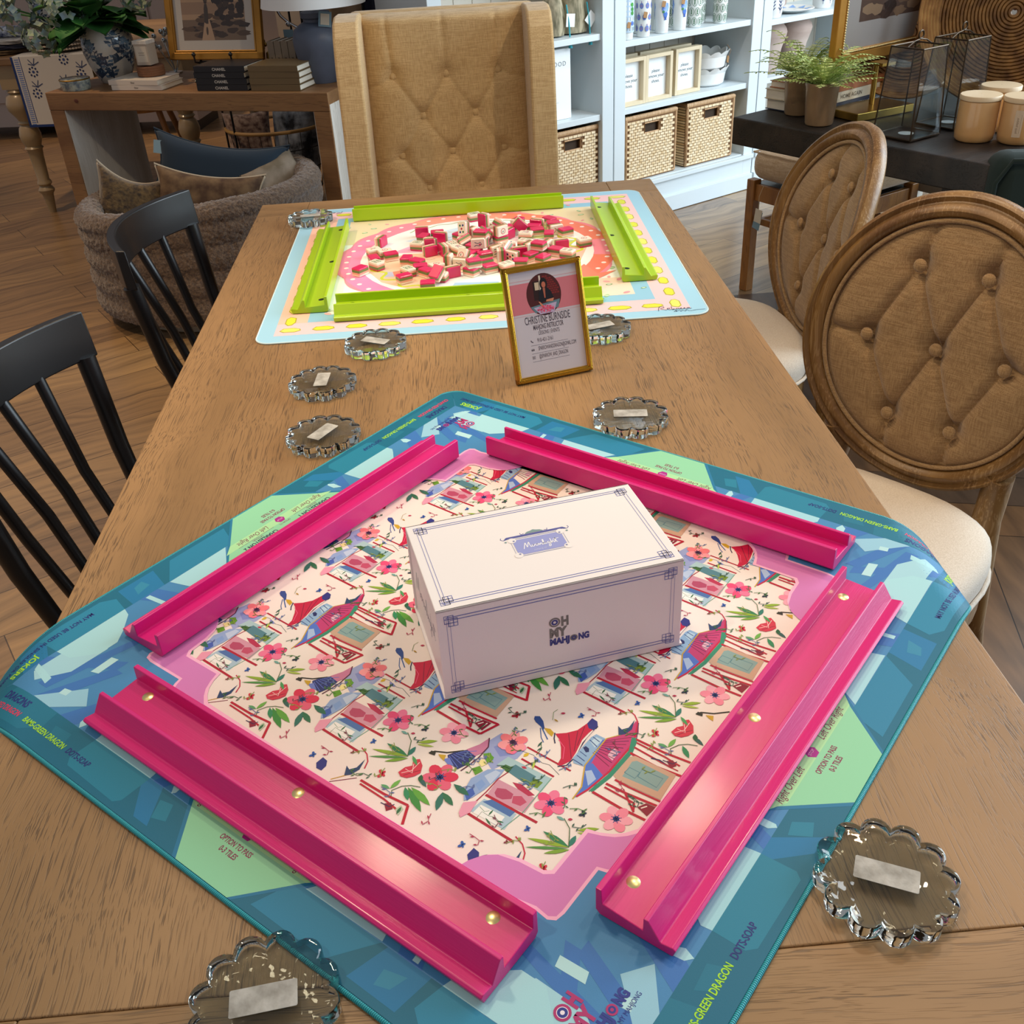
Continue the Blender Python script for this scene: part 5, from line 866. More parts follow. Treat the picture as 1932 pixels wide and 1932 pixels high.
# wicker baskets
def weave():
    m, n, p = nt('wicker_weave'); L = n.links.new; v = coords(n, rot=(pi/2, 0, 0))
    br = N(n, 'ShaderNodeTexBrick', i_Scale=1.0); br.offset = .5; L(v, br.inputs['Vector']); br.inputs['Brick Width'].default_value = .026; br.inputs['Row Height'].default_value = .0125; br.inputs['Mortar Size'].default_value = .0022; br.inputs['Mortar Smooth'].default_value = .6
    br.inputs['Color1'].default_value = (*lin('efdab4'), 1); br.inputs['Color2'].default_value = (*lin('d3b283'), 1); br.inputs['Mortar'].default_value = (*lin('5f4326'), 1)
    L(br.outputs[0], p.inputs['Base Color']); p.inputs['Roughness'].default_value = .6; b = N(n, 'ShaderNodeBump', i_Strength=.8, i_Distance=.004); b.invert = True; L(br.outputs[1], b.inputs['Height']); L(b.outputs[0], p.inputs['Normal']); return m
M_wick = weave(); M_weft = mat('dark_wicker_weft', '6a4a2a', .8); M_strand = mat('cream_wicker_strand', 'f2dfbd', .5, c2='d9bb8c', vs=70); M_rim = mat('wicker_rim', 'd2ad84', .6, c2='a57d52', vs=90, bump=.3, bs=160, stretch=(2, .2, .2)); M_in = mat('basket_inside_shade', '3a2a1c', .9)
def basket(label, t, w_=.325, h=.29, d=.30):
    r = thing('wicker_basket', label, 'basket', tuple(ST(t, .03, .180)), SH, 'wicker baskets in the bookcases'); hw, hh = .045, .022; zc = h-.062
    g = B(); rects = [(-w_/2+.008, 0, w_/2-.008, zc-hh), (-w_/2+.008, zc+hh, w_/2-.008, h-.012), (-w_/2+.008, zc-hh, -hw, zc+hh), (hw, zc-hh, w_/2-.008, zc+hh)]
    for a, b_, c, e_ in rects: g.box(((a+c)/2, .006, (b_+e_)/2), (c-a, .012, e_-b_))
    # raised strands
    for row in range(int((h-.016)/.0125)):
        z = .012+row*.0125
        for k in range(int((w_-.03)/.026)):
            x = -w_/2+.022+k*.026+(.013 if row % 2 else 0)
            if x > w_/2-.014 or (abs(x) < hw+.010 and abs(z-zc) < hh+.004): continue
            g.box((x, -.0015, z), (.0225, .007, .0098), mi=1)
    obj('woven_front', g, [M_weft, M_strand], r)
    g = B()
    for s in (-1, 1): g.box((s*(w_/2-.006), d/2, h/2-.005), (.012, d-.02, h-.02))
    g.box((0, d-.006, h/2), (w_-.02, .012, h-.02)); g.box((0, d/2, .006), (w_-.02, d-.02, .012)); obj('side_panels', g, M_wick, r)
    g = B(); g.box((0, .015, h/2), (w_-.03, .004, h-.03)); obj('inside_shade_sheet', g, M_in, r)  # dark sheet stands in for the shade inside the basket
    g = B(); g.tube([(-w_/2+.006, .004, h-.008), (w_/2-.006, .004, h-.008), (w_/2-.006, d-.006, h-.008), (-w_/2+.006, d-.006, h-.008)], .011, 8, close=True); g.tube([(-w_/2+.006, .002, h-.01), (-w_/2+.006, .002, .008), (w_/2-.006, .002, .008), (w_/2-.006, .002, h-.01)], .007, 8)
    g.tube([(-hw, -.001, zc-hh), (hw, -.001, zc-hh), (hw, -.001, zc+hh), (-hw, -.001, zc+hh)], .004, 6, close=True); obj('rim', g, M_rim, r, smooth=50); return r
basket('square wicker basket in the bookcase bay just right of the wingback chair', -.615); basket('square wicker basket, left one of the pair under the small framed signs', -.140); basket('square wicker basket, right one of the pair, under the scalloped white bowls', .248)
basket('square wicker basket hidden mostly behind the wingback chair', -1.0)
# framed signs
M_pale = mat('pale_ash_wood', 'd9c7a6', .55, var=.05, vs=14, stretch=(1, 1, .2)); M_card = mat('white_card', 'eef3f4', .6); M_pk = printed('plain_print', .6)
def boxsign(label, t, d, rz=0, front=True):
    r = thing('framed_sign', label, 'sign', tuple(ST(t, d, .516)), SH+rz, 'framed shoe signs'); w_, h, D = .165, .200, .035
    g = B()
    for x in (-1, 1): g.box((x*(w_/2-.008), D/2, h/2), (.016, D, h))
    for z in (.008, h-.008): g.box((0, D/2, z), (w_-.032, D, .016))
    obj('box_frame', g, M_pale, r, bev=.001); g = B(); g.box((0, D-.006, h/2), (w_-.03, .004, h-.03)); obj('card', g, M_card, r)
    p = P(); 
    if front:
        for k, s in enumerate(('please', 'remove your', 'shoes.')): p.text(s, 0, .018-.022*k, .020, '525c62', 1, align='C', shear=.1, bold=.01)
        obj('lettering', p, M_pk, r, loc=(0, D-.0084, h/2), rot=(pi/2, 0, 0))
    g = B(); g.box((0, D+.002, h-.012), (.03, .003, .02)); obj('hanger', g, M_blk, r); return r
for k, (t, d, lab) in enumerate(((-.258, .035, 'shoe sign in a pale wood frame, leftmost of the front row'), (-.088, .04, 'shoe sign in a pale wood frame, middle of the front row'), (.105, .05, 'shoe sign in a pale wood frame, rightmost of the front row next to the bowls'))): boxsign(lab, t, d)
for k, (t, lab) in enumerate(((-.225, 'pale framed sign standing behind the leftmost shoe sign'), (-.045, 'pale framed sign standing behind the middle shoe sign'), (.115, 'pale framed sign at the back behind the rightmost shoe sign'))): boxsign(lab, t, .13+.0*k, front=False)
M_cer = mat('white_glazed_ceramic', 'e9e9e6', .2, coat=.3)
def scallop(label, t, d, z, r_, h, tagit=False):
    r = thing('scalloped_bowl', label, 'bowl', tuple(ST(t, d, z)), SH, 'scalloped white bowls'); g = B(); n = 72
    def R(k, zz, q=0): return [((k+q*abs(sin(6*2*pi*i/n)))*cos(2*pi*i/n), (k+q*abs(sin(6*2*pi*i/n)))*sin(2*pi*i/n), zz+(q*1.2*abs(sin(6*2*pi*i/n)) if q else 0)) for i in range(n)]
    lv = [R(.001, .004), R(r_*.8, .002), R(r_*.88, .01), R(r_*.95, h*.7), R(r_*.98, h*.85, .012), R(r_*.93, h*.84, .012), R(r_*.9, h*.6), R(r_*.82, .012), R(.001, .010)]
    for k in range(len(lv)-1): g.add(lv[k]+lv[k+1], [(i, (i+1) % n, (i+1) % n+n, i+n) for i in range(n)])
    obj('bowl_body', g, M_cer, r, smooth=60)
    if tagit:
        g = B(); g.box((.085, -.075, .035), (.035, .002, .030), rot=(0, .3, .5)); g.tube([(.08, -.07, .10), (.092, -.085, .075), (.085, -.078, .05)], .0012, 6); obj('price_tag', g, mat('kraft_card', 'a97f54', .8), r)
    return r
scallop('white scalloped bowl, lower of the stacked pair by the shoe signs', .318, .16, .516, .112, .082); scallop('white scalloped bowl, upper of the stacked pair, kraft tag hanging', .318, .16, .588, .112, .082, True)
# printed tumblers
def tumbler(kind, t, d, label):
    r = thing('tumbler', label, 'tumbler', tuple(ST(t, d, .796)), SH+random.uniform(-.3, .3), 'printed tumblers on the upper shelf'); R_, h = .033, .215
    g = B(); g.lathe([(.0, 0), (R_*.8, 0), (R_*.86, .003), (R_*.92, .03), (R_, .1), (R_, h-.01), (R_*.9, h), (.0, h)], 32, cap=False); obj('tumbler_body', g, mat('tumbler_white', 'eef0ec' if kind < 3 else 'e8ead2', .3), r, smooth=50)
    fn = lambda u, v, hh: Vector(((R_+.0004+hh)*sin(u/R_), -(R_+.0004+hh)*cos(u/R_), v)); p = P(fn, maxe=.008, eps=.00008); C_ = pi*R_
    if kind == 0:
        for k in range(-7, 8): p.rect(k*.014-.003, .03, k*.014+.003, h-.02, 'b9cfe6', 1)
        for k in range(9): p.rect(-C_, .03+k*.02, C_, .036+k*.02, 'c3d7ea', 2)
        for x, z, c in ((.008, .12, '3f8f3a'), (.006, .138, '4a9f40'), (.008, .105, '3f8f3a'), (.008, .065, '4a6fc0')): p.disc(x, z, .009, c, 3, 10)
    elif kind == 1:
        for i in range(-3, 4):
            for j in range(4): x, z = i*.027+(.0135 if j % 2 else 0), .035+j*.045; p.disc(x, z, .009, '6f86c4', 1, 12, ry=.012); p.disc(x, z, .004, 'c07a7a', 2, 8); p.line([(x, z+.012), (x, z+.018)], .003, '8a5a9a', 1)
    elif kind == 2:
        for i in (-1, 0, 1):
            x = i*.07; p.poly([(x-.008, .07), (x+.008, .07), (x+.004, .06), (x+.007, .055), (x-.007, .055), (x-.004, .06)], '3f5fb0', 1); p.disc(x, .078, .011, '4f78c8', 1.5, 12)
            for k in range(7): a = k*.9; p.disc(x+.010*cos(a), .105+.012*sin(a), .009, ['8fb2e8', '6f93dc', 'a9c4ee'][k % 3], 2+.1*k, 10)
            p.disc(x-.010, .088, .006, '4a8a5a', 3, 8)
        p.rect(-C_, .0, C_, .0, 'b9cfe6', 1) if 0 else None
    else:
        for i in range(-3, 4):
            for j in range(5): x, z = i*.028+(.014 if j % 2 else 0), .025+j*.040; p.line([(x+.0115*cos(a_*.5236), z+.0165*sin(a_*.5236)) for a_ in range(12)], .0022, '6f8a72', 1, close=True); [p.disc(x, z+q*.007, .0035, '4f7a58', 2, 6) for q in (-1, 0, 1)]
    if p.f: obj('printed_wrap', p, M_pk, r)
    if kind in (0, 1, 2, 4):
        g = B(); g.box((-.012, -R_-.004, .06+.03*kind), (.018, .0015, .024), rot=(0, .2, 0)); obj('price_tag', g, mat('kraft_card', 'a97f54', .8), r)
    return r
pos = {0: 'blue plaid tumbler with green and blue fruit, first from the left', 1: 'white tumbler printed with purple urns, second from the left', 2: 'white tumbler with blue hydrangea urn', 3: 'cream tumbler with green oval medallions'}
for k, t, d, x in ((0, -.285, .05, pos[0]), (1, -.185, .05, pos[1]), (2, -.125, .14, pos[2]+', behind, third from the left'), (2, -.065, .06, pos[2]+' and kraft tag, fourth from the left'), (2, -.01, .15, pos[2]+', fifth from the left, in the rear row'), (2, .045, .06, pos[2]+', sixth from the left, in the front row'),
                   (3, .105, .15, pos[3]+', rear left one of the four'), (3, .150, .07, pos[3]+', front left one of the four'), (3, .245, .14, pos[3]+', rear right one of the four'), (3, .305, .06, pos[3]+', front right one of the four')): tumbler(k, t, d, x)
# left bay: tall white box, woven pouches, flat book box
bx_ = thing('storage_box', 'tall white display box lettered in grey, on the shelf beside the wingback chair', 'box', tuple(ST(-.705, .06, .516)), SH)
g = B(); g.box((0, .04, .142), (.225, .08, .284)); obj('box_body', g, mat('white_card', 'eef3f4', .6), bx_, bev=.002)
p = P(); p.text('IRONWOOD', 0, .075, .026, '7a8186', 1, align='C', sp=1.25); p.rect(-.012, .055, .012, .0562, '9aa0a4', 1); p.text('HOME', 0, -.045, .007, '9aa0a4', 1, align='C'); p.rect(-.045, -.0705, .045, -.0695, '9aa0a4', 1); p.rect(-.01, -.06, .01, -.0592, '9aa0a4', 1); obj('lettering', p, M_pk, bx_, loc=(0, -.0006, .142), rot=(pi/2, 0, 0))
bk = thing('flat_box', 'flat white lettered box on the bookcase shelf just above the wingback chair', 'box', tuple(ST(-1.13, .08, .843)), SH); g = B(); g.box((0, .05, .06), (.16, .1, .12)); obj('box_body', g, M_card, bk, bev=.002); p = P(); p.text('TRAVEL ATLAS'[:0]+'HOME', 0, .02, .02, 'a9b6bd', 1, align='C'); obj('lettering', p, M_pk, bk, loc=(0, -.0006, .06), rot=(pi/2, 0, 0))
M_pouch = mat('striped_woven_fabric', 'b5a98e', .95, c2='6f6a54', vs=60, bump=.5, bs=90, stretch=(1, 1, .25))
for k, (t, w_, lab) in enumerate(((-.64, .10, 'woven striped pouch with white tag and teal tassel'), (-.53, .14, 'larger woven striped pouch with square tag, next to the bookcase post'))):
    r = thing('woven_pouch', lab, 'pouch', tuple(ST(t, .12, .845)), SH, 'woven pouches')
    g = B(); g.lathe([(.001, 0), (.9, .02), (1, .25), (.92, .6), (.75, .85), (.5, 1.0), (.001, .98)], 32, M=Matrix.Diagonal((w_*.5, .06, .16 if k == 0 else .2)), cap=False); 
    g.v = [(v[0]*(1+.05*sin(v[2]*160)), v[1], v[2]) for v in g.v]; obj('pouch_body', g, M_pouch, r, smooth=60)
    g = B(); g.box((.045, -.068, .06 if k == 0 else .055), (.045, .0015, .05), rot=(0, .1 if k == 0 else .75, 0)); obj('white_tag', g, M_card, r); 
    g = B(); g.tube([(.03, -.06, .12), (.035, -.07, .05), (.036, -.075, -.02)], .003, 6); g.tube([(.036, -.075, -.015), (.036, -.077, -.045)], [.004, .009], 8); obj('tassel', g, mat('teal_cord_plain', '3aa7b5', .8), r, smooth=50)
# right bay: pots, mug, plate
M_terr = mat('grey_terracotta', 'a08a80', .85, c2='b9a79c', vs=4, bump=.15, bs=40, stretch=(1, 1, 3))
for t, d, lab in ((.620, .22, 'grey terracotta pot, leftmost, half behind the bookcase post'), (.735, .14, 'grey terracotta pot with flared rim, middle one above the ferns'), (.935, .15, 'grey terracotta pot with flared rim, right one beside the painting')):
    r = thing('terracotta_pot', lab, 'pot', tuple(ST(t, d, .516)), SH, 'terracotta pots'); g = B(); g.lathe([(.001, 0), (.055, 0), (.062, .04), (.074, .11), (.092, .165), (.096, .185), (.090, .203), (.074, .222), (.072, .230), (.082, .244), (.081, .248), (.066, .242), (.060, .22), (.001, .19)], 36, cap=False); obj('pot_body', g, M_terr, r, smooth=50)
def mug(label, t, d): 
    r = thing('mug', label, 'mug', tuple(ST(t, d, .778)), SH, 'mugs on the right bookcase'); g = B(); g.lathe([(.001, 0), (.042, 0), (.048, .02), (.05, .06), (.048, .12), (.043, .12), (.042, .02), (.001, .015)], 32, cap=False); obj('mug_body', g, M_cer, r, smooth=50)
    fn = lambda u, v, hh: Vector(((.0506+hh)*sin(u/.05), -(.0506+hh)*cos(u/.05), v)); p = P(fn, maxe=.008)
    for x in (-.04, 0, .04):
        p.line([(x, .02), (x, .085)], .002, '34456f', 1)
        for z in (.035, .05, .065, .08): p.line([(x, z), (x-.011, z+.012)], .0045, '34456f', 1.5, taper=True); p.line([(x, z), (x+.011, z+.012)], .0045, '34456f', 1.5, taper=True)
    obj('leaf_print', p, M_pk, r); g = B(); g.tube([(.048, 0, .09), (.075, 0, .085), (.078, 0, .05), (.049, 0, .03)], .006, 8); obj('handle', g, M_cer, r, smooth=50)
mug('white mug with dark blue leaf sprigs at the left of the upper shelf', .675, .07); mug('white mug with blue leaf sprigs further right on the upper shelf', 1.08, .10)
r = thing('plate', 'blue and white patterned plates stacked beside the leaf mug', 'plate', tuple(ST(.87, .12, .778)), SH); g = B(); g.lathe([(.001, 0), (.06, 0), (.10, .012), (.115, .018), (.113, .021), (.06, .006), (.001, .005)], 40, cap=False); obj('plate_body', g, M_cer, r, smooth=60)
p = P(lambda u, v, h: (u, v, .0065+h+max(0, (hypot(u, v)-.06)*.27)), maxe=.02)
for i in range(10): a = 2*pi*i/10; p.poly([(.075*cos(a-.25), .075*sin(a-.25)), (.108*cos(a), .108*sin(a)), (.075*cos(a+.25), .075*sin(a+.25))], '8fb0e0', 1)
obj('plate_print', p, M_pk, r)
r = thing('jar', 'cream ceramic jar on the shelf behind the patterned plates', 'jar', tuple(ST(.90, .28, .778)), SH); g = B(); g.lathe([(.001, 0), (.07, 0), (.08, .03), (.08, .1), (.06, .13), (.001, .13)], 32, cap=False); obj('jar_body', g, M_terr, r, smooth=50)

# ================================================================ dark display table on the right
DA = radians(32.6); dL = Vector((.85, 3.106)); da = Vector((cos(DA), sin(DA))); db = Vector((sin(DA), -cos(DA)))
def DT(a, b_, z=.80): p = dL+da*a+db*b_; return Vector((p.x, p.y, z))
M_dk = wood('black_reclaimed_wood', '2c231d', '120e0c', '070606', 'X', rough=.5, fine=.25, pores=.6, big=2.5, bump=.6)
dt = thing('display_table', 'low dark reclaimed-wood display table with thick top, ferns and candles on it', 'table', tuple(DT(.65, .417, 0)), DA)
g = B(); g.box((0, 0, .76), (1.3, .834, .078)); obj('table_top', g, M_dk, dt, bev=.004)
g = B(); g.box((-.58, -.33, .36), (.09, .09, .72)); obj('leg', g, M_dk, dt, bev=.004)
for x, y in ((.58, -.33), (.58, .33)): g = B(); g.box((x, y, .36), (.09, .09, .72)); obj('leg', g, M_dk, dt, bev=.004)
g = B(); g.box((.58, 0, .685), (.06, .6, .07)); obj('apron', g, M_dk, dt)
# ferns
M_pot = mat('glazed_taupe_pot', '8f7558', .35, var=.08, vs=20, coat=.2, bump=.2, bs=25); M_fern = mat('fern_green', 'a9c062', .6, c2='e0e8a8', vs=25); M_fern2 = mat('fern_dark', '5f8040', .6, c2='a9bf62', vs=25)
def fern(label, p0, h, R_):
    r = thing('potted_fern', label, 'potted plant', tuple(p0), random.uniform(0, 6), 'potted ferns')
    g = B(); g.lathe([(.001, 0), (R_*.8, 0), (R_*.84, .004), (R_*.98, h-.012), (R_*1.02, h-.008), (R_*1.02, h), (R_*.92, h), (R_*.9, h-.02), (.001, h-.022)], 32, cap=False); obj('pot', g, M_pot, r, smooth=45)
    g = B(); 
    for k in range(64):
        a = random.uniform(0, 2*pi); L_ = random.uniform(.09, .175); up = random.uniform(.3, 1.7); q = []
        for i in range(15):
            t = i/14; q.append(Vector((cos(a)*L_*t*(1-.2*up*.3), sin(a)*L_*t*(1-.2*up*.3), h-.015+L_*up*(t-.62*t*t)*1.1+random.uniform(-.001, .001))))
        g.tube(q, .0009, 4, mi=1)
        for i in range(2, 15):
            t = i/14; d_ = (q[i]-q[i-1]).normalized(); s_ = d_.cross(Vector((0, 0, 1))).normalized(); wl = .021*sin(pi*(.12+.85*t))*(.75+.3*random.random())
            for s in (-1, 1):
                e = q[i]+s_*s*wl+d_*wl*.35+Vector((0, 0, -wl*.15)); nn = d_*.0030; mdp = q[i]*.45+e*.55
                g.add([q[i]-nn*.5, mdp-nn*.9, e, mdp+nn*1.0, q[i]+nn*.5], [(0, 1, 2, 3, 4)], mi=0)
    o = obj('fronds', g, [M_fern if 'left' in label or 1 else M_fern2, M_fern2], r); return r
fern('potted fern in a taupe pot, the back one of the two on the dark table', DT(.06, -.0, .801)+Vector((.14, -.05, 0)), .105, .047); fern('potted fern in a taupe pot, the front one of the two on the dark table', Vector((1.055, 2.94, .801)), .112, .047)
# books under the frame
M_pg = mat('book_pages', 'e6e0d2', .8, bump=.4, bs=300, stretch=(.1, .1, 3))
def book(name, label, loc, rz, L_, W_, T, cover, txt=None, tc='d8d2c4', group=None, cat='book', tsz=.6, spine_y=-1, extra=None):
    """spine along local x at local -y"""
    r = thing(name, label, cat, loc, rz, group); cm_ = mat('cover_'+cover, cover, .42)
    g = B(); g.box((0, 0, .0012), (L_, W_, .0024)); g.box((0, 0, T-.0012), (L_, W_, .0024)); g.box((0, -W_/2+.001, T/2), (L_, .003, T)); obj('cover', g, cm_, r, bev=.0006)
    g = B(); g.box((0, .001, T/2), (L_-.008, W_-.008, T-.005)); obj('pages', g, M_pg, r)
    if txt:
        p = P(); p.text(txt, 0, -T*tsz*.36, T*tsz, tc, 1, align='C', bold=.02, sp=1.05)
        if extra: extra(p)
        obj('spine_lettering', p, M_pk, r, loc=(0, -W_/2-.0008, T/2), rot=(pi/2, 0, 0))
    return r
bcx = Vector((1.085, 3.01, .801)); cen = lambda dx, dy: bcx+Vector((da.x*dx-db.x*dy, da.y*dx-db.y*dy, 0))
for k, (T, c, tx, tcol, lab, dx) in enumerate(((.031, '1d2740', 'EMBRACING SOUTHERN HOMES', 'e6e2d8', 'dark navy book, bottom of the stack behind the ferns', .0), (.029, 'd8cdb6', 'HOME AGAIN', '6f6250', 'cream book, middle of the stack behind the ferns', -.008), (.020, 'a8683f', None, None, 'orange-brown book, top of the stack behind the ferns', .01))):
    p0 = cen(.135+dx, .105); book('book', lab, (p0.x, p0.y, .8005+[0, .0315, .061][k]), DA+.02*k, .275, .21, T, c, tx, tcol, 'books stacked behind the ferns', tsz=.55)
# brass stand with painting
M_brs = mat('antique_brass', 'a8853f', .32, metal=.9, var=.12, vs=12)
st_ = thing('picture_stand', 'antique brass stand with square base holding up the gold framed painting', 'stand', (1.235, 3.03, .8005), DA-.15)
g = B(); g.box((0, .0, .011), (.22, .13, .022)); obj('base', g, M_brs, st_, bev=.002); g = B(); g.tube([(.015, .01, .022), (.015, .01, .132)], .008, 12); obj('post', g, M_brs, st_, smooth=40); g = B(); g.box((.015, -.012, .136), (.05, .05, .008)); obj('ledge', g, M_brs, st_)
def painting(label, cat, loc, rz, w_, h, fw_, art, lean=0, grp=None, bead=True):
    r = thing('framed_painting', label, cat, loc, rz, grp); RX_ = Matrix.Rotation(-lean, 4, 'X')
    def tl(b): b.v = [tuple(RX_ @ Vector(v)) for v in b.v]; return b
    g = B()
    for x in (-1, 1): g.box((x*(w_/2-fw_/2), 0, h/2), (fw_, .022, h)); g.box((x*(w_/2-fw_-.004), -.003, h/2), (.008, .016, h-2*fw_))
    for z in (fw_/2, h-fw_/2): g.box((0, 0, z), (w_, .022, fw_))
    for z in (fw_+.004, h-fw_-.004): g.box((0, -.003, z), (w_-2*fw_, .016, .008))
    obj('gold_frame', tl(g), M_gf2, r, bev=.003)
    if bead:
        g = B(); n = int((w_-2*fw_)/.0065)
        for i in range(n): x = -w_/2+fw_+.004+i*.0065; g.ell((x, -.012, fw_+.004), (.0026,)*3, 6, 4)
        for i in range(int((h-2*fw_)/.0065)): g.ell((-w_/2+fw_+.004, -.012, fw_+.004+i*.0065), (.0026,)*3, 6, 4)
        obj('beading', tl(g), mat('pale_gold_beads', 'e2cf9a', .35, metal=.6), r, smooth=60)
    g = B(); g.box((0, .008, h/2), (w_-.01, .004, h-.01)); obj('backing', tl(g), M_blk, r)
    p = P(lambda u, v, hh: tuple(RX_ @ Vector((u, -.002-hh, v+h/2))), eps=.0001); art(p, w_-2*fw_, h-2*fw_); obj('picture', p, M_art, r); return r
M_gf2 = mat('burnished_gold_wood', 'a9772c', .35, metal=.55, var=.15, vs=8); M_art = printed('picture_print', .18, coat=.5)
rp = random.Random(11)
def blot(p, x, y, rx, ry, c, L, n=14, j=.25, rr=rp): p.poly([(x+rx*cos(2*pi*i/n)*(1+rr.uniform(-j, j)), y+ry*sin(2*pi*i/n)*(1+rr.uniform(-j, j))) for i in range(n)], c, L)
def art1(p, W_, H):
    p.rect(-W_/2, -H/2, W_/2, H/2, 'b7b0a6', 1); a, b_ = W_/2-.045, H/2-.045; p.rect(-a, -b_, a, b_, '6e5a48', 2); p.rect(-a, -.02, a, b_, 'a08468', 2.2)
    p.rect(-a, .0, a, .045, '8a705a', 2.4)
    for i in range(26): blot(p, rp.uniform(-a*.95, a*.95), rp.uniform(-b_+.01, -.005), .03, .010, rp.choice(['3f3026', '54402f', '33261e']), 3+.03*i)
    p.poly([(-.06, -b_), (.0, -b_), (-.008, -.06), (-.018, -.02), (-.04, -.02), (-.05, -.06)], 'a3876d', 4)
    for i in range(40): q = rp.uniform(0, 6.3); rr_2 = rp.uniform(0, 1)**.5; blot(p, .055+cos(q)*.045*rr_2, .05+sin(q)*.075*rr_2, .014, .012, rp.choice(['2a1f1a', '33261f', '3d2e24']), 4.5+.02*i, 9)
    for i in range(16): q = rp.uniform(0, 6.3); blot(p, min(a-.014, .125+cos(q)*.012), .06+sin(q)*.05, .012, .014, '30241d', 4.5+.02*i, 9)
    p.poly([(-.034, -.035), (-.042, -.030), (-.040, .02), (-.036, .038), (-.026, .038), (-.022, .018), (-.024, -.035)], '3f342c', 6); p.disc(-.031, .046, .0075, '3a2d24', 6, 12); p.disc(-.031, .051, .0095, '4a3c30', 6.3, 12, ry=.004); p.disc(-.032, -.062, .005, '4a3a2e', 5, 10, ry=.016)
def art2(p, W_, H):
    p.rect(-W_/2, -H/2, W_/2, H/2, '8d8885', 1); a, b_ = W_/2-.075, H/2-.075; p.rect(-a, -b_, a, b_, '4a3b34', 2)
    for i in range(60): blot(p, rp.uniform(-a*.93, a*.93), rp.uniform(-b_*.93, b_*.93), .03, .014, rp.choice(['3a2e29', '5d4a3c', '6e5846', '2c2320', '7a6450']), 3+.03*i)
    p.poly([(-a*.1, -b_*.55), (a*.25, -b_*.7), (a*.3, -b_*.55), (a*.05, -b_*.45), (-.0, -b_*.3)], 'a8a8ac', 6); p.poly([(-a*.1, -b_*.3), (a*.2, -b_*.42), (a*.1, -b_*.32)], 'b5b5b8', 6)
pb = Vector((1.086, 2.985)); pe = Vector((1.489, 3.251)); pdv = (pe-pb).normalized(); pc_ = pb+pdv*.30
painting('large gold framed landscape painting propped on the brass stand, cut by the top edge', 'painting', (pc_.x, pc_.y, .94), atan2(pdv.y, pdv.x), .60, .48, .030, art2)
# glass lanterns
M_pane = glass('thin_lantern_glass', 'eaf1f3', .0, 1.4); M_brz = mat('dark_bronze', '4a3d30', .35, metal=.85)
def lantern(label, p0, rz, s=.121, st2=.098, h=.222):
    r = thing('glass_lantern', label, 'lantern', p0, rz, 'glass lanterns'); g = B(); e = .0022
    bt = [Vector((x*s/2, y*s/2, .004)) for x, y in ((-1, -1), (1, -1), (1, 1), (-1, 1))]; tp = [Vector((x*st2/2, y*st2/2, h)) for x, y in ((-1, -1), (1, -1), (1, 1), (-1, 1))]
    for i in range(4): g.tube([bt[i], tp[i]], e, 6); g.tube([bt[i], bt[(i+1) % 4]], e, 6); g.tube([tp[i], tp[(i+1) % 4]], e, 6)
    obj('bronze_frame', g, M_brz, r, smooth=50); g = B(); g.box((0, 0, .002), (s, s, .004)); obj('base', g, M_brz, r)
    for i in range(4):
        g = B(); j = (i+1) % 4; c = (bt[i]+bt[j]+tp[i]+tp[j])/4; ins = [q+(c-q)*.02 for q in (bt[i], bt[j], tp[j], tp[i])]; nrm = (ins[1]-ins[0]).cross(ins[3]-ins[0]).normalized()*.0008
        g.add([q for q in ins]+[q+nrm for q in ins], [(3, 2, 1, 0), (4, 5, 6, 7), (0, 1, 5, 4), (1, 2, 6, 5), (2, 3, 7, 6), (3, 0, 4, 7)]); obj('glass_pane', g, M_pane, r)
    g = B(); g.tube([(-st2/2, 0, h), (-st2/2*.5, 0, h+.012), (0, 0, h+.016), (st2/2*.5, 0, h+.012), (st2/2, 0, h)], .0018, 6); g.tube([(.01*cos(a*.785), 0, h+.026+.01*sin(a*.785)) for a in range(8)], .0022, 6, close=True); obj('carry_handle', g, M_brz, r, smooth=50)
    g = B(); g.lathe([(.001, .0045), (.02, .0045), (.02, .0055), (.001, .0055)], 20, cap=False); obj('round_sticker', g, mat('white_card', 'eef3f4', .6), r); return r
lantern('bronze-edged glass lantern, the nearer of the two on the dark table', (1.228, 2.742, .801), radians(30)); lantern('bronze-edged glass lantern, the farther one in front of the round tray', (1.385, 2.835, .801), radians(30))
# candles
M_wax = mat('warm_wax_glass', 'cf9f66', .22, c2='d9ae7a', vs=6, coat=.6); M_lid = mat('pale_wood_lid', 'd8c09c', .5, var=.05, vs=10)
for (x, y, lab, lbl) in ((1.372, 2.652, 'amber candle jar with wooden lid, nearest the glass lantern', 0), (1.462, 2.600, 'amber candle jar with wooden lid and upright paper label, by the green armchair', 1), (1.472, 2.748, 'amber candle jar with wooden lid, back one of the three', 0)):
    r = thing('candle_jar', lab, 'candle', (x, y, .801), -.6, 'lidded candle jars'); g = B(); g.lathe([(.001, 0), (.044, 0), (.049, .006), (.050, .02), (.050, .098), (.046, .1), (.001, .1)], 36, cap=False); obj('jar', g, M_wax, r, smooth=45)
    g = B(); g.lathe([(.001, .094), (.0475, .094), (.0475, .100), (.0515, .101), (.0515, .110), (.050, .112), (.001, .112)], 36, cap=False); obj('wooden_lid', g, M_lid, r, smooth=40)
    if lbl:
        p = P(lambda u, v, hh: Vector(((.0505+hh)*sin(u/.05), -(.0505+hh)*cos(u/.05), v)), maxe=.008); p.rect(-.010, .02, .010, .085, 'd9c3a8', 1); p.text('pink pepper', 0, .03, .008, '8a6f58', 2, rot=pi/2); p.rect(.005, .03, .0055, .075, '8a6f58', 2); obj('paper_label', p, M_pk, r)
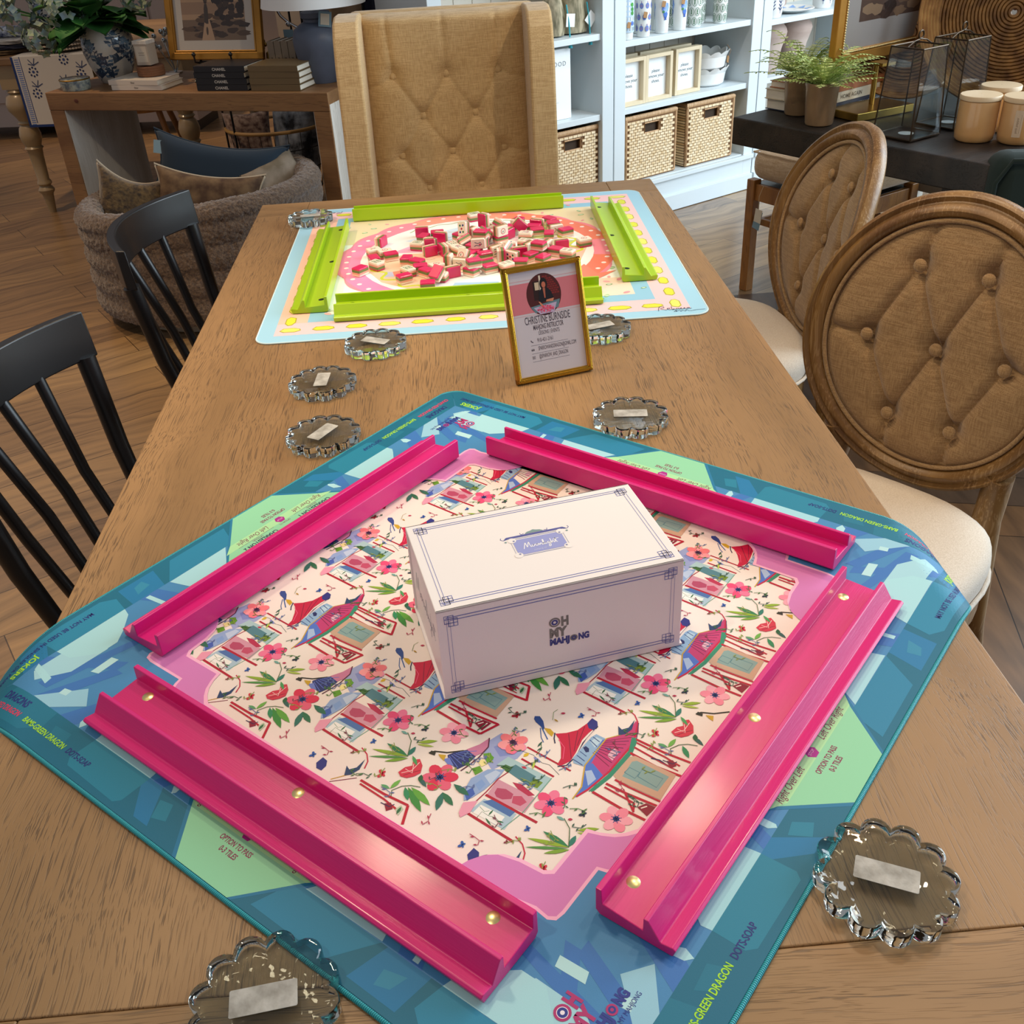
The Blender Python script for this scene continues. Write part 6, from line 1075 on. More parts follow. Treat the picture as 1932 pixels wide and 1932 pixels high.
# round rattan trays
M_rat = mat('coiled_rattan', 'a9793f', .5, c2='6e4720', vs=30, stretch=(1, 1, 1))
def tray(label, p0, rz, ry, R_):
    r = thing('rattan_tray', label, 'tray', p0, rz, 'round coiled rattan trays'); r.rotation_euler = (ry, 0, rz)
    g = B(); k = 0; rad = .012
    while rad < R_-.045: g.tube([(rad*cos(2*pi*i/48), rad*sin(2*pi*i/48), .0) for i in range(48)], .0052, 6, close=True); rad += .0095
    obj('coiled_base', g, M_rat, r, smooth=60); g = B()
    for k in range(6): q = R_-.044+k*.0085; g.tube([(q*cos(2*pi*i/56), q*sin(2*pi*i/56), .004+.010*k) for i in range(56)], .0062, 6, close=True)
    obj('raised_rim', g, mat('honey_rattan', 'bb8a4d', .42, c2='8f5f2c', vs=25), r, smooth=60); return r
tray('large round coiled rattan tray standing behind the glass lanterns', (1.60, 3.00, 1.052), radians(-26), radians(78), .245); tray('round rattan tray mostly hidden behind the painting and brass stand', (1.40, 3.20, .985), radians(-26), radians(74), .185)
# sign card and dried flowers at the right edge
r = thing('price_sign', 'clear standing sign with a white card at the right edge, beside the dried flowers', 'sign', (1.735, 2.985, .801), radians(-8)); g = B(); g.box((0, 0, .095), (.22, .004, .19), rot=(radians(-12), 0, 0)); obj('acrylic_panel', g, M_pane, r); g = B(); g.tube([(-.108, .02, 0), (-.112, -.018, .19), (.112, -.018, .19), (.108, .02, 0)], .003, 6, close=True); obj('wire_frame', g, M_brz, r, smooth=50)
p = P(lambda u, v, hh: (u, -.0045-hh-.20*(.095-v-.095)*-1*.0+.21*(-(v))*-1*0, v+.095)); p.rect(-.092, -.085, .092, .062, 'cfd6e4', 1); p.text('27', -.060, -.005, .060, '4a4f5c', 2); p.rect(-.055, -.022, .05, -.0212, '4a4f5c', 2); p.text('Greens', -.050, -.052, .026, '4a4f5c', 2); obj('sign_card', p, M_pk, r, rot=(radians(-12), 0, 0))
r = thing('dried_flowers', 'bunch of dusty pink dried berries in a gold vase at the top right edge', 'flowers', (1.86, 3.30, .801), 0); g = B(); g.lathe([(.001, 0), (.05, 0), (.055, .05), (.05, .13), (.042, .16), (.001, .16)], 28, cap=False); obj('gold_vase', g, M_brs, r, smooth=45)
g = B()
for i in range(260): a = random.uniform(0, 6.28); q = random.uniform(0, 1)**.5*.15; g.ell((cos(a)*q, sin(a)*q, .27+random.uniform(-.10, .16)*(1-q*3)), (.012,)*3, 7, 5)
obj('berries', g, mat('dusty_pink_berries', 'b0705a', .6, c2='7f4638', vs=30), r, smooth=60)['kind'] = 'stuff'
g = B(); [g.tube([(0, 0, .1), (cos(i)*.06, sin(i)*.06, .28)], .002, 5) for i in range(12)]; obj('stems', g, mat('dry_stem', '6f5a3a', .8), r)
# green velvet chair
M_vel = mat('dark_green_velvet', '0b211d', .85, sheen=.05, bump=.05, bs=200)
r = thing('velvet_armchair', 'dark green velvet armchair back at the right edge, in front of the candles', 'armchair', (1.62, 2.33, 0), radians(-12)); g = B(); g.box((0, 0, .58), (.66, .13, .50), rot=(radians(-4), 0, 0)); obj('backrest', g, M_vel, r, bev=.045, seg=5, smooth=30)
g = B(); g.tube([(-.322, -.052, .40), (-.325, -.050, .77), (-.295, -.050, .822), (.295, -.050, .822)], .006, 8); obj('piping', g, M_vel, r, smooth=50); g = B(); g.box((0, .22, .37), (.62, .5, .16)); obj('seat', g, M_vel, r, bev=.03, seg=4)
for sx in (-1, 1):
    for sy in (.0, .42): g = B(); g.tube([(sx*.26, sy, .3), (sx*.27, sy, 0)], [.02, .012], 10); obj('leg', g, M_blk, r, smooth=40)
# cushioned stool
M_hon = wood('honey_stool_wood', 'b27a3c', '86562a', '3a220c', 'Z', rough=.4, fine=.4, pores=.35, big=2)
SA = radians(30); sq0 = Vector((1.10, 3.763)); sa = Vector((cos(SA), sin(SA))); sb = Vector((sin(SA), -cos(SA)))
def stool(label, q0, wood_m, W_=.46, D_=.40, h=.432, seat_m=None):
    c = q0+sa*(D_/2)+sb*(W_/2); r = thing('stool', label, 'stool', (c.x, c.y, 0), SA-pi/2, 'wooden stools by the dark display table')
    for x in (-1, 1):
        for y in (-1, 1): g = B(); g.box((x*(W_/2-.019), y*(D_/2-.019), h/2), (.038, .038, h)); obj('leg', g, wood_m, r, bev=.003)
    for y in (-1, 1): g = B(); g.box((0, y*(D_/2-.02), h-.045), (W_-.076, .022, .06)); g.box((0, y*(D_/2-.02), h-.15), (W_-.076, .016, .024)); obj('rail', g, wood_m, r, bev=.002)
    for x in (-1, 1): g = B(); g.box((x*(W_/2-.02), 0, h-.045), (.022, D_-.076, .06)); g.box((x*(W_/2-.02), 0, h-.17), (.016, D_-.076, .024)); obj('rail', g, wood_m, r, bev=.002)
    g = B(); g.box((0, 0, h-.022), (W_-.05, D_-.05, .016)); obj('seat', g, seat_m or M_blk, r); return r
stool('honey-brown wooden stool with a beige cushion on it, beside the far oval-back chair', sq0, M_hon)
M_gs = mat('greyed_white_wood', 'a09a90', .6); stool('grey wooden stool with dark top under the display table', Vector((1.55, 3.86)), M_gs, W_=.5, h=.46)
sc2 = sq0+sa*.215+sb*.24; M_cush = fabric('beige_cushion', 'c9ae8e', 'b0926f', scale=700, bump=.15)
def pillow(name, label, cat, loc, rot, w_, h, t, m, group=None, pinch=.12, pipe=None, weltm=None, n=22, dent=0):
    r = thing(name, label, cat, loc, 0, group, rot=rot); g = B()
    def f(u, v, s):
        x, y = 2*u-1, 2*v-1; k = (1-x**4)*(1-y**4); z = s*t/2*max(0, k)**.5; e = 1-pinch*(1-abs(y)**2)*abs(x)**3; e2 = 1-pinch*(1-abs(x)**2)*abs(y)**3
        return Vector((x*w_/2*e, y*h/2*e2-dent*(1-x*x)*(y > 0)*y, z))
    g.grid(lambda u, v: f(u, v, 1), n, n); g.grid(lambda u, v: f(u, v, -1), n, n, flip=True); o = obj('cover', g, m, r); me = o.data; bm = bmesh.new(); bm.from_mesh(me); bmesh.ops.remove_doubles(bm, verts=bm.verts, dist=1e-4)
    for q in bm.faces: q.smooth = True
    bm.to_mesh(me); bm.free()
    if weltm:
        pt_ = [f(i/n, 0, 0) for i in range(n)]+[f(1, i/n, 0) for i in range(n)]+[f(1-i/n, 1, 0) for i in range(n)]+[f(0, 1-i/n, 0) for i in range(n)]; g = B(); g.tube(pt_, .004, 6, close=True); obj('seam_welt', g, weltm, r, smooth=60)
    return r
r = thing('seat_cushion', 'thick beige cushion lying on the honey-brown stool', 'cushion', (sc2.x, sc2.y, .4335), SA); g = B(); g.box((0, 0, .055), (.44, .46, .110)); obj('cover', g, M_cush, r, bev=.045, seg=6, smooth=30); g = B(); g.tube([(.21, .22, .1), (-.21, .22, .1), (-.21, -.22, .1), (.21, -.22, .1)], .004, 6, close=True); obj('seam_welt', g, M_cush, r)
r = thing('folded_towel', 'folded white striped cloth with blue print on top of the beige cushion', 'towel', (sc2.x+.03, sc2.y+.02, .545), SA+.15); M_tow = mat('white_ribbed_cotton', 'e6e1d6', .9, bump=.5, bs=6, stretch=(1, 30, 1))
for k in range(4): g = B(); g.grid(lambda u, v, k=k: Vector(((u-.5)*(.30-.01*k), (v-.5)*(.34+.012*k), .010+.011*k+.004*sin(u*7+k)*sin(v*6))), 16, 16); o = obj('fold', g, M_tow, r, smooth=80); md = o.modifiers.new('cloth_thickness', 'SOLIDIFY'); md.thickness = .009
p = P(); [p.disc(random.uniform(.0, .11), random.uniform(-.13, -.0), .008, '5a6a94', 1+.1*i, 6) for i in range(26)]; obj('blue_print', p, M_pk, r, loc=(0, 0, .0505))
# swing tag on the stool
tg = sq0+sb*.085; r = thing('swing_tag', 'blue and cream swing tag hanging by twine from the honey-brown stool', 'tag', (tg.x-.016, tg.y-.010, .335), SA-pi/2)
g = B(); g.box((0, 0, -.036), (.034, .0012, .072), rot=(0, .2, 0)); obj('blue_card', g, mat('dusty_blue_card', '7f9fb0', .7), r); g = B(); g.box((.003, -.0015, -.02), (.034, .0012, .05), rot=(0, .12, 0)); obj('cream_card', g, mat('cream_card', 'ddd3bf', .7), r); g = B(); g.tube([(0, .0, 0), (-.004, .004, .05), (.0, .02, .09)], .001, 5); obj('twine', g, mat('twine', 'b8a888', .9), r)
# ================================================================ pine console and what stands on it
M_pine = wood('knotty_pine', '9a7248', '765232', '47301c', 'X', rough=.5, fine=.3, pores=.3, big=1.6); M_pinel = wood('pale_daylit_pine', 'e4e1da', 'c8c2b6', '8a7c6a', 'Z', rough=.6, fine=.3, pores=.35, big=1.4)  # second pine is paler: daylight on the console faces put into its colour
CA = atan2(-.423, 1.216); cL = Vector((-1.678, 4.590)); ca = Vector((cos(CA), sin(CA))); cb = Vector((-sin(CA), cos(CA))); CLEN = 1.288; CD = .5
def CT(a, b_, z=.7606): p = cL+ca*a+cb*b_; return Vector((p.x, p.y, z))
cn = thing('console_table', 'knotty pine waterfall console table with thick slab ends, lamp and books on top', 'console table', tuple(CT(CLEN/2, CD/2, 0)), CA)
g = B(); g.box((0, 0, .725), (CLEN, CD, .07)); obj('table_top', g, M_pine, cn, bev=.003)
for s in (-1, 1):
    g = B(); g.box((s*(CLEN/2-.035), 0, .345), (.069, CD-.001, .689)); obj('end_slab', g, M_pine, cn, bev=.002); g = B(); g.box((s*(CLEN/2-.071), 0, .345), (.003, CD-.01, .688)); g.box((s*(CLEN/2-.0), 0, .36), (.003, CD-.01, .71)); o = obj('daylit_face', g, M_pinel, cn); o['label'] = 'pine board face coloured paler for the daylight on it'  # thin pale faces carry the daylight on the pine slabs in their colour
g = B()
for x, z in ((-.635, .30), (-.632, .24)): g.ell((x+.03, -CD/2-.0005, z), (.008, .0012, .010), 12, 6)
g.ell((-.50, -CD/2-.0005, .728), (.010, .0012, .008), 12, 6); obj('dark_knot', g, mat('pine_knot', '5a2a1a', .6), cn)
# hydrangea vase
M_vase = printed('blue_vine_glaze', .12, coat=.6)
def vase(label, p0, R_, H, seed, dark='2e4258'):
    r = thing('ginger_jar_vase', label, 'vase', tuple(p0)); rv = random.Random(seed)
    prof = [(.52, 0), (.56, .02), (.66, .10), (.86, .30), (.98, .52), (1.0, .65), (.95, .80), (.80, .92), (.62, .965), (.52, .97), (.54, 1.0), (.50, 1.0), (.46, .96)]
    def rad(z):
        z /= H
        for (a, b_), (c, d) in zip(prof, prof[1:]):
            if b_ <= z <= d: return (a+(c-a)*(z-b_)/max(1e-6, d-b_))*R_
        return R_*.5
    g = P(lambda u, v, h: Vector(((rad(v)+h)*cos(u), (rad(v)+h)*sin(u), v)), eps=.0002, maxe=lambda p, q: .35 if abs(p[0]-q[0]) > .02 else 9); g.maxe = 0
    g.lathe([(a*R_, b_*H) for a, b_ in prof], 48, col='c4bfb4', cap=False); g.lathe([(.001, 0), (.52*R_, 0)], 48, col='c4bfb4', cap=False)
    for k in range(15):
        u0 = k*2*pi/7.5+rv.uniform(-.2, .2); v0 = (.08 if k % 2 else .42)*H; pts = []; L0_ = 1+k*.15
        for i in range(16): t = i/15; pts.append((u0+.42*sin(t*5+k)+t*.4, v0+t*H*.44))
        g.line([(a, b_) for a, b_ in pts], .035, dark, L0_)
        for i in range(1, 15):
            a, b_ = pts[i]; s = (-1)**i; e = 2*.012/R_*1.2; z = .017*H/.25
            g.poly([(a, b_), (a+s*e*.4, b_+z*.7), (a+s*e*1.1, b_+z*.8), (a+s*e*.9, b_+z*.1)], [dark, '5f7588', '3c5166'][i % 3], L0_+.05*(i % 3))
        if k % 3 == 0:
            a, b_ = pts[8]
            for j in range(6): q = j*1.047; g.disc(a+.13*cos(q), b_+.013*sin(q), .10, '71879a', L0_+.3+.02*j, 8, ry=.010)
    obj('vase_body', g, M_vase, r, smooth=60); return r
vz = CT(.185, .245)
vase('blue and white vine-patterned jar vase full of hydrangeas on the pine console', vz, .108, .235, 4)
M_pet = mat('dusty_blue_petal', '7c8e98', .7, c2='93a076', vs=30); M_lf = mat('deep_green_leaf', '1f4a1f', .5, c2='3f7a35', vs=10); M_lf2 = mat('bright_green_leaf', '3a6f2f', .5)
r = thing('hydrangea_bunch', 'bunch of dusty blue hydrangeas with dark green leaves in the vine-patterned vase', 'flowers', (vz.x, vz.y, vz.z+.2))
heads = [(-.33, -.05, .09, .085), (-.235, -.10, -.005, .070), (-.11, -.12, .10, .080), (.17, -.04, .13, .065), (-.43, -.0, .13, .07), (-.03, .02, .20, .08), (-.22, .0, .17, .07)]
for hx, hy, hz, hr in heads:
    g = B()
    for k in range(62):
        d = Vector((random.gauss(0, 1), random.gauss(0, 1), random.gauss(0, 1))).normalized(); c = Vector((hx, hy, hz))+d*hr*random.uniform(.8, 1); up = d.orthogonal().normalized(); s_ = d.cross(up)
        for q in range(4):
            a = q*pi/2+k; e = up*cos(a)+s_*sin(a); f_ = up*cos(a+.785)+s_*sin(a+.785); h_ = up*cos(a-.785)+s_*sin(a-.785); R_ = .021; g.add([c, c+h_*R_*.62+d*.002, c+e*R_+d*.004, c+f_*R_*.62+d*.002], [(0, 1, 2, 3)])
    obj('flower_head', g, M_pet, r); g = B(); g.tube([(0, 0, -.06), (hx*.4, hy*.4, .04), (hx, hy, hz)], .004, 6); obj('stem', g, M_lf2, r, smooth=50)
for k in range(60):
    a = random.uniform(0, 6.28); L_ = random.uniform(.12, .19); q0 = Vector((cos(a)*.03-.03, sin(a)*.03-.02, random.uniform(.0, .10))); d = Vector((cos(a), sin(a), random.uniform(-.25, .9))).normalized(); s_ = d.cross(Vector((0, 0, 1))).normalized(); g = B()
    g.grid(lambda u, v: q0+d*L_*(u+.15)+s_*(v-.5)*L_*.75*sin(pi*min(1, u*.96+.04))**.7+Vector((0, 0, -.05*u*u+.10*abs(v-.5)*.25)), 8, 4); obj('leaf', g, M_lf if k % 3 else M_lf2, r, smooth=80)
# small things beside the vase
r = thing('trinket_tin', 'small round patterned ceramic tin on the left end of the pine console', 'tin', tuple(CT(.105, .075)), 0); g = B(); g.lathe([(.001, 0), (.058, 0), (.060, .004), (.060, .030), (.062, .031), (.062, .041), (.056, .044), (.001, .044)], 40, cap=False); obj('tin_body', g, mat('sage_speckled_glaze', 'a5aa9a', .2, c2='5a6670', vs=60, coat=.5), r, smooth=40)
g = B(); g.lathe([(.0625, .0385), (.0632, .0415), (.0600, .0435)], 40, cap=False); obj('gilt_rim', g, M_brs, r, smooth=40)
wb0 = CT(.415, .13)
for k, (T, dx) in enumerate(((.019, 0), (.019, -.01))): p0 = wb0+Vector((ca.x*dx, ca.y*dx, .0005+k*.0195)); book('book', ['white fashion book, bottom of the pair under the wicker coaster', 'white fashion book, top of the pair under the wicker coaster'][k], tuple(p0), CA-.03*k, .235, .17, T, 'd9cdbd', 'Dior', '5a5048', 'white books on the pine console', tsz=.5)
p0 = wb0+Vector((.02, .02, .041)); r = thing('wicker_coasters', 'small stack of brown wicker coasters on the white books', 'coasters', tuple(p0)); g = B()
for k in range(4): g.tube([(.052*cos(2*pi*i/30)*(1+.02*sin(i*5)), .052*sin(2*pi*i/30), .005+k*.009) for i in range(30)], .006, 6, close=True)
g.lathe([(.001, .002), (.05, .002), (.05, .036), (.001, .036)], 24, cap=False); obj('woven_rings', g, mat('brown_wicker', '7a5034', .8, bump=.4, bs=120), r, smooth=60)
r = thing('boxed_candle', 'small boxed candle with a paper front standing on the wicker coasters', 'candle', (p0.x-.005, p0.y, p0.z+.0415), CA); g = B(); g.box((0, 0, .042), (.062, .062, .084)); obj('box', g, mat('taupe_paper_box', 'b3a594', .7), r, bev=.001); g = B(); g.box((0, 0, .086), (.066, .066, .014)); obj('lid', g, M_pinel, r, bev=.001)
p = P(); p.rect(-.025, -.03, .025, .03, 'c9bfae', 1); p.text('LUMIERE', 0, .004, .008, '6a5f52', 2, align='C') if 0 else [p.rect(-.014, .004-.008*i, .014, .006-.008*i, '857a6c', 2) for i in range(2)]; obj('label', p, M_pk, r, loc=(0, -.0312, .042), rot=(pi/2, 0, 0))
# easel and painting
ez = CT(.70, .30); r = thing('tabletop_easel', 'black iron tabletop easel carrying the gold framed silhouette painting', 'easel', tuple(ez), CA)
g = B()
for x in (-.085, .085): g.tube([(x*1.05, -.12, .006), (x, -.075, .055), (x, -.060, .075), (x*.75, .02, .16), (x*.2, .06, .30)], .0045, 8); g.tube([(x, -.060, .072), (x, -.098, .080), (x, -.100, .105)], .004, 8); g.ell((x, -.100, .110), (.0085,)*3, 12, 8)
g.tube([(-.085, -.055, .075), (.085, -.055, .075)], .004, 8); g.tube([(0, .05, .29), (0, .14, .006)], .0045, 8); obj('iron_frame', g, M_blk, r, smooth=50)
pz = CT(.70, .235); painting('gold framed landscape painting with a small standing figure, on the black easel', 'painting', (pz.x, pz.y, .845), CA, .435, .34, .028, art1, lean=radians(12), bead=False)
# book stacks
def zip_(label, loc, n, L_, W_, T, c, tx, tc, grp, jit, ex=None):
    for k in range(n):
        dx = random.uniform(-jit, jit); o = ['bottom', 'second from the bottom', 'third from the bottom', 'top']; book('book', label % o[k], (loc.x+ca.x*dx, loc.y+ca.y*dx, loc.z+.0004+k*(T+.0006)), CA+random.uniform(-.02, .02), L_, W_, T, c, tx, tc, grp, tsz=.66, extra=ex)
zip_('black fashion book, %s of four beside the easel', CT(.815, .115), 4, .225, .165, .0225, '17171c', 'CHANEL', 'c9c4bc', 'black books on the pine console', .004)
def band(p): p.rect(.060, -.011, .085, .011, '1c1a18', .5)
zip_('olive-brown book, %s of four at the right end of the console', CT(1.055, .115), 4, .215, .165, .0225, '6d5a3c', None, None, 'olive-brown books on the pine console', .004)
vv = CT(.965, .30)
for k in range(4):
    p_ = vv+Vector((ca.x*.031*k, ca.y*.031*k, 0)); r = book('book', 'upright taupe book with VUITTON on its spine, %s' % ('leftmost of four', 'second of four from the left', 'third of four from the left', 'rightmost of four')[k], (p_.x, p_.y, p_.z), CA, .15, .12, .029, '8a7a66', None, None, 'upright taupe books by the lamp')
    r.rotation_euler = (0, -pi/2, CA-pi/2+pi/2) if 0 else (0, 0, CA); r.rotation_euler = Euler((0, -pi/2, 0)).to_matrix().to_euler(); M_ = Matrix.Rotation(CA, 4, 'Z') @ Matrix.Rotation(-pi/2, 4, 'Y'); r.rotation_euler = M_.to_euler(); r.location = (p_.x, p_.y, p_.z+.0755)
    p = P(); p.text('VUITTON', 0, -.0035, .013, '3a2f26', 1, align='C', bold=.02, sp=1.3); obj('spine_lettering', p, M_pk, r, loc=(-.02, -.0612, .0145), rot=(pi/2, 0, 0))
# gilt ornament, lamp
r = thing('gilt_ornament', 'antique gold leafy coral ornament between the painting and the taupe books', 'ornament', tuple(CT(.90, .27)), CA); g = B(); g.lathe([(.001, 0), (.03, 0), (.028, .012), (.01, .02), (.001, .02)], 20, cap=False)
for k in range(9):
    a = k*.7; h = .07+.012*(k % 4); q = [Vector((cos(a)*.045*t, sin(a)*.03*t, .015+h*t**.8)) for t in (0, .3, .6, .85, 1)]; g.tube(q, [.006, .005, .007, .010, .001], 8)
for k in range(5): a = k*1.257; g.ell((cos(a)*.012, sin(a)*.005, .135+.012*sin(a)), (.009, .006, .009), 8, 6)
obj('gilt_branches', g, M_brs, r, smooth=60)
lz = CT(1.17, .235); r = thing('table_lamp', 'table lamp with bulbous slate-blue ceramic base and wide white shade', 'lamp', tuple(lz)); g = B(); g.lathe([(.001, 0), (.062, 0), (.066, .01), (.088, .07), (.100, .13), (.102, .16), (.092, .195), (.064, .215), (.050, .222), (.049, .232), (.058, .238), (.058, .256), (.04, .262), (.001, .262)], 40, cap=False); obj('lamp_base', g, mat('slate_blue_glaze', '5a6478', .45, var=.12, vs=7, bump=.1, bs=30), r, smooth=50)
g = B(); g.tube([(0, 0, .26), (0, 0, .34)], .008, 10); obj('stem', g, M_brs, r, smooth=50); g = B(); g.lathe([(.205, .282), (.165, .50), (.163, .50), (.203, .282)], 56, cap=False); obj('lamp_shade', g, mat('white_linen_shade', 'e3e6e6', .85), r, smooth=50)
g = B(); g.box((.045, -.075, .235), (.05, .0015, .055), rot=(.1, .15, .2)); obj('price_tag', g, mat('dusty_blue_card', '7f9fb0', .7), r); g = B(); g.box((.045, -.0775, .235), (.034, .001, .04), rot=(.1, .15, .2)); obj('tag_label', g, mat('cream_card', 'ddd3bf', .7), r)
r = thing('reading_lamp', 'polished nickel swan-neck lamp with blue tag, behind the upright taupe books', 'lamp', tuple(CT(1.02, .43)), CA); g = B(); g.lathe([(.001, 0), (.06, 0), (.06, .01), (.01, .016), (.001, .016)], 28, cap=False); g.tube([(0, 0, .01), (0, 0, .12), (-.02, 0, .17), (-.07, 0, .195), (-.10, 0, .22), (-.14, 0, .29), (-.19, 0, .31)], .006, 10); g.ell((-.07, 0, .19), (.012,)*3, 10, 8); obj('nickel_arm', g, mat('polished_nickel', 'c9ccd0', .15, metal=1), r, smooth=50); g = B(); g.lathe([(.02, .35), (.05, .30), (.052, .295), (.018, .345)], 24, c=(-.19, 0, 0), cap=False); obj('shade', g, mat('polished_nickel', 'c9ccd0', .15, metal=1), r, smooth=50)
g = B(); g.box((-.07, -.012, .14), (.045, .0015, .06)); obj('price_tag', g, mat('dusty_blue_card', '7f9fb0', .7), r)
# wire plant basket on stand with fur pillows, behind the console
M_wire = mat('black_iron_wire', '22211f', .5, metal=.5); M_bam = mat('honey_cane_hoop', 'b38a4f', .5)
r = thing('wire_basket_stand', 'tall black wire basket stand with cane hoop holding pillows, seen through the console', 'basket', (-.90, 5.50, 0), radians(-4)); g = B(); g.tube([(.25*cos(2*pi*i/40), .22*sin(2*pi*i/40), .395) for i in range(40)], .009, 8, close=True); obj('cane_hoop', g, M_bam, r, smooth=50)
g = B()
for i in range(22): a = 2*pi*i/22; g.tube([(.245*cos(a), .215*sin(a), .39), (.225*cos(a), .19*sin(a), .2), (.2*cos(a), .17*sin(a), .08)], .0018, 5)
for z, k in ((.3, .97), (.2, .92), (.08, .82)): g.tube([(.245*k*cos(2*pi*i/36), .215*k*sin(2*pi*i/36), z) for i in range(36)], .0025, 5, close=True)
g.lathe([(.001, .078), (.2, .078), (.2, .082), (.001, .082)], 30, sy=.85, cap=False)
for x, y in ((-.25, -.03), (-.17, -.165), (.25, -.03), (.12, .2)): g.tube([(x, y, 0), (x, y, .95)], .0055, 8)
obj('wire_cage', g, M_wire, r, smooth=50)
M_fbw = mat('dark_brown_print', '5a3a30', .95, c2='b59a86', vs=40, sheen=.3); M_fgr = mat('black_white_fur', '15161a', 1, c2='b9c0c6', vs=14, sheen=.3, bump=1, bs=50, stretch=(1, 1, .4))
pillow('throw_pillow', 'brown patterned pillow in the left of the wire basket stand', 'pillow', (-1.03, 5.46, .33), (radians(82), 0, .2), .24, .30, .10, M_fbw, 'pillows in the wire basket'); pillow('throw_pillow', 'black and white fur pillow in the right of the wire basket stand', 'pillow', (-.80, 5.50, .33), (radians(82), 0, -.5), .26, .36, .14, M_fgr, 'pillows in the wire basket')
# ================================================================ fuzzy barrel chair with pillows
M_sh = mat('taupe_sherpa', '6d5a48', 1, c2='463830', vs=120, bump=1.0, bs=170, sheen=.35); M_sh2 = mat('navy_lining', '16324a', .9)
bc0 = Vector((-1.0, 4.06)); r = thing('barrel_armchair', 'fuzzy taupe barrel armchair with channelled sides on a pale round plinth, filled with pillows', 'armchair', (bc0.x, bc0.y, 0), radians(10)); g = B()
def shell(u, v):
    th = radians(-203+236*u); k = max(0, min(1, (u-.12)/.45)); H = .455+.055*(k*k*(3-2*k)); n = 20; t = v*n; Ro, Ri = .48, .375; edge = min(u, 1-u)/.05; rnd = 1 if edge > 1 else sin(edge*pi/2)**.6
    ch = .016*abs(sin(pi*min(v, .45)/.45*4)) if v < .45 else 0
    if v < .45: z = .06+(H-.06-.05)*(v/.45); R_ = Ro-.02+ch
    elif v < .62: a = (v-.45)/.17*pi; z = H-.05+.05*sin(a); R_ = (Ro+Ri)/2+(Ro-Ri)/2*cos(a)
    else: z = H-.05-(H-.05-.36)*(v-.62)/.38; R_ = Ri
    Rm = (Ro+Ri)/2; R_ = Rm+(R_-Rm)*rnd; return Vector((R_*cos(th), R_*sin(th)*.95, z))
g.grid(shell, 80, 60); o = obj('curved_back_shell', g, M_sh, r, smooth=80)
dt_ = bpy.data.textures.new('sherpa_nap', 'CLOUDS'); dt_.noise_scale = .012; md = o.modifiers.new('fine', 'SUBSURF'); md.levels = md.render_levels = 2; md = o.modifiers.new('nap', 'DISPLACE'); md.texture = dt_; md.strength = .014; md.mid_level = .5
g = B(); g.lathe([(.001, .06), (.37, .06), (.40, .30), (.38, .36), (.30, .375), (.001, .38)], 48, cap=False); obj('seat', g, M_sh2, r, smooth=50); g = B(); g.lathe([(.001, 0), (.34, 0), (.35, .005), (.35, .06), (.001, .06)], 56, cap=False); obj('round_plinth', g, mat('pale_plinth', 'a89a84', .6), r, smooth=40)
M_navy = mat('navy_velvet', '0e2536', .85, sheen=.08); M_tanf = mat('tan_floral_linen', '6f573c', .9, c2='463020', vs=22); M_lep = mat('brown_tweed_fur', '33261a', 1, c2='66502f', vs=55, bump=1, bs=90, sheen=.3, stretch=(1, 1, .5))
pp_ = pillow('throw_pillow', 'long navy velvet lumbar pillow with price tag, tilted at the back of the fuzzy armchair', 'pillow', (-.935, 4.22, .495), (radians(74), radians(9), radians(-8)), .55, .24, .13, M_navy, 'pillows piled in the fuzzy armchair', dent=.03, weltm=M_navy)
g = B(); g.box((-.245, .05, .030), (.045, .05, .0015), rot=(0, -.35, 0)); obj('price_tag', g, mat('dusty_blue_card', '7f9fb0', .7), pp_)
pillow('throw_pillow', 'tan floral lumbar pillow in front of the navy one in the fuzzy armchair', 'pillow', (-.97, 4.08, .425), (radians(70), radians(8), radians(-6)), .44, .20, .12, M_tanf, 'pillows piled in the fuzzy armchair', weltm=mat('cream_piping', 'b8aa94', .8), dent=.02)
pillow('throw_pillow', 'brown tweedy fur pillow with pointed corner at the left of the fuzzy armchair', 'pillow', (-1.26, 4.10, .42), (radians(74), radians(14), radians(6)), .31, .26, .12, M_lep, 'pillows piled in the fuzzy armchair', weltm=mat('cream_piping', 'b8aa94', .8), dent=.05)
pillow('throw_pillow', 'crumpled cream pillow at the right of the fuzzy armchair, under the console', 'pillow', (-.70, 4.16, .43), (radians(60), radians(-20), radians(30)), .24, .22, .10, mat('cream_crumpled', '6b604f', .95, c2='94887a', vs=12, bump=.6, bs=14), 'pillows piled in the fuzzy armchair')
# ================================================================ turned-leg table at the far left
M_tt = mat('putty_painted_wood', '9b8460', .3, var=.06, vs=5, coat=.2); TT = Vector((-2.19, 5.60)); TA = radians(-6.5); ta = Vector((cos(TA), sin(TA))); tb = Vector((-sin(TA), cos(TA)))
tq = TT+ta*.425+tb*.62
tt = thing('farmhouse_table', 'putty-coloured farmhouse table with turned legs, plates and linens on it, far left', 'table', (tq.x, tq.y, 0), TA)
g = B(); g.box((0, 0, .765), (1.0, 1.36, .035)); obj('table_top', g, wood('worn_table_oak', '8a6a46', '6a4d30', '3c2818', 'X', rough=.45, fine=.3, pores=.3), tt, bev=.006)
g = B(); 
for y in (-.60, .60): g.box((0, y, .69), (.80, .03, .11))
for x in (-.425, .425): g.box((x, 0, .69), (.03, 1.15, .11))
obj('apron', g, M_tt, tt, bev=.002)
prof = [(.018, 0), (.028, .09), (.030, .10), (.040, .112), (.042, .122), (.034, .135), (.028, .142), (.038, .155), (.036, .165), (.030, .175), (.036, .30), (.040, .33), (.048, .338), (.040, .348), (.052, .38), (.055, .405), (.046, .44), (.034, .455), (.044, .465), (.036, .475), (.042, .49), (.070, .53), (.074, .56), (.062, .595), (.044, .61), (.055, .618), (.048, .626), (.048, .632)]
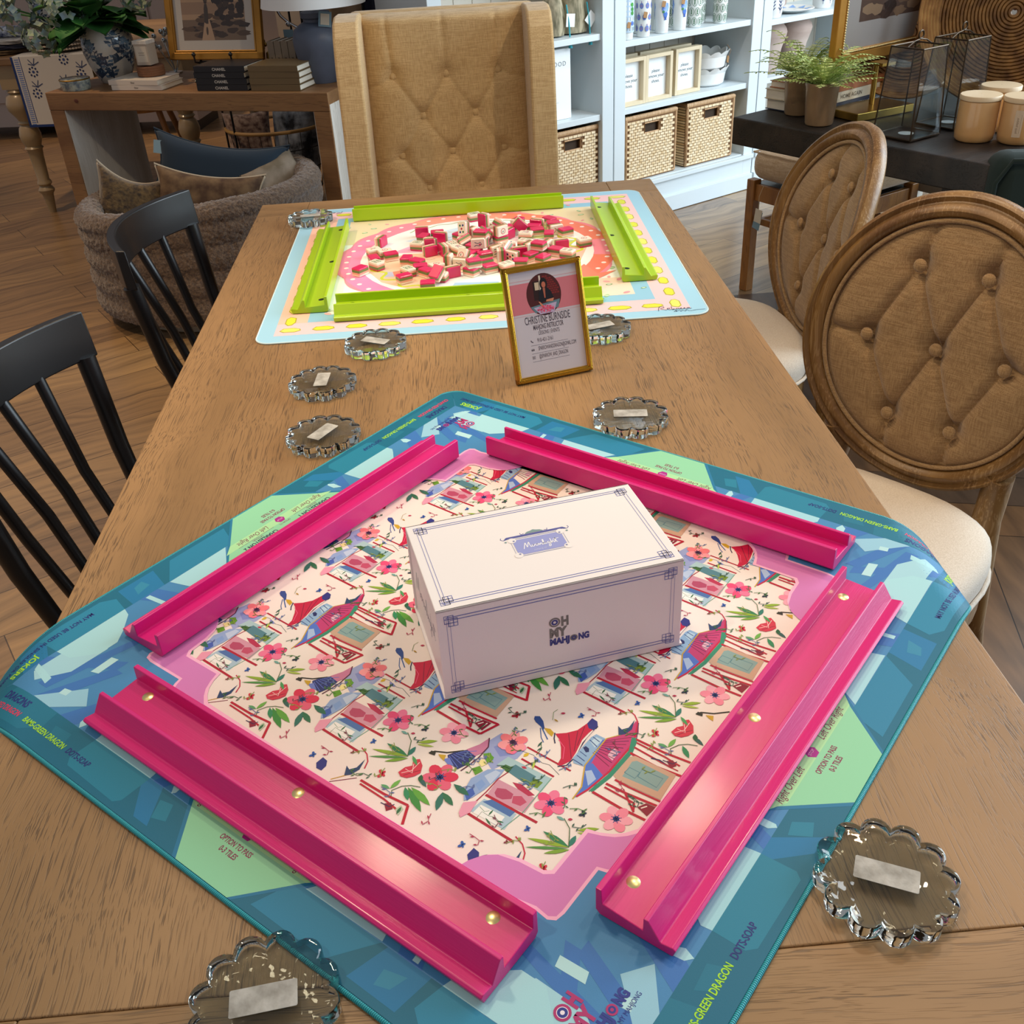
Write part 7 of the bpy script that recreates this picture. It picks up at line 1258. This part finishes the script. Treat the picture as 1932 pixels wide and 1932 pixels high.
for sx in (-1, 1):
    for sy in (-1, 1): g = B(); g.lathe(prof, 32); g.box((0, 0, .69), (.10, .10, .115)); obj('turned_leg', g, M_tt, tt, loc=(sx*.425, sy*.60, 0), smooth=38)
r = thing('splayed_stool', 'honey wood stool with splayed legs under the farmhouse table, glimpsed through the console', 'stool', (-1.66, 5.95, 0), 0)
for sx in (-1, 1):
    for sy in (-1, 1): g = B(); g.tube([(sx*.09, sy*.09, .45), (sx*.19, sy*.17, 0)], [.017, .014], 10); obj('leg', g, M_hon, r, smooth=50)
g = B(); g.lathe([(.001, .44), (.16, .44), (.165, .45), (.165, .465), (.001, .475)], 32, cap=False); obj('seat', g, M_hon, r, smooth=40)
# runner with blue print
M_run = printed('runner_print', .85); fnr = lambda u, v, h: Vector((u, -.512-.002-h, .785+v)) if v < 0 else Vector((u, -.512+v, .785+h))
fnr = lambda u, v, h: (Vector((u+v*-.0, -.6835-h, .785+v)) if v < 0 else Vector((u, -.6835+v, .7855+h)))
p = P(fnr, eps=.0006); p.maxe = 0
X0, X1 = -.37, .03; p.add([fnr(X0, 0, 0), fnr(X1, 0, 0), fnr(X1, -.33, 0), fnr(X0, -.33, 0)], [(0, 3, 2, 1)], col='c9c2b6'); p.add([fnr(X0, 0, 0), fnr(X1, 0, 0), fnr(X1, .28, 0), fnr(X0, .28, 0)], [(0, 1, 2, 3)], col='c9c2b6')
p.poly([(X0, -.33), (X0+.012, -.33), (X0+.012, 0), (X0, 0)], '1f3568', 1); p.poly([(X0, -.33), (X1, -.33), (X1, -.318), (X0, -.318)], '1f3568', 1.2)
for i in range(34): p.rect(X0+.018, -.328+.0095*i, X0+.040, -.324+.0095*i, '5a74b0', 1)
p.rect(X0+.044, -.31, X0+.048, 0, '2a3f74', 1)
for x, y in ((-.27, -.07), (-.10, -.02), (-.28, -.17), (-.13, -.15), (-.03, -.09), (-.20, -.26), (-.05, -.24)):
    for a in range(8): p.disc(x+.020*cos(a*.785), y+.020*sin(a*.785), .0055, '2a3558', 1.5, 6)
    p.disc(x, y, .007, '3b4a78', 1.5, 8); 
    for a in range(5): p.line([(x+.01, y+.03), (x+.03*cos(a*1.2)+.01, y+.045+.018*sin(a*1.2))], .004, '3b4666', 1.8+.05*a)
o = obj('table_runner', p, M_run, loc=(tq.x, tq.y, 0), rot=(0, 0, TA)); tag(o, 'cream table runner with dark blue floral print hanging over the edge of the farmhouse table', 'table runner'); 
# stack of plates, linens, second vase
tp = lambda x, y, z=.7835: Vector((tq.x+ta.x*x+tb.x*y, tq.y+ta.y*x+tb.y*y, z))
for k in range(4):
    p_ = tp(-.17, -.50, .7885+.0175*k); r = thing('beaded_plate', 'cream beaded-edge plate, %s of four on the blue-printed runner' % ('bottom', 'second from the bottom', 'third from the bottom', 'top')[k], 'plate', tuple(p_), 0, 'stacked beaded plates'); g = B(); g.lathe([(.001, 0), (.09, 0), (.135, .010), (.145, .013), (.145, .017), (.13, .016), (.09, .006), (.001, .006)], 48, cap=False)
    for i in range(60): a = 2*pi*i/60; g.ell((.145*cos(a), .145*sin(a), .0145), (.005,)*3, 6, 4)
    obj('plate_body', g, mat('cream_stoneware', 'cbb89f', .3, coat=.3), r, smooth=60)
p_ = tp(-.12, -.46, .862); r = thing('cloth_napkins', 'small pile of pink and white printed napkins on the beaded plates', 'napkins', tuple(p_)); g = B(); [g.grid(lambda u, v, k=k: Vector(((u-.5)*.16, (v-.5)*.14, .004+.008*k+.006*sin(u*9+k)*cos(v*7))), 12, 12) for k in range(4)]; o = obj('cloth', g, mat('pink_white_cloth', 'd9b3a8', .9, c2='b8677a', vs=25), r, smooth=80); md = o.modifiers.new('thick', 'SOLIDIFY'); md.thickness = .006
for k, (c, c2, lab) in enumerate((('8a6f4c', '5f4a30', 'round woven placemat pile at the bottom'), ('2c3048', '4a4a58', 'dark blue ruffled placemats in the middle'), ('9a948a', 'c9c4bc', 'grey and white zigzag cloth on the placemats'))):
    p_ = tp(-.52+.03*k, -.42, .7855+.022*k); r = thing('placemat', lab+', far left table', 'placemat', tuple(p_), k, 'linens piled at the far left'); g = B()
    for j in range(3): g.lathe([(.001, .001+.006*j), (.19-.012*k, .001+.006*j), (.195-.012*k, .004+.006*j), (.19-.012*k, .006+.006*j), (.001, .006+.006*j)], 44, cap=False)
    g.v = [(v[0]*(1+.03*sin(9*atan2(v[1], v[0])+v[2]*300)), v[1]*(1+.03*sin(9*atan2(v[1], v[0])+v[2]*300)), v[2]) for v in g.v]; obj('cloth', g, mat('linen_'+c, c, .95, c2=c2, vs=30, bump=.3), r, smooth=40)
r = thing('rolled_towel', 'rolled white towel with dark blue print on top of the placemats, at the left edge', 'towel', tuple(tp(-.50, -.45, .876)), TA); g = B(); g.tube([(-.12, 0, 0), (.10, 0, 0)], .026, 20); obj('cloth', g, mat('blue_print_towel', 'cdd0d6', .9, c2='3a4568', vs=45), r, smooth=50)
vase('black and white vine-patterned jar vase standing behind the placemats, far left', tp(-.42, -.02), .10, .24, 9, '26282c')
r = thing('decorative_box', 'small cream box with a red label beside the far left vase', 'box', tuple(tp(-.27, -.22)), TA); g = B(); g.box((0, 0, .05), (.10, .08, .10)); obj('box_body', g, mat('cream_card', 'ddd3bf', .7), r, bev=.002); p = P(); p.rect(-.03, -.012, .03, .012, 'b0382c', 1); obj('red_label', p, M_pk, r, loc=(0, -.0405, .055), rot=(pi/2, 0, 0))
r = thing('glass_ornaments', 'cluster of sparkling glass and silver ornaments behind the hydrangea vase', 'ornaments', tuple(CT(.36, .44)), 0); g = B()
for i in range(22): g.ell((random.uniform(-.09, .09), random.uniform(-.03, .03), .10+random.uniform(0, .08)), (.011,)*3, 8, 6)
for i in range(8): g.tube([(0, 0, 0), (random.uniform(-.08, .08), random.uniform(-.02, .02), .14)], .0015, 5)
g.lathe([(.001, 0), (.03, 0), (.03, .006), (.001, .006)], 16, cap=False); obj('ornament_beads', g, mat('silvered_glass', 'c9d3d6', .1, metal=.9), r, smooth=50)
# ================================================================ things glimpsed far behind
r = thing('slatted_cabinet', 'pale slatted cabinet standing behind the farmhouse table at the far left', 'cabinet', (-3.0, 7.9, 0), radians(-8)); g = B(); g.box((0, 0, .62), (2.6, .45, 1.1)); obj('body', g, M_wpanel, r)
g = B(); [g.box((-1.2+.16*i, -.232, .68), (.14, .012, .9)) for i in range(16)]; obj('front_boards', g, M_wpanel, r, bev=.003); [obj('foot', B().box((-1.15+.6*i, 0, .035), (.08, .4, .07)), M_blk, r) for i in range(5)]
r = thing('hanging_textile', 'tan textile printed with dark birds, hanging behind the wingback chair', 'textile', (-.45, 4.92, 0), radians(-22)); g = B(); g.grid(lambda u, v: Vector(((u-.5)*.34, .012*sin(u*14), .55+.85*v)), 30, 8); o = obj('cloth', g, mat('tan_bird_cloth', 'a88c6c', .9), r, smooth=80); md = o.modifiers.new('thick', 'SOLIDIFY'); md.thickness = .004
g = B(); g.tube([(-.18, 0, 0), (-.18, .0, 1.42), (.18, 0, 1.42), (.18, 0, 0)], .008, 8); g.box((0, 0, .01), (.4, .2, .02)); obj('rail', g, M_wire, r, smooth=50)
p = P()
for x, z in ((-.10, 1.12), (.02, 1.02), (.11, 1.15), (-.04, 1.22), (.07, 1.27), (-.12, 1.3)): p.disc(x, z, .016, '2f2c2c', 1, 10, ry=.009, rot=.6); p.disc(x+.014, z+.012, .006, '2f2c2c', 1.2, 8); p.line([(x-.01, z-.008), (x-.028, z-.02)], .004, '2f2c2c', 1.3)
obj('bird_print', p, M_pk, r, loc=(0, -.018, 0), rot=(pi/2, 0, 0))
r = thing('hanging_garment', 'dark navy garment with a bright blue bow hanging left of the bookcase post', 'garment', (-.235, 4.62, 0), radians(-22)); g = B(); g.grid(lambda u, v: Vector(((u-.5)*.17, .015*sin(u*11), .60+.85*v)), 20, 6); o = obj('cloth', g, mat('navy_cloth', '20263a', .9), r, smooth=80); md = o.modifiers.new('thick', 'SOLIDIFY'); md.thickness = .01; g = B(); g.ell((0, -.03, 1.22), (.03, .01, .025), 12, 8); obj('bow', g, mat('bright_blue_satin', '2f56a8', .4), r, smooth=50); g = B(); g.tube([(-.09, 0, 0), (-.09, 0, 1.46), (.09, 0, 1.46), (.09, 0, 0)], .007, 8); obj('rail', g, M_wire, r, smooth=50)
